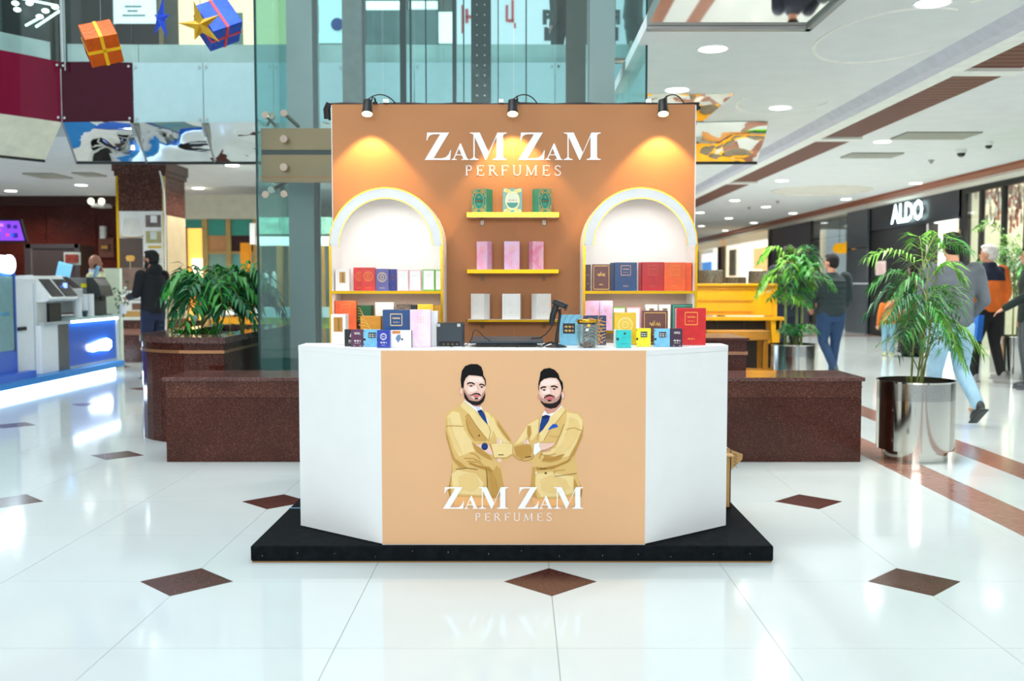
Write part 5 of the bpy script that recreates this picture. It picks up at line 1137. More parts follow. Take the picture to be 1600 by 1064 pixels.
# teal and wood shop front behind the planter
t = thing('tea_shop_front', 'shop front with teal panels and wooden posts beyond the poster column', 'shop', (-5.5, 21, 0)); SY = 21.0
def sf(pa, pb, ya, yb_, Y, mt, nm, d=.06, par=None, label=None):
    A = W(pa, 400, Y).x; B_ = W(pb, 400, Y).x; zz = max(0, W(812, yb_, Y).z); b = MB(); b.box(A, B_, Y - d, Y, zz, W(812, ya, Y).z, mt); return b.build(nm, par or t, label=label)
WD = pm((196, 160, 96), .4, var=.1); TL = pm((64, 158, 142), .4, var=.05)
sf(287, 452, 305, 343, SY, pm((214, 208, 188), .6), 'fascia', .2)
for a, c in ((289, 320), (327, 357), (363, 400), (404, 448)): sf(a, c, 343, 368, SY - .05, TL, 'teal_panel', .04)
for a, c in ((319, 327), (356, 363), (398, 404)): sf(a, c, 340, 560, SY - .02, WD, 'wood_post', .12)
sf(288, 294, 355, 560, SY - .1, pm((36, 60, 66), .4), 'dark_post', .1)
sf(294, 320, 357, 500, SY - .08, EM((255, 176, 80), 1.2), 'lit_window', .02); sf(300, 316, 404, 440, SY - .12, EM((255, 240, 200), 2.0), 'lantern', .02)
for k in range(6): sf(297 + k * 3.6, 299 + k * 3.6, 445 + (k % 3) * 8, 480, SY - .13, EM((255, 150, 40), 1.0), 'lantern', .01)
sf(327, 357, 368, 394, SY, pm((180, 130, 84), .5, emit=.15), 'window_view'); sf(363, 398, 368, 394, SY, pm((60, 26, 22), .5), 'window_view'); sf(326, 400, 393, 397, SY - .02, WD, 'wood_rail', .1)
sf(327, 357, 397, 500, SY, pm((150, 190, 176), .3), 'glazing'); sf(363, 398, 397, 470, SY, pm((110, 180, 176), .3), 'glazing')
sf(380, 393, 380, 560, 19.5, pm((236, 150, 24), .4), 'orange_post', .2); sf(336, 400, 495, 520, 19.4, pm((240, 170, 40), .4), 'orange_counter', .3); sf(354, 382, 484, 491, 19.2, EM((250, 246, 240), .8), 'tray', .1)
sf(392, 400, 349, 382, 18.6, WHITE, 'white_board', .05)
sf(404, 449, 368, 560, SY, pm((120, 110, 90), .4, var=.3, scale=2), 'glazing'); sf(449, 640, 340, 560, SY, pm((90, 96, 90), .4, var=.3, scale=1.5), 'glazing')
# seen through the lift glass
t = thing('display_racks', 'racks of goods with orange posts seen through the lift glass', 'shelves', (-4.0, 17.5, 0))
sf(404, 520, 370, 384, 17.5, EM((250, 245, 230), 1.0), 'lit_shelf', .1); sf(404, 520, 340, 366, 17.6, pm((130, 170, 150), .5, var=.4, scale=6), 'goods', .1)
for a, c in ((404, 409), (434, 444), (452, 458), (500, 508)): sf(a, c, 384, 560, 17.5, pm((190, 130, 50), .5), 'post', .1)
sf(404, 520, 480, 495, 17.4, pm((206, 226, 224), .4), 'table_top', .3); sf(404, 520, 495, 512, 17.4, pm((150, 160, 60), .5, var=.4, scale=8), 'goods', .2)
for px in (416, 428): 
    p = W(px, 440, 17.3); b = MB(); b.ell(p, (.05, .05, .18), pm((236, 236, 226), .4), 12, 8); b.build('white_vase', t, smooth=True)
sf(409, 434, 462, 480, 17.6, BLACK, 'goods', .1); sf(462, 500, 400, 480, 17.7, pm((70, 76, 70), .5, var=.5, scale=5), 'goods', .1)
# ================================================================ BLUE AND WHITE DRINK STAND (its long side faces the aisle)
KX = -5.95
def KY(px): return -KX * F / (CX - px)
BLU = pm((18, 96, 206), .3, var=.04, coat=.4); BL2 = pm((30, 130, 206), .35)
WST = pm((232, 236, 242), .3, var=.02); LGR = pm((176, 184, 188), .35); DGR = pm((92, 94, 94), .35); GLOW = pm((236, 248, 255), .4, emit=7.0)
def kz(px, py): return W(px, py, KY(px)).z
t = thing('stand_platform', 'blue platform edge of the drink stand with white light glowing under it', 'platform', (-6.8, 12.6, 0))
b = MB(); b.box(-8.6, KX + .12, 10.6, 14.6, .09, .17, BL2); b.build('platform_board', t, bevel=.004)
b = MB(); b.box(-8.5, KX + .02, 10.7, 14.5, .0, .085, GLOW); b.build('light_strip', t, label='white glowing light strip')
t = thing('menu_pillar', 'tall blue pillar with a glowing logo and a pale screen', 'sign', (-6.3, 11.2, .17))
Y0, Y1 = 10.4, KY(25.5)
b = MB(); b.prism([(Y0, .17), (Y1, .17), (Y1, kz(20, 408)), (Y1 - .06, kz(20, 401)), (Y0, kz(10, 400))], KX - .5, KX, BLU, lambda u, v, q: (q, u, v)); b.build('body', t)
b = MB(); b.box(KX, KX + .012, Y0, KY(19.5), kz(10, 548), kz(10, 431), pm((120, 160, 166), .15)); b.build('screen', t); b = MB(); b.box(KX + .006, KX + .014, KY(19.5), KY(21), kz(10, 550), kz(10, 429), pm((30, 44, 70), .4)); b.build('screen_frame', t)
b = MB(); b.box(KX + .012, KX + .016, Y0, KY(12), kz(10, 492), kz(10, 488), pm((70, 150, 190), .4)); b.build('screen_text', t)
b = MB(); zc = kz(10, 413)
b.prism([(11.55 + .12 * math.cos(a * .5236), zc + .11 * math.sin(a * .5236)) for a in range(12)] , KX + .005, KX + .04, GLOW, lambda u, v, q: (q, u, v)); b.box(KX + .005, KX + .04, 10.4, 11.55, zc - .09, zc + .1, GLOW); b.build('glowing_logo', t, label='overexposed white glowing logo')
b = MB(); b.box(KX + .001, KX + .11, 10.65, 11.95, .171, .26, BLU); b.build('foot', t)
t = thing('stand_cabinet', 'tall white cabinet panel of the drink stand with a small black slot', 'cabinet', (-6.3, 12.1, .17)); Y0, Y1 = KY(26.5), KY(64)
b = MB(); b.box(KX - .6, KX - .06, Y0, Y1, .17, kz(40, 436), WST); b.build('body', t, bevel=.004); b = MB(); b.box(KX - .06, KX - .045, KY(34), KY(47), kz(40, 516.5), kz(40, 511), BLACK); b.build('slot', t)
b = MB(); b.box(KX - .058, KX - .05, KY(27), KY(27.5), .2, 1.3, LGR); b.box(KX - .06, KX - .05, KY(60), KY(60.4), .2, 1.3, LGR); b.build('joint', t)
t = thing('yoghurt_machine', 'white twin screen self serve dispensing machine of the drink stand', 'machine', (-6.2, 12.6, .17)); Ya, Yb, Yc = KY(63), KY(90), KY(108)
b = MB(); b.box(KX - .55, KX + .0, Ya, Yb, .17, kz(76, 508), WST); b.build('lower_cabinet', t, bevel=.008); b = MB(); b.box(KX - .5, KX - .01, Yb, Yc, .17, kz(100, 506), DGR); b.build('side_cabinet', t, bevel=.006)
b = MB(); b.prism([(KX - .5, kz(80, 432)), (KX - .1, kz(80, 431)), (KX + .12, kz(80, 466)), (KX + .06, kz(80, 470)), (KX - .2, kz(80, 472)), (KX - .2, kz(80, 508)), (KX - .5, kz(80, 508))], KY(64.5), KY(108), pm((226, 230, 230), .3), lambda u, v, q: (u, q, v)); b.build('housing', t, bevel=.01)
def scr(pa, pb, nm='touch_screen', glow=None):
    b = MB(); A = (KX - .07, kz(80, 437)); B_ = (KX + .108, kz(80, 463)); n = Vector((B_[1] - A[1], -(B_[0] - A[0]))).normalized() * -.012
    b.prism([A, B_, (B_[0] + n.x, B_[1] + n.y), (A[0] + n.x, A[1] + n.y)], KY(pa), KY(pb), pm((14, 18, 22), .1), lambda u, v, q: (u, q, v)); s = b.build(nm, t)
    if glow:
        b = MB(); A2 = (A[0] + .08 + n.x * 1.2, A[1] - .09 + n.y * 1.2); b.box(A2[0] - .01, A2[0] + .015, KY(glow[0]), KY(glow[1]), A2[1] - .03, A2[1] + .04, EM((130, 160, 255), 1.5)); b.build('display_mark', s)
scr(69, 86); scr(90, 108, glow=(98, 102))
b = MB(); b.box(KX - .21, KX - .02, KY(80), KY(98), kz(80, 505), kz(80, 474), pm((34, 36, 36), .3)); b.build('dispensing_bay', t); b = MB(); b.box(KX - .3, KX + .03, KY(64.5), KY(107), kz(80, 508), kz(80, 503), LGR); b.build('drip_tray', t)
b = MB(); b.box(KX - .2, KX - .05, KY(64), KY(79), kz(80, 503), kz(80, 472), pm((200, 204, 204), .3)); b.build('cup_holder', t)
t = thing('counter_dispenser', 'white topped dispenser with a sloped grey screen beside the twin screen machine', 'machine', (-6.2, 13.2, 1.0)); z0 = kz(115, 463)
b = MB(); b.prism([(KX - .5, kz(115, 432)), (KX - .15, kz(115, 432)), (KX + .05, kz(115, 452)), (KX + .05, z0), (KX - .5, z0)], KY(108.3), KY(123.5), pm((206, 210, 210), .3), lambda u, v, q: (u, q, v)); b.build('housing', t, bevel=.008)
b = MB(); A = (KX - .13, kz(115, 434)); B_ = (KX + .045, kz(115, 450)); b.prism([A, B_, (B_[0] + .01, B_[1] + .01), (A[0] + .01, A[1] + .01)], KY(110), KY(121), pm((70, 62, 60), .2), lambda u, v, q: (u, q, v)); b.build('screen', t)
b = MB(); b.box(KX - .5, KX - .2, KY(108.3), KY(122), .9, z0, pm((180, 186, 188), .3)); b.build('back_column', t)
t = thing('grey_machine', 'long grey machine with a yellow sticker behind the cup stacks', 'machine', (-6.3, 13.8, .95))
b = MB(); b.box(KX - .7, KX - .12, KY(124), KY(150), kz(135, 463), kz(135, 434), pm((136, 140, 144), .35)); b.build('housing', t, bevel=.006); b = MB(); b.box(KX - .12, KX - .112, KY(141), KY(149), kz(145, 449), kz(145, 443), pm((240, 226, 30), .4)); b.build('yellow_sticker', t)
b = MB(); b.box(KX - .7, KX - .3, KY(124), KY(150), .9, kz(135, 463), pm((190, 196, 200), .35)); b.build('back_panel', t)
t = thing('coffee_machine', 'dark rounded coffee machine at the end of the drink stand', 'machine', (-6.1, 14.3, .92)); 
b = MB(); b.prism([(KX - .14, kz(162, 434)), (KX - .04, kz(162, 434)), (KX + .03, kz(162, 446)), (KX + .06, kz(162, 461)), (KX - .04, kz(162, 464)), (KX - .04, kz(162, 493)), (KX - .14, kz(162, 493))], KY(151), KY(170), pm((62, 66, 68), .3), lambda u, v, q: (u, q, v)); b.build('housing', t, bevel=.01)
b = MB(); b.box(KX - .12, KX + .05, KY(153), KY(170), kz(162, 495), kz(162, 491), BLACK); b.build('drip_tray', t); b = MB(); b.tube([(KX + .0, KY(160), kz(160, 463)), (KX + .0, KY(160), kz(160, 470))], .03, BLACK, 8); b.build('nozzle', t)
t = thing('stand_counter', 'blue fronted counter of the drink stand with a glowing logo and lit edge', 'counter', (-6.3, 13.8, .17)); ya, yb = KY(108.5), KY(182.5); zt_ = .78
b = MB(); b.box(KX - .6, KX - .02, ya, yb, .17, zt_, BLU); b.build('front_panel', t); b = MB(); b.box(KX - .62, KX + .06, ya - .02, yb + .06, zt_ + .03, zt_ + .07, pm((190, 214, 214), .3)); b.build('worktop', t)
b = MB(); b.box(KX - .02, KX + .02, ya + .02, yb, zt_ + .0, zt_ + .03, GLOW); b.build('light_strip', t); b = MB(); b.box(KX - .02, KX + .0, ya, yb, .17, .2, LGR); b.build('kick_strip', t); b = MB(); b.box(KX - .1, KX + .0, yb, yb + .06, .17, zt_ + .03, pm((196, 206, 204), .3)); b.build('end_post', t)
b = MB(); zc = kz(155, 540)
b.prism([(KY(140), zc - .04), (KY(143), zc - .07), (KY(150), zc - .06), (KY(166), zc - .08), (KY(171), zc - .04), (KY(171), zc + .05), (KY(166), zc + .09), (KY(158), zc + .07), (KY(150), zc + .05), (KY(139), zc + .03)], KX - .018, KX + .02, GLOW, lambda u, v, q: (q, u, v)); b.build('glowing_logo', t, label='overexposed white glowing logo')
for k, (px, n_) in enumerate(((124, 12), (133, 13), (143, 13))):
    y = KY(px); z0 = zt_ + .07; b = MB(); prof = []
    for i in range(n_): prof += [(.052, z0 + i * .024), (.056, z0 + i * .024 + .02)]
    b.lathe(prof, (KX - .02, y, 0), WST, 16); b.build('cup_stack', label=('stack of white paper cups nearest the twin screen machine', 'stack of white paper cups between two others', 'stack of white paper cups nearest the dark coffee machine')[k], cat='cups', group='paper cup stacks on the drink stand')
y = KY(130.5); b = MB(); b.lathe([(.028, zt_ + .071), (.04, zt_ + .15), (.036, zt_ + .15), (.025, zt_ + .08)], (KX + .02, y, 0), pm((40, 70, 72), .3), 16); b.build('small_cup', label='small dark green cup in front of the white cup stacks', cat='cup')
b = MB(); x = W(160, 440, 15.4).x; b.box(x - .2, -6.2, 15.4, 15.5, 0, kz(170, 424) + .06, pm((206, 220, 204), .5)); b.build('back_screen', label='pale green back board beside the poster column', cat='panel')
# flowers in front of the poster
def bez3(a, b_, c, n=8): return bez(a, b_, c, n)
t = thing('white_flowers', 'thin stems with white flowers and dark leaves at the end of the stand', 'flowers', (-5.9, 14.75, .85)); LF = pm((30, 84, 48), .5, var=.3)
b = MB(); 
for i in range(9): 
    p = Vector((-5.9, 14.75, .8)); e = p + Vector((random.uniform(-.12, .2), random.uniform(-.1, .1), random.uniform(.15, .5))); b.tube(bez(p, (p + e) / 2 + Vector((0, 0, .1)), e, 6), .005, LF, 5)
    for k in range(3): q = e + Vector((random.uniform(-.06, .06), random.uniform(-.04, .04), random.uniform(-.12, .04))); d = Vector((random.uniform(-1, 1), random.uniform(-.3, .3), random.uniform(-.6, .8))).normalized() * .07; b.add([q, q + d * .5 + Vector((0, 0, .018)), q + d, q + d * .5 - Vector((0, 0, .018))], [(0, 1, 2, 3)], LF)
b.build('stems', t); b = MB()
for i in range(6): b.ell(Vector((-5.9, 14.72, 1.05)) + Vector((random.uniform(-.1, .12), 0, random.uniform(-.1, .22))), (.03, .03, .025), pm((236, 240, 220), .6), 8, 5)
b.build('petals', t)
b = MB(); b.lathe([(0, .85), (.05, .85), (.06, .95), (.045, 1.0)], (-5.9, 14.75, 0), WST, 14); b.build('vase', t, smooth=True)

# ================================================================ SHOP FRONTS ALONG THE AISLE (wall plane x = 8.9)
FX = 8.9; FZ = 3.21
def FYp(px): return FX * F / (px - CX)
DK = pm((28, 32, 38), .35, var=.12, scale=2); GRY = pm((104, 112, 120), .35, .4, var=.12, scale=.8, stretch=(1, 1, 4))
def fp(x0, x1, y0, y1, z0, z1, mt, nm, par, label=None, bevel=0):
    b = MB(); b.box(x0, x1, y0, y1, z0, z1, mt); return b.build(nm, par, label=label, bevel=bevel)
# glass fronted shop with hanging decoration
t = thing('glass_shop_front', 'glass shop front with rosy hanging chandelier pieces and cream interior', 'shop', (FX, 18.5, 0)); y0, y1 = 15.2, FYp(1504)
fp(FX, FX + .12, y1 - .0, y1 + .28, 0, FZ, BLACK, 'end_frame', t); fp(FX, FX + .1, y0, y1, FZ - .12, FZ, BLACK, 'top_frame', t)
for px in (1597, 1527, 1562): y = FYp(px); fp(FX, FX + .08, y - .05, y + .05, 0, FZ - .12, pm((30, 28, 26), .4), 'mullion', t)
ys = [y0, FYp(1597), FYp(1562), FYp(1527), y1]
for i in range(4): fp(FX + .03, FX + .04, ys[i] + .05, ys[i + 1] - .05, .05, FZ - .14, glass((.9, .97, .97)), 'glass_pane', t)
fp(FX + 4, FX + 4.1, 14.5, 20.1, 0, FZ, pm((232, 222, 196), .6, emit=.35), 'back_wall', t); fp(FX, FX + 4, 14, 20.2, FZ - .01, FZ + .05, pm((200, 190, 170), .6, emit=.3), 'shop_ceiling', t); fp(FX + .15, FX + 4, 19.98, 20.0, 0, FZ, pm((236, 226, 200), .6, emit=.25), 'side_wall', t)  # walls and ceiling emit a little so the interior looks lit
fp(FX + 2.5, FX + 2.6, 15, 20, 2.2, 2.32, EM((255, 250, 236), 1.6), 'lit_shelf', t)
b = MB()
for i in range(330):
    y = random.uniform(16.8, 19.8); x = FX + random.uniform(.12, .7); z = FZ - .15 - random.uniform(0, .75) * (.5 + .5 * math.sin(y * 5)); b.ell((x, y, z), (.03, .03, random.uniform(.04, .12)), pm(random.choice([(206, 120, 100), (240, 214, 196), (160, 90, 76), (250, 240, 226)]), .3), 6, 4)
b.build('hanging_pieces', t, kind='stuff')
for (px, py, hgt) in ((1552, 350, .5), (1575, 345, .6)):
    y = FYp(px); fp(FX + 1.0, FX + 1.5, y - .3, y + .3, 0, 1.1 + hgt, pm((120, 112, 92), .5, var=.3), 'display_stand', t)
fp(FX + .7, FX + .9, FYp(1548), FYp(1530), 1.35, 1.75, EM((150, 220, 130), .8), 'green_screen', t); fp(FX + .69, FX + .7, FYp(1548), FYp(1530), 1.62, 1.75, EM((240, 250, 240), 1.2), 'screen_header', t)
l = bpy.data.lights.new('shop_lamp', 'POINT'); l.energy = 120; l.color = (1, .95, .85); l.shadow_soft_size = .3; o = bpy.data.objects.new('shop_lamp', l); C.objects.link(o); o.location = (FX + 1.8, 18, 2.7)
# shoe shop with lit letters
t = thing('shoe_shop_front', 'black shoe shop front with glowing white letters over a bright doorway', 'shop', (FX, 22.6, 0)); y0, ym, y1 = FYp(1500) + .05, FYp(1449), FYp(1357)
fp(FX, FX + .2, y0, y1, 2.62, FZ, pm((44, 50, 58), .35, var=.15, scale=.5), 'fascia', t); fp(FX, FX + .2, ym, y1, 0, 2.6, pm((26, 28, 32), .5), 'black_wall', t); fp(FX, FX + .2, y1 - .1, y1 + .05, 0, FZ, BLACK, 'end_frame', t)
fp(FX + 3.5, FX + 3.6, 20.1, 25.1, 0, FZ, EM((250, 250, 250), .9), 'back_wall', t); fp(FX, FX + 3.5, ym + .05, ym + .15, 0, 2.6, EM((246, 240, 232), .8), 'inner_wall', t); fp(FX + .1, FX + 3.5, y0, ym, 2.6, 2.66, EM((255, 255, 255), 1.5), 'light_ceiling', t)  # back and inner walls glow themselves to make the doorway look lit
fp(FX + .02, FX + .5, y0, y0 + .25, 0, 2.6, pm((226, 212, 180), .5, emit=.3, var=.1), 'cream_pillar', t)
for i in range(9): b = MB(); b.ell((FX - .01, y0 + .05 + .15 * (i % 2), .9 + i * .18), (.02, .05, .05), pm((130, 100, 60), .5), 8, 5); b.build('gold_leaf', t)
s = .60; vs, fs = text_geo('ALDO', s, .02); cyy = FYp(1418); czz = W(1418, 333, cyy).z
b = MB(); b.add([(FX - .07, cyy - v[0] * 1.12, czz + v[1]) for v in vs], fs, EM((225, 255, 255), 2.6)); lt = b.build('lit_letters', t, label='glowing white capital letters')
b = MB(); b.box(FX - .05, FX, cyy - .8, cyy + .8, czz - .02, czz + .02, BLACK); b.build('letter_rail', t)
y = FYp(1375); b = MB(); b.box(FX - .02, FX, FYp(1383), FYp(1368), W(1375, 430, y).z, W(1375, 408, y).z, pm((226, 206, 206), .5)); n_ = b.build('paper_notice', label='small pale paper notice on the black shop wall', cat='notice')
b = MB()
for k in range(5): b.box(FX - .024, FX - .02, FYp(1381), FYp(1370 + k % 3), W(1375, 413 + k * 3.4, y).z - .015, W(1375, 413 + k * 3.4, y).z, pm((190, 140, 140), .5))
b.build('printed_line', n_)
# steel clad pillar
t = thing('steel_pillar', 'grey brushed steel pillar between the two dark shop fronts', 'column', (FX, 26, 0)); y0, y1 = FYp(1356) + .02, FYp(1324)
for z0, z1 in ((0, 1.28), (1.3, 2.2), (2.22, FZ)): fp(FX - .05, FX + .4, y0, y1, z0 + .005, z1, GRY, 'panel', t)
# shop with orange lamps
t = thing('lamp_shop_front', 'dark glass shop front with orange pendant lamps inside', 'shop', (FX, 28.6, 0)); y0, y1 = FYp(1324) + .02, FYp(1264)
fp(FX, FX + .1, y0, y0 + .15, 0, FZ, BLACK, 'end_frame', t); fp(FX, FX + .1, y1 - .15, y1, 0, FZ, BLACK, 'end_frame', t)
fp(FX + .02, FX + .03, y0 + .15, (y0 + y1) / 2, .02, FZ, glass((.75, .8, .8)), 'glass_pane', t); fp(FX + .02, FX + .03, (y0 + y1) / 2 + .01, y1 - .15, .02, FZ, glass((.75, .8, .8)), 'glass_pane', t)
fp(FX + 5, FX + 5.1, 27, 35.4, 0, FZ, pm((70, 74, 82), .6), 'back_wall', t); fp(FX + .2, FX + 5, 27, 35.4, FZ, FZ + .05, pm((80, 80, 78), .6), 'shop_ceiling', t)
fp(FX + 3, FX + 3.1, 28.2, 33, 1.2, 2.0, EM((216, 232, 246), 1.2), 'lit_display', t); fp(FX + 2.2, FX + 2.3, 27.5, 29.3, .3, 1.9, EM((250, 206, 120), .9), 'lit_display', t)
for (px, py) in ((1293, 388), (1303, 388), (1311, 383)):
    y = FYp(px) + .6; p = Vector((FX + .5, y, W(px, py, y).z)); b = MB(); b.ell(p, (.2, .2, .16), EM((255, 176, 20), 1.3), 12, 8); b.tube([p, (p.x, p.y, FZ)], .01, BLACK, 5); b.build('pendant_lamp', t, smooth=True, label='orange pendant lamp')
fp(FX - .0, FX + .3, y1, FYp(1200), 0, FZ, pm((98, 96, 108), .5, var=.1), 'grey_wall_panel', t); fp(FX - .02, FX + .1, FYp(1204), FYp(1199), 0, FZ, BLACK, 'dark_post', t)
# far bright shop
t = thing('bright_shop_front', 'distant bright cream shop front at the end of the aisle', 'shop', (FX, 42, 0)); y0, y1 = FYp(1199), 50
fp(FX + 2, FX + 2.1, 35.8, 56, 0, FZ, EM((246, 232, 204), .75), 'back_wall', t); fp(FX, FX + .1, y0, y1, FZ - .3, FZ, pm((240, 224, 190), .5, emit=.3), 'fascia', t)  # back wall and fascia glow in place of shop lighting
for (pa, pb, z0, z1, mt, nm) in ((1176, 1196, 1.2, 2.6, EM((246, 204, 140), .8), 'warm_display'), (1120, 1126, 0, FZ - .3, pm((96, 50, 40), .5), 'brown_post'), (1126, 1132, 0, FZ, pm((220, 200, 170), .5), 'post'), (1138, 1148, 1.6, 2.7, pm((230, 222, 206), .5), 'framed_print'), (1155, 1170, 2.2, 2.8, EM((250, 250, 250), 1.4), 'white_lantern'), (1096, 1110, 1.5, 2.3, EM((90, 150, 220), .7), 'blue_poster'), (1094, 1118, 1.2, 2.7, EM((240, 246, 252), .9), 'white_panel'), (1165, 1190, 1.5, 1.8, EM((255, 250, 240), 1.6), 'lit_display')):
    fp(FX + (.0 if 'panel' not in nm else .05), FX + .06, FYp(pb), FYp(pa), z0, z1, mt, nm, t)
b = MB(); b.box(FX, FX + .3, 8, 15.15, 0, FZ, pm((40, 42, 46), .4)); b.build('wall_right_near', kind='structure')

# ================================================================ YELLOW PIANO AND BASKETS
YL = pm((244, 178, 8), .3, var=.10, scale=4, coat=.3); YD = pm((206, 140, 6), .4, var=.1)
PY = 12.5; px1 = W(1216, 450, PY).x; px0 = px1 - 1.50; zt_ = W(812, 443, PY).z
t = thing('upright_piano', 'bright yellow painted upright piano standing behind the stall', 'piano', ((px0 + px1) / 2, PY + .3, 0))
b = MB(); b.box(px0, px1, PY + .02, PY + .5, zt_ - .03, zt_, YL); b.build('lid', t, bevel=.006)
b = MB(); b.box(px0 + .02, px1 - .04, PY + .06, PY + .1, .90, zt_ - .03, YL); up = b.build('upper_panel', t)
b = MB()
for (a, c, z0, z1) in ((px0 + .06, px1 - .08, zt_ - .075, zt_ - .05), (px0 + .3, px1 - .3, .94, .955), (px0 + .3, px1 - .3, 1.08, 1.095)): b.box(a, c, PY + .045, PY + .06, z0, z1, YD)
b.build('panel_moulding', up)
for x in (px0, px1 - .05):
    b = MB(); b.prism([(PY + .04, zt_ - .03), (PY + .5, zt_ - .03), (PY + .5, 0), (PY + .3, 0), (PY + .3, .7), (PY - .1, .72), (PY - .1, .84), (PY + .04, .88)], x, x + .05, YL, lambda u, v, q: (q, u, v)); b.build('side_panel', t)
b = MB(); b.box(px0 - .03, px1 + .06, PY - .12, PY + .1, .84, .885, YL); b.build('keyboard_shelf', t, bevel=.006)
b = MB(); b.box(px0 + .03, px1 - .06, PY + .36, PY + .40, .1, .84, pm((34, 28, 26), .5, var=.3)); b.build('lower_panel', t)
for x in (px0 + .4, px0 + .8, px0 + 1.15):
    b = MB(); b.box(x, x + .02, PY + .34, PY + .36, .1, .82, pm((52, 44, 40), .5)); b.build('rib', t)
for x in (px0 + .02, px1 - .08):
    b = MB(); b.prism([(x, 0), (x + .06, 0), (x + .075, .55), (x + .10, .84), (x - .03, .84), (x - .01, .55)], PY - .10, PY - .02, YL, lambda u, v, q: (u, q, v)); b.build('leg', t, bevel=.005)
t = thing('piano_bench', 'yellow slatted bench pushed in front of the piano', 'bench', (W(1150, 500, PY - .4).x, PY - .4, 0)); a = W(1100, 500, PY - .4).x; c = W(1197, 500, PY - .4).x; YB = pm((176, 118, 20), .45, var=.1)
z1_ = W(812, 516, PY - .4).z; b = MB(); b.box(a, c, PY - .6, PY - .25, z1_ - .11, z1_, YB); b.build('seat', t, bevel=.006)
for x in (a + .02, c - .07):
    for y in (PY - .58, PY - .3): b = MB(); b.box(x, x + .05, y, y + .05, 0, z1_ - .11, YB); b.build('leg', t)
b = MB(); b.box(a, c, PY - .57, PY - .54, .22, .28, YB); b.build('rail', t)
WK = pm((112, 104, 88), .8, var=.55, scale=45, bump=.9, bscale=60)
for k, (pa, pb, top, lab) in enumerate(((1092, 1130, 422, 'dark wicker basket on the piano nearest the stall'), (1134, 1166, 433, 'low wicker basket in the middle of the piano lid'), (1170, 1207, 423, 'dark wicker basket on the piano nearest the palm'))):
    a = W(pa, 440, PY + .25).x; c = W(pb, 440, PY + .25).x; z = zt_ + .001; h = W(812, top, PY + .25).z - z; cx_ = (a + c) / 2; rx = (c - a) / 2
    b = MB(); rings = []; n_ = 6
    for i in range(n_): rings += [(cx_, PY + .27, z + h * i / n_, rx * .97, .19), (cx_, PY + .27, z + h * (i + .5) / n_, rx, .20)]
    rings.append((cx_, PY + .27, z + h, rx * .96, .19)); b.loft(rings, WK, 20)
    b.build('wicker_basket', label=lab, cat='basket', group='wicker baskets on the yellow piano', smooth=True, ang=70)

# ================================================================ STEEL PLANTERS WITH PALMS
PMET = pm((206, 204, 196), .09, 1.0, var=.03, scale=2)
def perf():
    m = bpy.data.materials.new('perforated_steel'); m.use_nodes = True; nt = m.node_tree; N = nt.nodes; K = nt.links; b = N['Principled BSDF']; b.inputs['Metallic'].default_value = 1; b.inputs['Roughness'].default_value = .15
    tc = N.new('ShaderNodeTexCoord'); sp = N.new('ShaderNodeSeparateXYZ'); K.new(tc.outputs['Object'], sp.inputs[0])
    at = N.new('ShaderNodeMath'); at.operation = 'ARCTAN2'; K.new(sp.outputs[1], at.inputs[0]); K.new(sp.outputs[0], at.inputs[1])
    def saw(src, k):
        a = N.new('ShaderNodeMath'); a.operation = 'MULTIPLY'; a.inputs[1].default_value = k; K.new(src, a.inputs[0]); s = N.new('ShaderNodeMath'); s.operation = 'SINE'; K.new(a.outputs[0], s.inputs[0]); return s.outputs[0]
    mu = N.new('ShaderNodeMath'); mu.operation = 'MULTIPLY'; K.new(saw(at.outputs[0], 110), mu.inputs[0]); K.new(saw(sp.outputs[2], 400), mu.inputs[1])
    r = N.new('ShaderNodeValToRGB'); K.new(mu.outputs[0], r.inputs[0]); r.color_ramp.elements[0].position = .2; r.color_ramp.elements[0].color = (.6, .6, .57, 1); r.color_ramp.elements[1].position = .45; r.color_ramp.elements[1].color = (.03, .03, .03, 1)
    K.new(r.outputs[0], b.inputs['Base Color']); return m
PERF = perf()
def planter(lab, x, y, s=1.0):
    t = thing('steel_planter', lab, 'planter', (x, y, 0)); R = .282 * s; H = .60 * s
    b = MB(); b.lathe([(.238 * s, 0), (.238 * s, .075 * s)], (x, y, 0), PMET, 48); b.build('base_ring', t, smooth=True)
    b = MB(); b.lathe([(.238 * s, .075 * s), (R, .078 * s), (R, H - .14 * s)], (x, y, 0), PMET, 48); b.build('drum', t, smooth=True)
    b = MB(); b.lathe([(R, H - .14 * s), (R, H - .012)], (x, y, 0), PERF, 64); 
    b.f.pop(); b.mi.pop(); b.f.pop(); b.mi.pop(); b.build('perforated_band', t, smooth=True)
    b = MB(); b.lathe([(R - .004, H - .012), (R + .004, H - .012), (R + .005, H), (R - .006, H), (R - .006, H - .1)], (x, y, 0), PMET, 48); b.f.pop(); b.mi.pop(); b.f.pop(); b.mi.pop(); b.build('rim', t, smooth=True)
    b = MB(); b.lathe([(0, H - .10), (R - .008, H - .10), (R - .008, H - .12)], (x, y, 0), pm((40, 30, 22), .95, bump=.7), 32); b.build('soil', t)
    return H
LM = [pm((52, 136, 48), .45, var=.35, scale=6), pm((104, 168, 46), .45, var=.3, scale=6), pm((32, 104, 62), .45, var=.3, scale=6)]
STM = pm((120, 134, 70), .6, var=.3, scale=10)
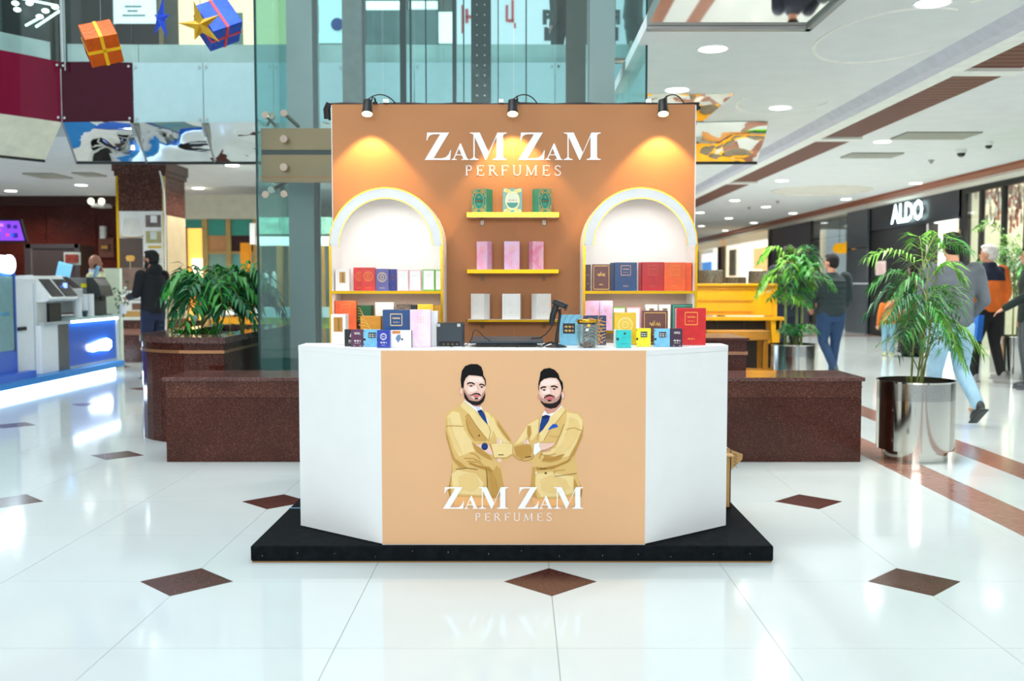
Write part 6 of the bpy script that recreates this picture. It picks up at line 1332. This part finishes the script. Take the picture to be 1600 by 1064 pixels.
def frond(parent, base, az, length, rise, droop, nl=16, ll=.2, lw=.016, mat=None, name='frond', hang=.5, sw=.004):
    b = MB(); d = Vector((math.cos(az), math.sin(az), 0)); up = Vector((0, 0, 1)); side = Vector((-d.y, d.x, 0)); P = []
    for i in range(13):
        s = i / 12; P.append(base + d * (length * (s ** 1.05)) + up * (rise * length * math.sin(min(s * 1.25, 1) * PI / 2) - droop * length * s * s))
    b.tube(P, [sw * (1.2 - s / 14) for s in range(13)], STM, 5)
    for k in range(nl):
        s = .18 + .82 * k / (nl - 1); i = min(11, int(s * 12)); p = P[i].lerp(P[i + 1], s * 12 - i); tg = (P[i + 1] - P[i]).normalized(); L_ = ll * (0.55 + .6 * math.sin(PI * min(1, s * .9 + .1))) * random.uniform(.85, 1.15)
        for sg in (-1, 1):
            dr = (tg * .55 + side * sg * (1.0 - .5 * s) + up * random.uniform(-.1, .25)).normalized(); mid = p + dr * L_ * .5 + up * L_ * .03; tip = p + dr * L_ - up * L_ * hang * random.uniform(.6, 1.2)
            nrm = dr.cross(up); nrm = (nrm.normalized() if nrm.length > .1 else side) * lw * .5; nrm += up * random.uniform(-.3, .3) * lw
            b.add([p, mid + nrm, tip, mid - nrm], [(0, 1, 2, 3)], mat)
    return b.build(name, parent)
def palm(lab, x, y, z0, specs, stems, seed):
    random.seed(seed); t = thing('potted_palm', lab, 'plant', (x, y, z0))
    for (dx, dy, tx, ty, h, r) in stems:
        b = MB(); a = Vector((x + dx, y + dy, z0 - .04)); e = Vector((x + tx, y + ty, z0 + h)); m_ = (a + e) / 2 + Vector((random.uniform(-.03, .03), 0, .05)); b.tube(bez(a, m_, e, 10), [r * (1 - .35 * i / 10) for i in range(11)], STM if h > .5 else LM[0], 8); b.build('stem', t, smooth=True)
    for (hx, hy, hz, az, ln, rise, droop, nl, ll, lw) in specs: frond(t, Vector((x + hx, y + hy, z0 + hz)), math.radians(az), ln, rise, droop, nl, ll, lw, random.choice(LM))
    return t
# big palm by the aisle
random.seed(3); bx, by = G(1431, 716).x, 7.34 + .05
H = planter('polished steel planter with perforated rim standing on the brown floor band', bx, by, .98)
sp = []
R_ = random.Random(11)
stems = [(-.03, .02, -.02, .0, .85, .009), (.02, -.02, .08, .02, .9, .008), (.05, .03, .16, .05, .88, .008), (.0, 0, .04, .0, .65, .008), (.03, .05, .22, .1, .62, .007)]
for i in range(20):
    st = stems[i % 5]; az = R_.uniform(0, 360); hz = st[4] * R_.uniform(.5, .95)
    sp.append((st[2] * .9, st[3] * .9, hz, az, R_.uniform(.2, .34), R_.uniform(.4, .9), R_.uniform(.5, 1.2), 12, .17, .017))
for az, ln, hz, ri, dr in ((183, .42, .84, .55, .25), (172, .36, .72, .6, .5), (10, .36, .88, .75, .35), (-12, .42, .45, .35, .75), (35, .3, .9, 1.1, .5), (205, .34, .5, .8, .7), (80, .25, .9, 1.2, .5), (-60, .3, .6, .4, 1.4), (-100, .25, .7, .4, 1.8), (-30, .3, .55, .3, 1.5)): sp.append((.04, .02, hz, az, ln, ri, dr, 15, .17, .015))
for az in (20, 160, 260): sp.append((.02, 0, .12, az, .28, 1.1, .4, 9, .10, .010))
palm('tall areca palm with arching fronds rising from the polished planter by the aisle', bx, by, H - .06, sp, stems, 5)
# middle palm behind the bench
bx, by = W(1239, 545, 11.7).x, 11.75
H = planter('polished steel planter beside the yellow piano', bx, by, .98)
stems = [(-.08, 0, -.10, 0, .92, .018), (.05, .02, .04, 0, .95, .018), (.10, -.03, .12, .0, .9, .017)]
R_ = random.Random(5); sp = []
for i in range(22):
    st = stems[i % 3]; sp.append((st[2], st[3], st[4] * R_.uniform(.8, 1.0), R_.uniform(0, 360), R_.uniform(.2, .38), R_.uniform(.4, 1.0), R_.uniform(.4, 1.1), 10, .17, .03))
for az in (165, 15, 60, 180): sp.append((-.02, 0, .95, az, .36, 1.0, .7, 12, .17, .026))
for i in range(10): sp.append((R_.uniform(-.12, .12), 0, R_.uniform(.45, .6), R_.uniform(0, 360), .25, .7, .5, 7, .14, .03))
for i in range(14): sp.append((R_.uniform(-.12, .12), R_.uniform(-.05, .05), .05, R_.uniform(0, 360), .24, 1.2, .5, 8, .12, .02))
palm('bushy palm with three pale stems in the planter beside the piano', bx, by, H - .06, sp, stems, 6)
# far palm
bx, by = W(1583, 500, 13.6).x, 13.6
H = planter('steel planter half cut off behind the people in coats', bx, by, .98); R_ = random.Random(8)
sp = [(0, 0, R_.uniform(.4, 1.0), R_.uniform(0, 360), R_.uniform(.4, .6), R_.uniform(.8, 1.6), R_.uniform(.4, .9), 13, .2, .025) for i in range(22)]
palm('dim palm behind the white haired person', bx, by, H - .06, sp, [(0, 0, 0, 0, 1.0, .012), (.05, 0, .1, 0, .9, .012)], 9)
# planting in the raised planter
random.seed(12)
def bush(lab, px, py, Y, n, ln, nm='planter_shrub', lw=.03, rise=1.0, hz=0.0, ll=.15, stemh=0, spread=.05, mats=(0, 2)):
    p = W(px, py, Y); p.z = PTZ - .06; t = thing(nm, lab, 'plant', p)
    if stemh:
        for k in range(4):
            b = MB(); e = p + Vector((random.uniform(-.1, .1), random.uniform(-.06, .06), stemh * random.uniform(.7, 1))); b.tube(bez(p, (p + e) / 2 + Vector((.03, 0, 0)), e, 6), .008, STM, 6); b.build('stem', t)
    for i in range(n):
        b0 = p + Vector((random.uniform(-spread, spread), random.uniform(-spread, spread), stemh * random.uniform(.5, 1) if stemh else 0)); frond(t, b0, random.uniform(0, 2 * PI), ln * random.uniform(.7, 1.2), rise * random.uniform(.6, 1.3), random.uniform(.4, 1.1), 9, ll, lw, LM[random.choice(mats)])
def spider_plant(lab, px, Y, n, ln):
    p = W(px, 500, Y); p.z = PTZ - .06; t = thing('spider_plant', lab, 'plant', p, 'spiky grassy plants in the raised planter')
    for i in range(n):
        az = random.uniform(0, 2 * PI); L_ = ln * random.uniform(.6, 1.1); d = Vector((math.cos(az), math.sin(az), 0)); sd = Vector((-d.y, d.x, 0)) * .009; vs = []; fs = []; el = random.uniform(.6, 1.5)
        for k in range(6):
            s = k / 5; q = p + d * (L_ * s * .8) + Vector((0, 0, L_ * (el * s - .9 * s * s))); w_ = (1 - s ** 2) + .08; vs += [q - sd * w_, q + sd * w_]
        for k in range(5): fs.append((2 * k, 2 * k + 1, 2 * k + 3, 2 * k + 2))
        b = MB(); b.add(vs, fs, LM[random.choice((0, 0, 1))]); b.build('leaf', t)
bush('tall leafy palm shrub in the raised planter nearest the glass lift', 378, 500, 9.3, 20, .34, stemh=.48, lw=.035, ll=.2)
bush('broad drooping palm shrub in the middle of the raised planter', 335, 500, 9.0, 24, .36, stemh=.34, lw=.04, ll=.2, mats=(2, 2, 0))
bush('spreading dark leaved shrub above the planter toward the poster column', 312, 500, 9.5, 14, .34, stemh=.40, lw=.03, ll=.18, mats=(2,))
for k, (px, lab) in enumerate(((282, 'spiky green plant at the planter end nearest the man in black'), (305, 'spiky green plant second from the planter end'), (330, 'spiky green plant at the planter middle, before the drooping palm shrub'))): spider_plant(lab, px, 8.75, 26, .26)
spider_plant('spiky green plant at the dark corner of the planter by the lift', 396, 9.6, 18, .2)
b = MB(); p = W(305, 497, 8.7); b.ell(p, (.03, .03, .03), pm((236, 246, 250), .3), 10, 6); b.build('planter_stone', label='small white ball among the spiky plants', cat='ornament')
# ================================================================ PEOPLE
def remesh(o, vox=.012, sm=3, fac=.5):
    r = o.modifiers.new('r', 'REMESH'); r.mode = 'VOXEL'; r.voxel_size = vox; r.use_smooth_shade = True
    s = o.modifiers.new('s', 'SMOOTH'); s.iterations = sm; s.factor = fac
SKIN = pm((206, 150, 122), .5, var=.06)
def limb(b, pts, rs, mat, n=12):
    b.tube(pts, rs, mat, n)
    for p, r in zip(pts, rs): b.ell(p, (r * .99, r * .99, r * .99), mat, 10, 8)
def hand(b, wr, d, mat, s=1.0, curl=.6):
    d = Vector(d).normalized(); up = Vector((0, 0, 1)) if abs(d.z) < .8 else Vector((0, 1, 0)); sd = d.cross(up).normalized(); nn = sd.cross(d).normalized()
    c = Vector(wr) + d * .045 * s; M = Matrix((sd, d, nn)).transposed(); b.ell(c, (.036 * s, .052 * s, .018 * s), mat, 12, 8, M)
    for i, (o_, L_) in enumerate(((-.027, .062), (-.009, .075), (.009, .07), (.026, .055))):
        p = c + sd * o_ * s + d * .035 * s; q = p + d * L_ * .5 * s - nn * L_ * .15 * s * curl; r = q + d * L_ * .4 * s - nn * L_ * .5 * s * curl; b.tube([p, q, r], [.0095 * s, .009 * s, .007 * s], mat, 7)
    p = c - sd * .03 * s - d * .02 * s; b.tube([p, p - sd * .025 * s + d * .03 * s, p - sd * .028 * s + d * .06 * s - nn * .01 * s], [.011 * s, .0105 * s, .008 * s], mat, 7)
def person(lab, x, y, rz, H=1.73, arms=None, legs=None, top=(30, 30, 34), bottom=(30, 40, 70), shoes=(30, 30, 30), hair=(20, 18, 18), skin=(206, 150, 122), long_top=0.0, wide=1.0, headyaw=0, bald=False, beard=False, yoke=None, collar=None, hood=False, quilt=False, z=0.0, vox=.014, lean=0.0, sleeve=True, skirt=False, hairlen=0):
    s = H / 1.75; t = thing('person', lab, 'person', (x, y, z), local=True, rz=math.radians(rz)); SK = pm(skin, .5, var=.05)
    V = lambda *a: Vector(a) * s
    arms = arms or {}; legs = legs or {}
    la = arms.get('l', [(-.20, 0, 1.42), (-.25, -.04, 1.14), (-.24, .06, .90)]); ra = arms.get('r', [(.20, 0, 1.42), (.25, -.04, 1.14), (.24, .06, .90)])
    ll_ = legs.get('l', [(-.09, 0, .92), (-.10, .03, .50), (-.10, -.02, .09)]); rl = legs.get('r', [(.09, 0, .92), (.10, .03, .50), (.10, -.02, .09)])
    w_ = wide
    hc = V(0, .02 + lean, 1.635); HM = Euler((0, 0, math.radians(headyaw))).to_matrix()
    # body: one continuous surface from head to feet
    b = MB()
    b.ell(hc + V(0, 0, .015), (.076 * s, .094 * s, .112 * s), SK, 18, 14, HM); b.ell(hc + HM @ V(0, .035, -.055), (.055 * s, .055 * s, .06 * s), SK, 14, 10, HM)
    b.ell(hc + HM @ V(0, .098, -.012), (.014 * s, .022 * s, .026 * s), SK, 8, 6, HM)
    for sx in (-1, 1): b.ell(hc + HM @ V(.078 * sx, 0, -.005), (.012 * s, .022 * s, .032 * s), SK, 8, 6, HM)
    b.ell(hc + HM @ V(0, .088, -.055), (.026 * s, .014 * s, .010 * s), SK, 8, 6, HM)
    limb(b, [V(0, -.005 + lean * .5, 1.40), V(0, .005 + lean, 1.56)], [.065 * s, .056 * s], SK)
    b.loft([(0, 0, .85 * s, .15 * s, .10 * s), (0, 0, .98 * s, .155 * s, .105 * s), (0, 0, 1.12 * s, .13 * s, .095 * s), (0, lean * .3 * s, 1.30 * s, .165 * s, .11 * s), (0, lean * .4 * s, 1.42 * s, .15 * s, .085 * s), (0, lean * .5 * s, 1.47 * s, .07 * s, .06 * s)], SK, 18)
    for a in (la, ra): limb(b, [V(*p) for p in a], [.048 * s, .040 * s, .027 * s], SK, 10); hand(b, V(*a[2]), V(*a[2]) - V(*a[1]), SK, s)
    for g in (ll_, rl): limb(b, [V(*p) for p in g], [.085 * s, .058 * s, .040 * s], SK, 12); p = V(*g[2]); b.ell(p + V(0, .06, -.05), (.035 * s, .10 * s, .03 * s), SK, 10, 8)
    body = b.build('body', t); remesh(body, vox * .8, 2)
    # eyes and brows
    b = MB()
    for sx in (-1, 1): b.ell(hc + HM @ V(.031 * sx, .088, .012), (.012 * s, .006 * s, .006 * s), pm((24, 20, 18), .3), 8, 6, HM); b.ell(hc + HM @ V(.031 * sx, .09, .032), (.018 * s, .006 * s, .004 * s), pm((24, 20, 18), .8), 8, 5, HM)
    b.build('eyes', t)
    if not bald:
        HMt = pm(hair, .8, var=.25, scale=40, bump=.5, bscale=120); b = MB()
        b.ell(hc + HM @ V(0, -.018, .04), (.088 * s, .10 * s, .098 * s), HMt, 16, 12, HM); b.ell(hc + HM @ V(0, -.035, -.005), (.082 * s, .078 * s, .085 * s), HMt, 14, 10, HM); b.ell(hc + HM @ V(0, .04, .10), (.066 * s, .055 * s, .032 * s), HMt, 12, 8, HM)
        if hairlen: b.ell(hc + HM @ V(0, -.05, -.1), (.08 * s, .05 * s, .14 * s), HMt, 12, 8, HM)
        h = b.build('hair', t); remesh(h, .011, 2)
    if beard:
        b = MB(); BM = pm((30, 24, 22), .8, var=.2); b.ell(hc + HM @ V(0, .05, -.085), (.058 * s, .052 * s, .045 * s), BM, 12, 8, HM); b.ell(hc + HM @ V(0, .096, -.038), (.03 * s, .008 * s, .007 * s), BM, 8, 6, HM)
        for sx in (-1, 1): b.ell(hc + HM @ V(.062 * sx, .025, -.05), (.014 * s, .035 * s, .05 * s), BM, 8, 6, HM)
        h = b.build('beard', t); remesh(h, .009, 2)
    # trousers
    BT = pm(bottom, .8, var=.16, scale=6, bump=.3, bscale=14)
    if not skirt:
        b = MB(); b.loft([(0, 0, .80 * s, .165 * w_ * s, .115 * s), (0, 0, .92 * s, .172 * w_ * s, .122 * s), (0, 0, 1.02 * s, .16 * w_ * s, .115 * s)], BT, 18)
        for g in (ll_, rl): limb(b, [V(*g[0]), (V(*g[0]) + V(*g[1])) / 2, V(*g[1]), (V(*g[1]) + V(*g[2])) / 2, V(*g[2])], [.102 * s * w_, .092 * s * w_, .072 * s, .064 * s, .058 * s], BT, 12)
        o = b.build('trousers', t); remesh(o, vox, 3)
    else:
        b = MB(); rr = []
        for i in range(9):
            q = i / 8; rr.append((.01 * math.sin(i), 0, (1.02 - .94 * q) * s, (.15 + .13 * q) * s, (.12 + .10 * q) * s))
        b.loft(rr, BT, 20); o = b.build('long_skirt', t, smooth=True, ang=80)
    # shoes
    SH = pm(shoes, .5, var=.1)
    for g in (ll_, rl):
        p = V(*g[2]); k = V(*g[1]) - p; ang = math.atan2(k.y, k.z); M = Euler((-ang * .9 if abs(ang) > .35 else 0, 0, 0)).to_matrix(); b = MB()
        b.ell(p + M @ V(0, .055, -.045), (.044 * s, .125 * s, .045 * s), SH, 14, 8, M); b.ell(p + M @ V(0, -.02, -.02), (.042 * s, .05 * s, .06 * s), SH, 12, 8, M); b.obox(p + M @ V(0, .05, -.082), .042 * s, .125 * s, .010 * s, M, pm((200, 200, 196), .6) if sum(shoes) > 300 else SH)
        o = b.build('shoe', t); remesh(o, .010, 2)
    # top
    TM = pm(top, .85, var=.2, scale=5, bump=.5, bscale=16 if not quilt else 30); b = MB(); zb = (.90 - long_top) * s
    def torso(b, z0=None, zmax=9):
        rr = [(0, 0, zb, .178 * w_ * s, .135 * s), (0, 0, zb + .05 * s, .186 * w_ * s, .142 * s), (0, 0, 1.02 * s, .178 * w_ * s, .135 * s), (0, 0, 1.18 * s, .178 * w_ * s, .13 * s), (0, lean * .3 * s, 1.32 * s, .198 * w_ * s, .138 * s), (0, lean * .4 * s, 1.41 * s, .185 * w_ * s, .11 * s), (0, lean * .5 * s, 1.465 * s, .11 * s, .08 * s), (0, lean * .6 * s, 1.50 * s, .074 * s, .068 * s)]
        b.loft(rr, TM, 22)
    torso(b)
    if quilt:
        for i in range(7): z_ = (zb / s + .05 + i * .075) * s; b.loft([(0, 0, z_ - .018 * s, .17 * w_ * s, .125 * s), (0, 0, z_, .192 * w_ * s, .146 * s), (0, 0, z_ + .018 * s, .17 * w_ * s, .125 * s)], TM, 22)
    for a in (la, ra):
        A = [V(*p) for p in a]; e = A[1].lerp(A[2], .93 if sleeve else .0)
        limb(b, [A[0], A[0].lerp(A[1], .5), A[1], A[1].lerp(e, .5), e] if sleeve else [A[0], A[1]], [.078 * s * w_, .068 * s * w_, .060 * s, .052 * s, .046 * s] if sleeve else [.07 * s, .058 * s], TM, 12)
    if hood: b.ell(V(0, -.07 + lean, 1.50), (.11 * s, .07 * s, .09 * s), TM, 14, 10); b.ell(V(0, .0 + lean, 1.49), (.085 * s, .09 * s, .045 * s), TM, 14, 10)
    o = b.build('jacket', t); remesh(o, vox, 2)
    if collar:
        b = MB(); b.lathe([(.072 * s, 1.46 * s), (.068 * s, 1.54 * s), (.060 * s, 1.54 * s), (.062 * s, 1.46 * s)], (0, lean * .7 * s, 0), pm(collar, .8), 18); b.build('collar', t, smooth=True)
    if yoke:
        b = MB(); YM = pm(yoke, .85, var=.2, bump=.4); b.loft([(0, lean * .3 * s, 1.30 * s, .208 * w_ * s, .148 * s), (0, lean * .4 * s, 1.41 * s, .195 * w_ * s, .122 * s), (0, lean * .5 * s, 1.47 * s, .12 * s, .09 * s), (0, lean * .6 * s, 1.54 * s, .078 * s, .075 * s)], YM, 22)
        for a in (la, ra): b.ell(V(*a[0]), (.088 * s * w_, .088 * s, .085 * s), YM, 12, 8)
        o = b.build('yoke', t); remesh(o, vox, 2)
    return t
p = G(1488, 664)
person('person in a grey marled sweater and light blue jeans striding away behind the tall palm', 3.98, 9.15, 4, 1.76, top=(92, 100, 108), bottom=(150, 190, 214), shoes=(40, 44, 46), wide=1.14,
       legs={'l': [(-.10, 0, .92), (-.11, .06, .50), (-.11, .10, .09)], 'r': [(.10, 0, .92), (.13, .04, .50), (.16, -.22, .20)]}, arms={'l': [(-.215, 0, 1.41), (-.30, -.06, 1.14), (-.27, .08, .93)], 'r': [(.215, 0, 1.41), (.30, -.02, 1.14), (.22, .14, .96)]})
p = G(1541, 596)
person('white haired person in an orange jacket with navy shoulders and black trousers', p.x, p.y, 20, 1.80, top=(214, 104, 34), bottom=(20, 20, 22), shoes=(150, 150, 150), hair=(226, 222, 218), yoke=(22, 34, 56), headyaw=35, wide=1.16,
       arms={'l': [(-.21, 0, 1.42), (-.29, .0, 1.14), (-.16, .16, .96)], 'r': [(.21, 0, 1.42), (.28, -.03, 1.14), (.25, .05, .90)]}, legs={'l': [(-.10, 0, .92), (-.14, .06, .50), (-.17, .04, .09)], 'r': [(.10, 0, .92), (.10, -.02, .50), (.12, -.12, .12)]})
b = MB(); q = W(1522, 512, 12.9); b.obox(q, .05, .10, .17, Euler((0, .1, .4)).to_matrix(), pm((40, 110, 200), .5)); b.build('blue_bag', label='blue shopping bag held low between the sweater and the orange jacket', cat='bag')
p = G(1606, 608)
person('person in a dark green coat and grey trousers half cut off by the picture edge', p.x, p.y, 75, 1.74, top=(20, 36, 32), bottom=(70, 76, 80), shoes=(60, 66, 74), hair=(16, 16, 18), wide=1.1, long_top=.08,
       arms={'l': [(-.21, 0, 1.42), (-.26, .10, 1.16), (-.20, .34, 1.0)]})
p = G(1424, 557)
person('person in long black clothes holding the hand of a child', p.x, p.y, 10, 1.66, top=(16, 17, 20), bottom=(18, 18, 20), hair=(14, 14, 16), skirt=True, sleeve=False, hairlen=1, arms={'l': [(-.19, 0, 1.40), (-.22, .05, 1.14), (-.40, .12, .98)]})
p = G(1388, 556)
person('small child in an orange sweater and pale blue jeans', p.x, p.y, -8, 1.13, top=(222, 120, 40), bottom=(130, 176, 196), shoes=(206, 214, 160), hair=(22, 20, 20), wide=1.05, vox=.011,
       legs={'l': [(-.09, 0, .92), (-.10, .05, .50), (-.12, -.08, .12)], 'r': [(.09, 0, .92), (.10, .02, .50), (.10, .05, .09)]}, arms={'l': [(-.19, 0, 1.40), (-.27, -.02, 1.12), (-.29, .02, .86)], 'r': [(.19, 0, 1.40), (.25, .03, 1.16), (.33, .12, .98)]})
p = G(1297, 588)
person('dark haired man in a quilted dark teal jacket and navy jeans walking away', p.x, p.y, 12, 1.70, top=(34, 50, 54), bottom=(30, 62, 100), shoes=(60, 66, 60), quilt=True, wide=1.2, headyaw=28, long_top=.03,
       legs={'l': [(-.10, 0, .92), (-.10, .04, .50), (-.02, -.16, .12)], 'r': [(.10, 0, .92), (.10, .05, .50), (.06, .05, .09)]}, arms={'l': [(-.21, 0, 1.42), (-.27, .06, 1.16), (-.2, .2, 1.0)], 'r': [(.21, 0, 1.42), (.28, -.02, 1.14), (.22, .10, .94)]})
p = G(1247, 592)
person('man in a navy black jacket half hidden behind the bushy palm', p.x, p.y + .55, 5, 1.82, top=(26, 34, 50), bottom=(24, 36, 56), shoes=(30, 30, 32), wide=1.2, arms={'r': [(.21, 0, 1.42), (.38, .08, 1.24), (.46, .16, 1.02)]})
p = W(240, 520, 13.6)
person('bearded man in a black hooded jacket and navy trousers gesturing beside the poster column', p.x, p.y, 62, 1.74, top=(14, 16, 22), bottom=(24, 34, 64), hair=(12, 12, 14), skin=(190, 132, 104), beard=True, hood=True, headyaw=14,
       arms={'l': [(-.20, 0, 1.42), (-.25, .04, 1.16), (-.12, .34, 1.12)], 'r': [(.20, 0, 1.42), (.25, .06, 1.16), (.14, .36, 1.16)]}, vox=.012)
p = W(149, 520, 15.0)
person('bald bearded man in a pale yellow shirt behind the drink stand', p.x, p.y, -78, 1.72, top=(226, 226, 186), bottom=(50, 54, 60), skin=(170, 116, 92), bald=True, beard=True, headyaw=-6, collar=(206, 222, 240), arms={'r': [(.20, 0, 1.42), (.22, .14, 1.20), (.06, .13, 1.47)]}, vox=.012)
b = MB(); q = W(151, 424, 14.7); b.obox(q, .02, .035, .08, Euler((.2, .4, 0)).to_matrix(), pm((140, 190, 230), .3)); b.build('phone', label='pale blue phone held at the chin of the bald man', cat='phone', bevel=.004)
b = MB(); q = W(100, 423, 13.6); b.obox(q, .09, .02, .11, Euler((.3, .3, .2)).to_matrix(), pm((120, 190, 230), .3, emit=.6)); b.build('payment_tablet', label='small bright blue tablet standing on top of the drink stand machines', cat='tablet', bevel=.006)
p = W(870, 70, 14.6)
person('dark haired person in a brown coat walking along the upper gallery', p.x, 14.0, 80, 1.62, top=(62, 50, 40), bottom=(50, 44, 40), hair=(40, 28, 24), hairlen=1, z=4.0, vox=.014)
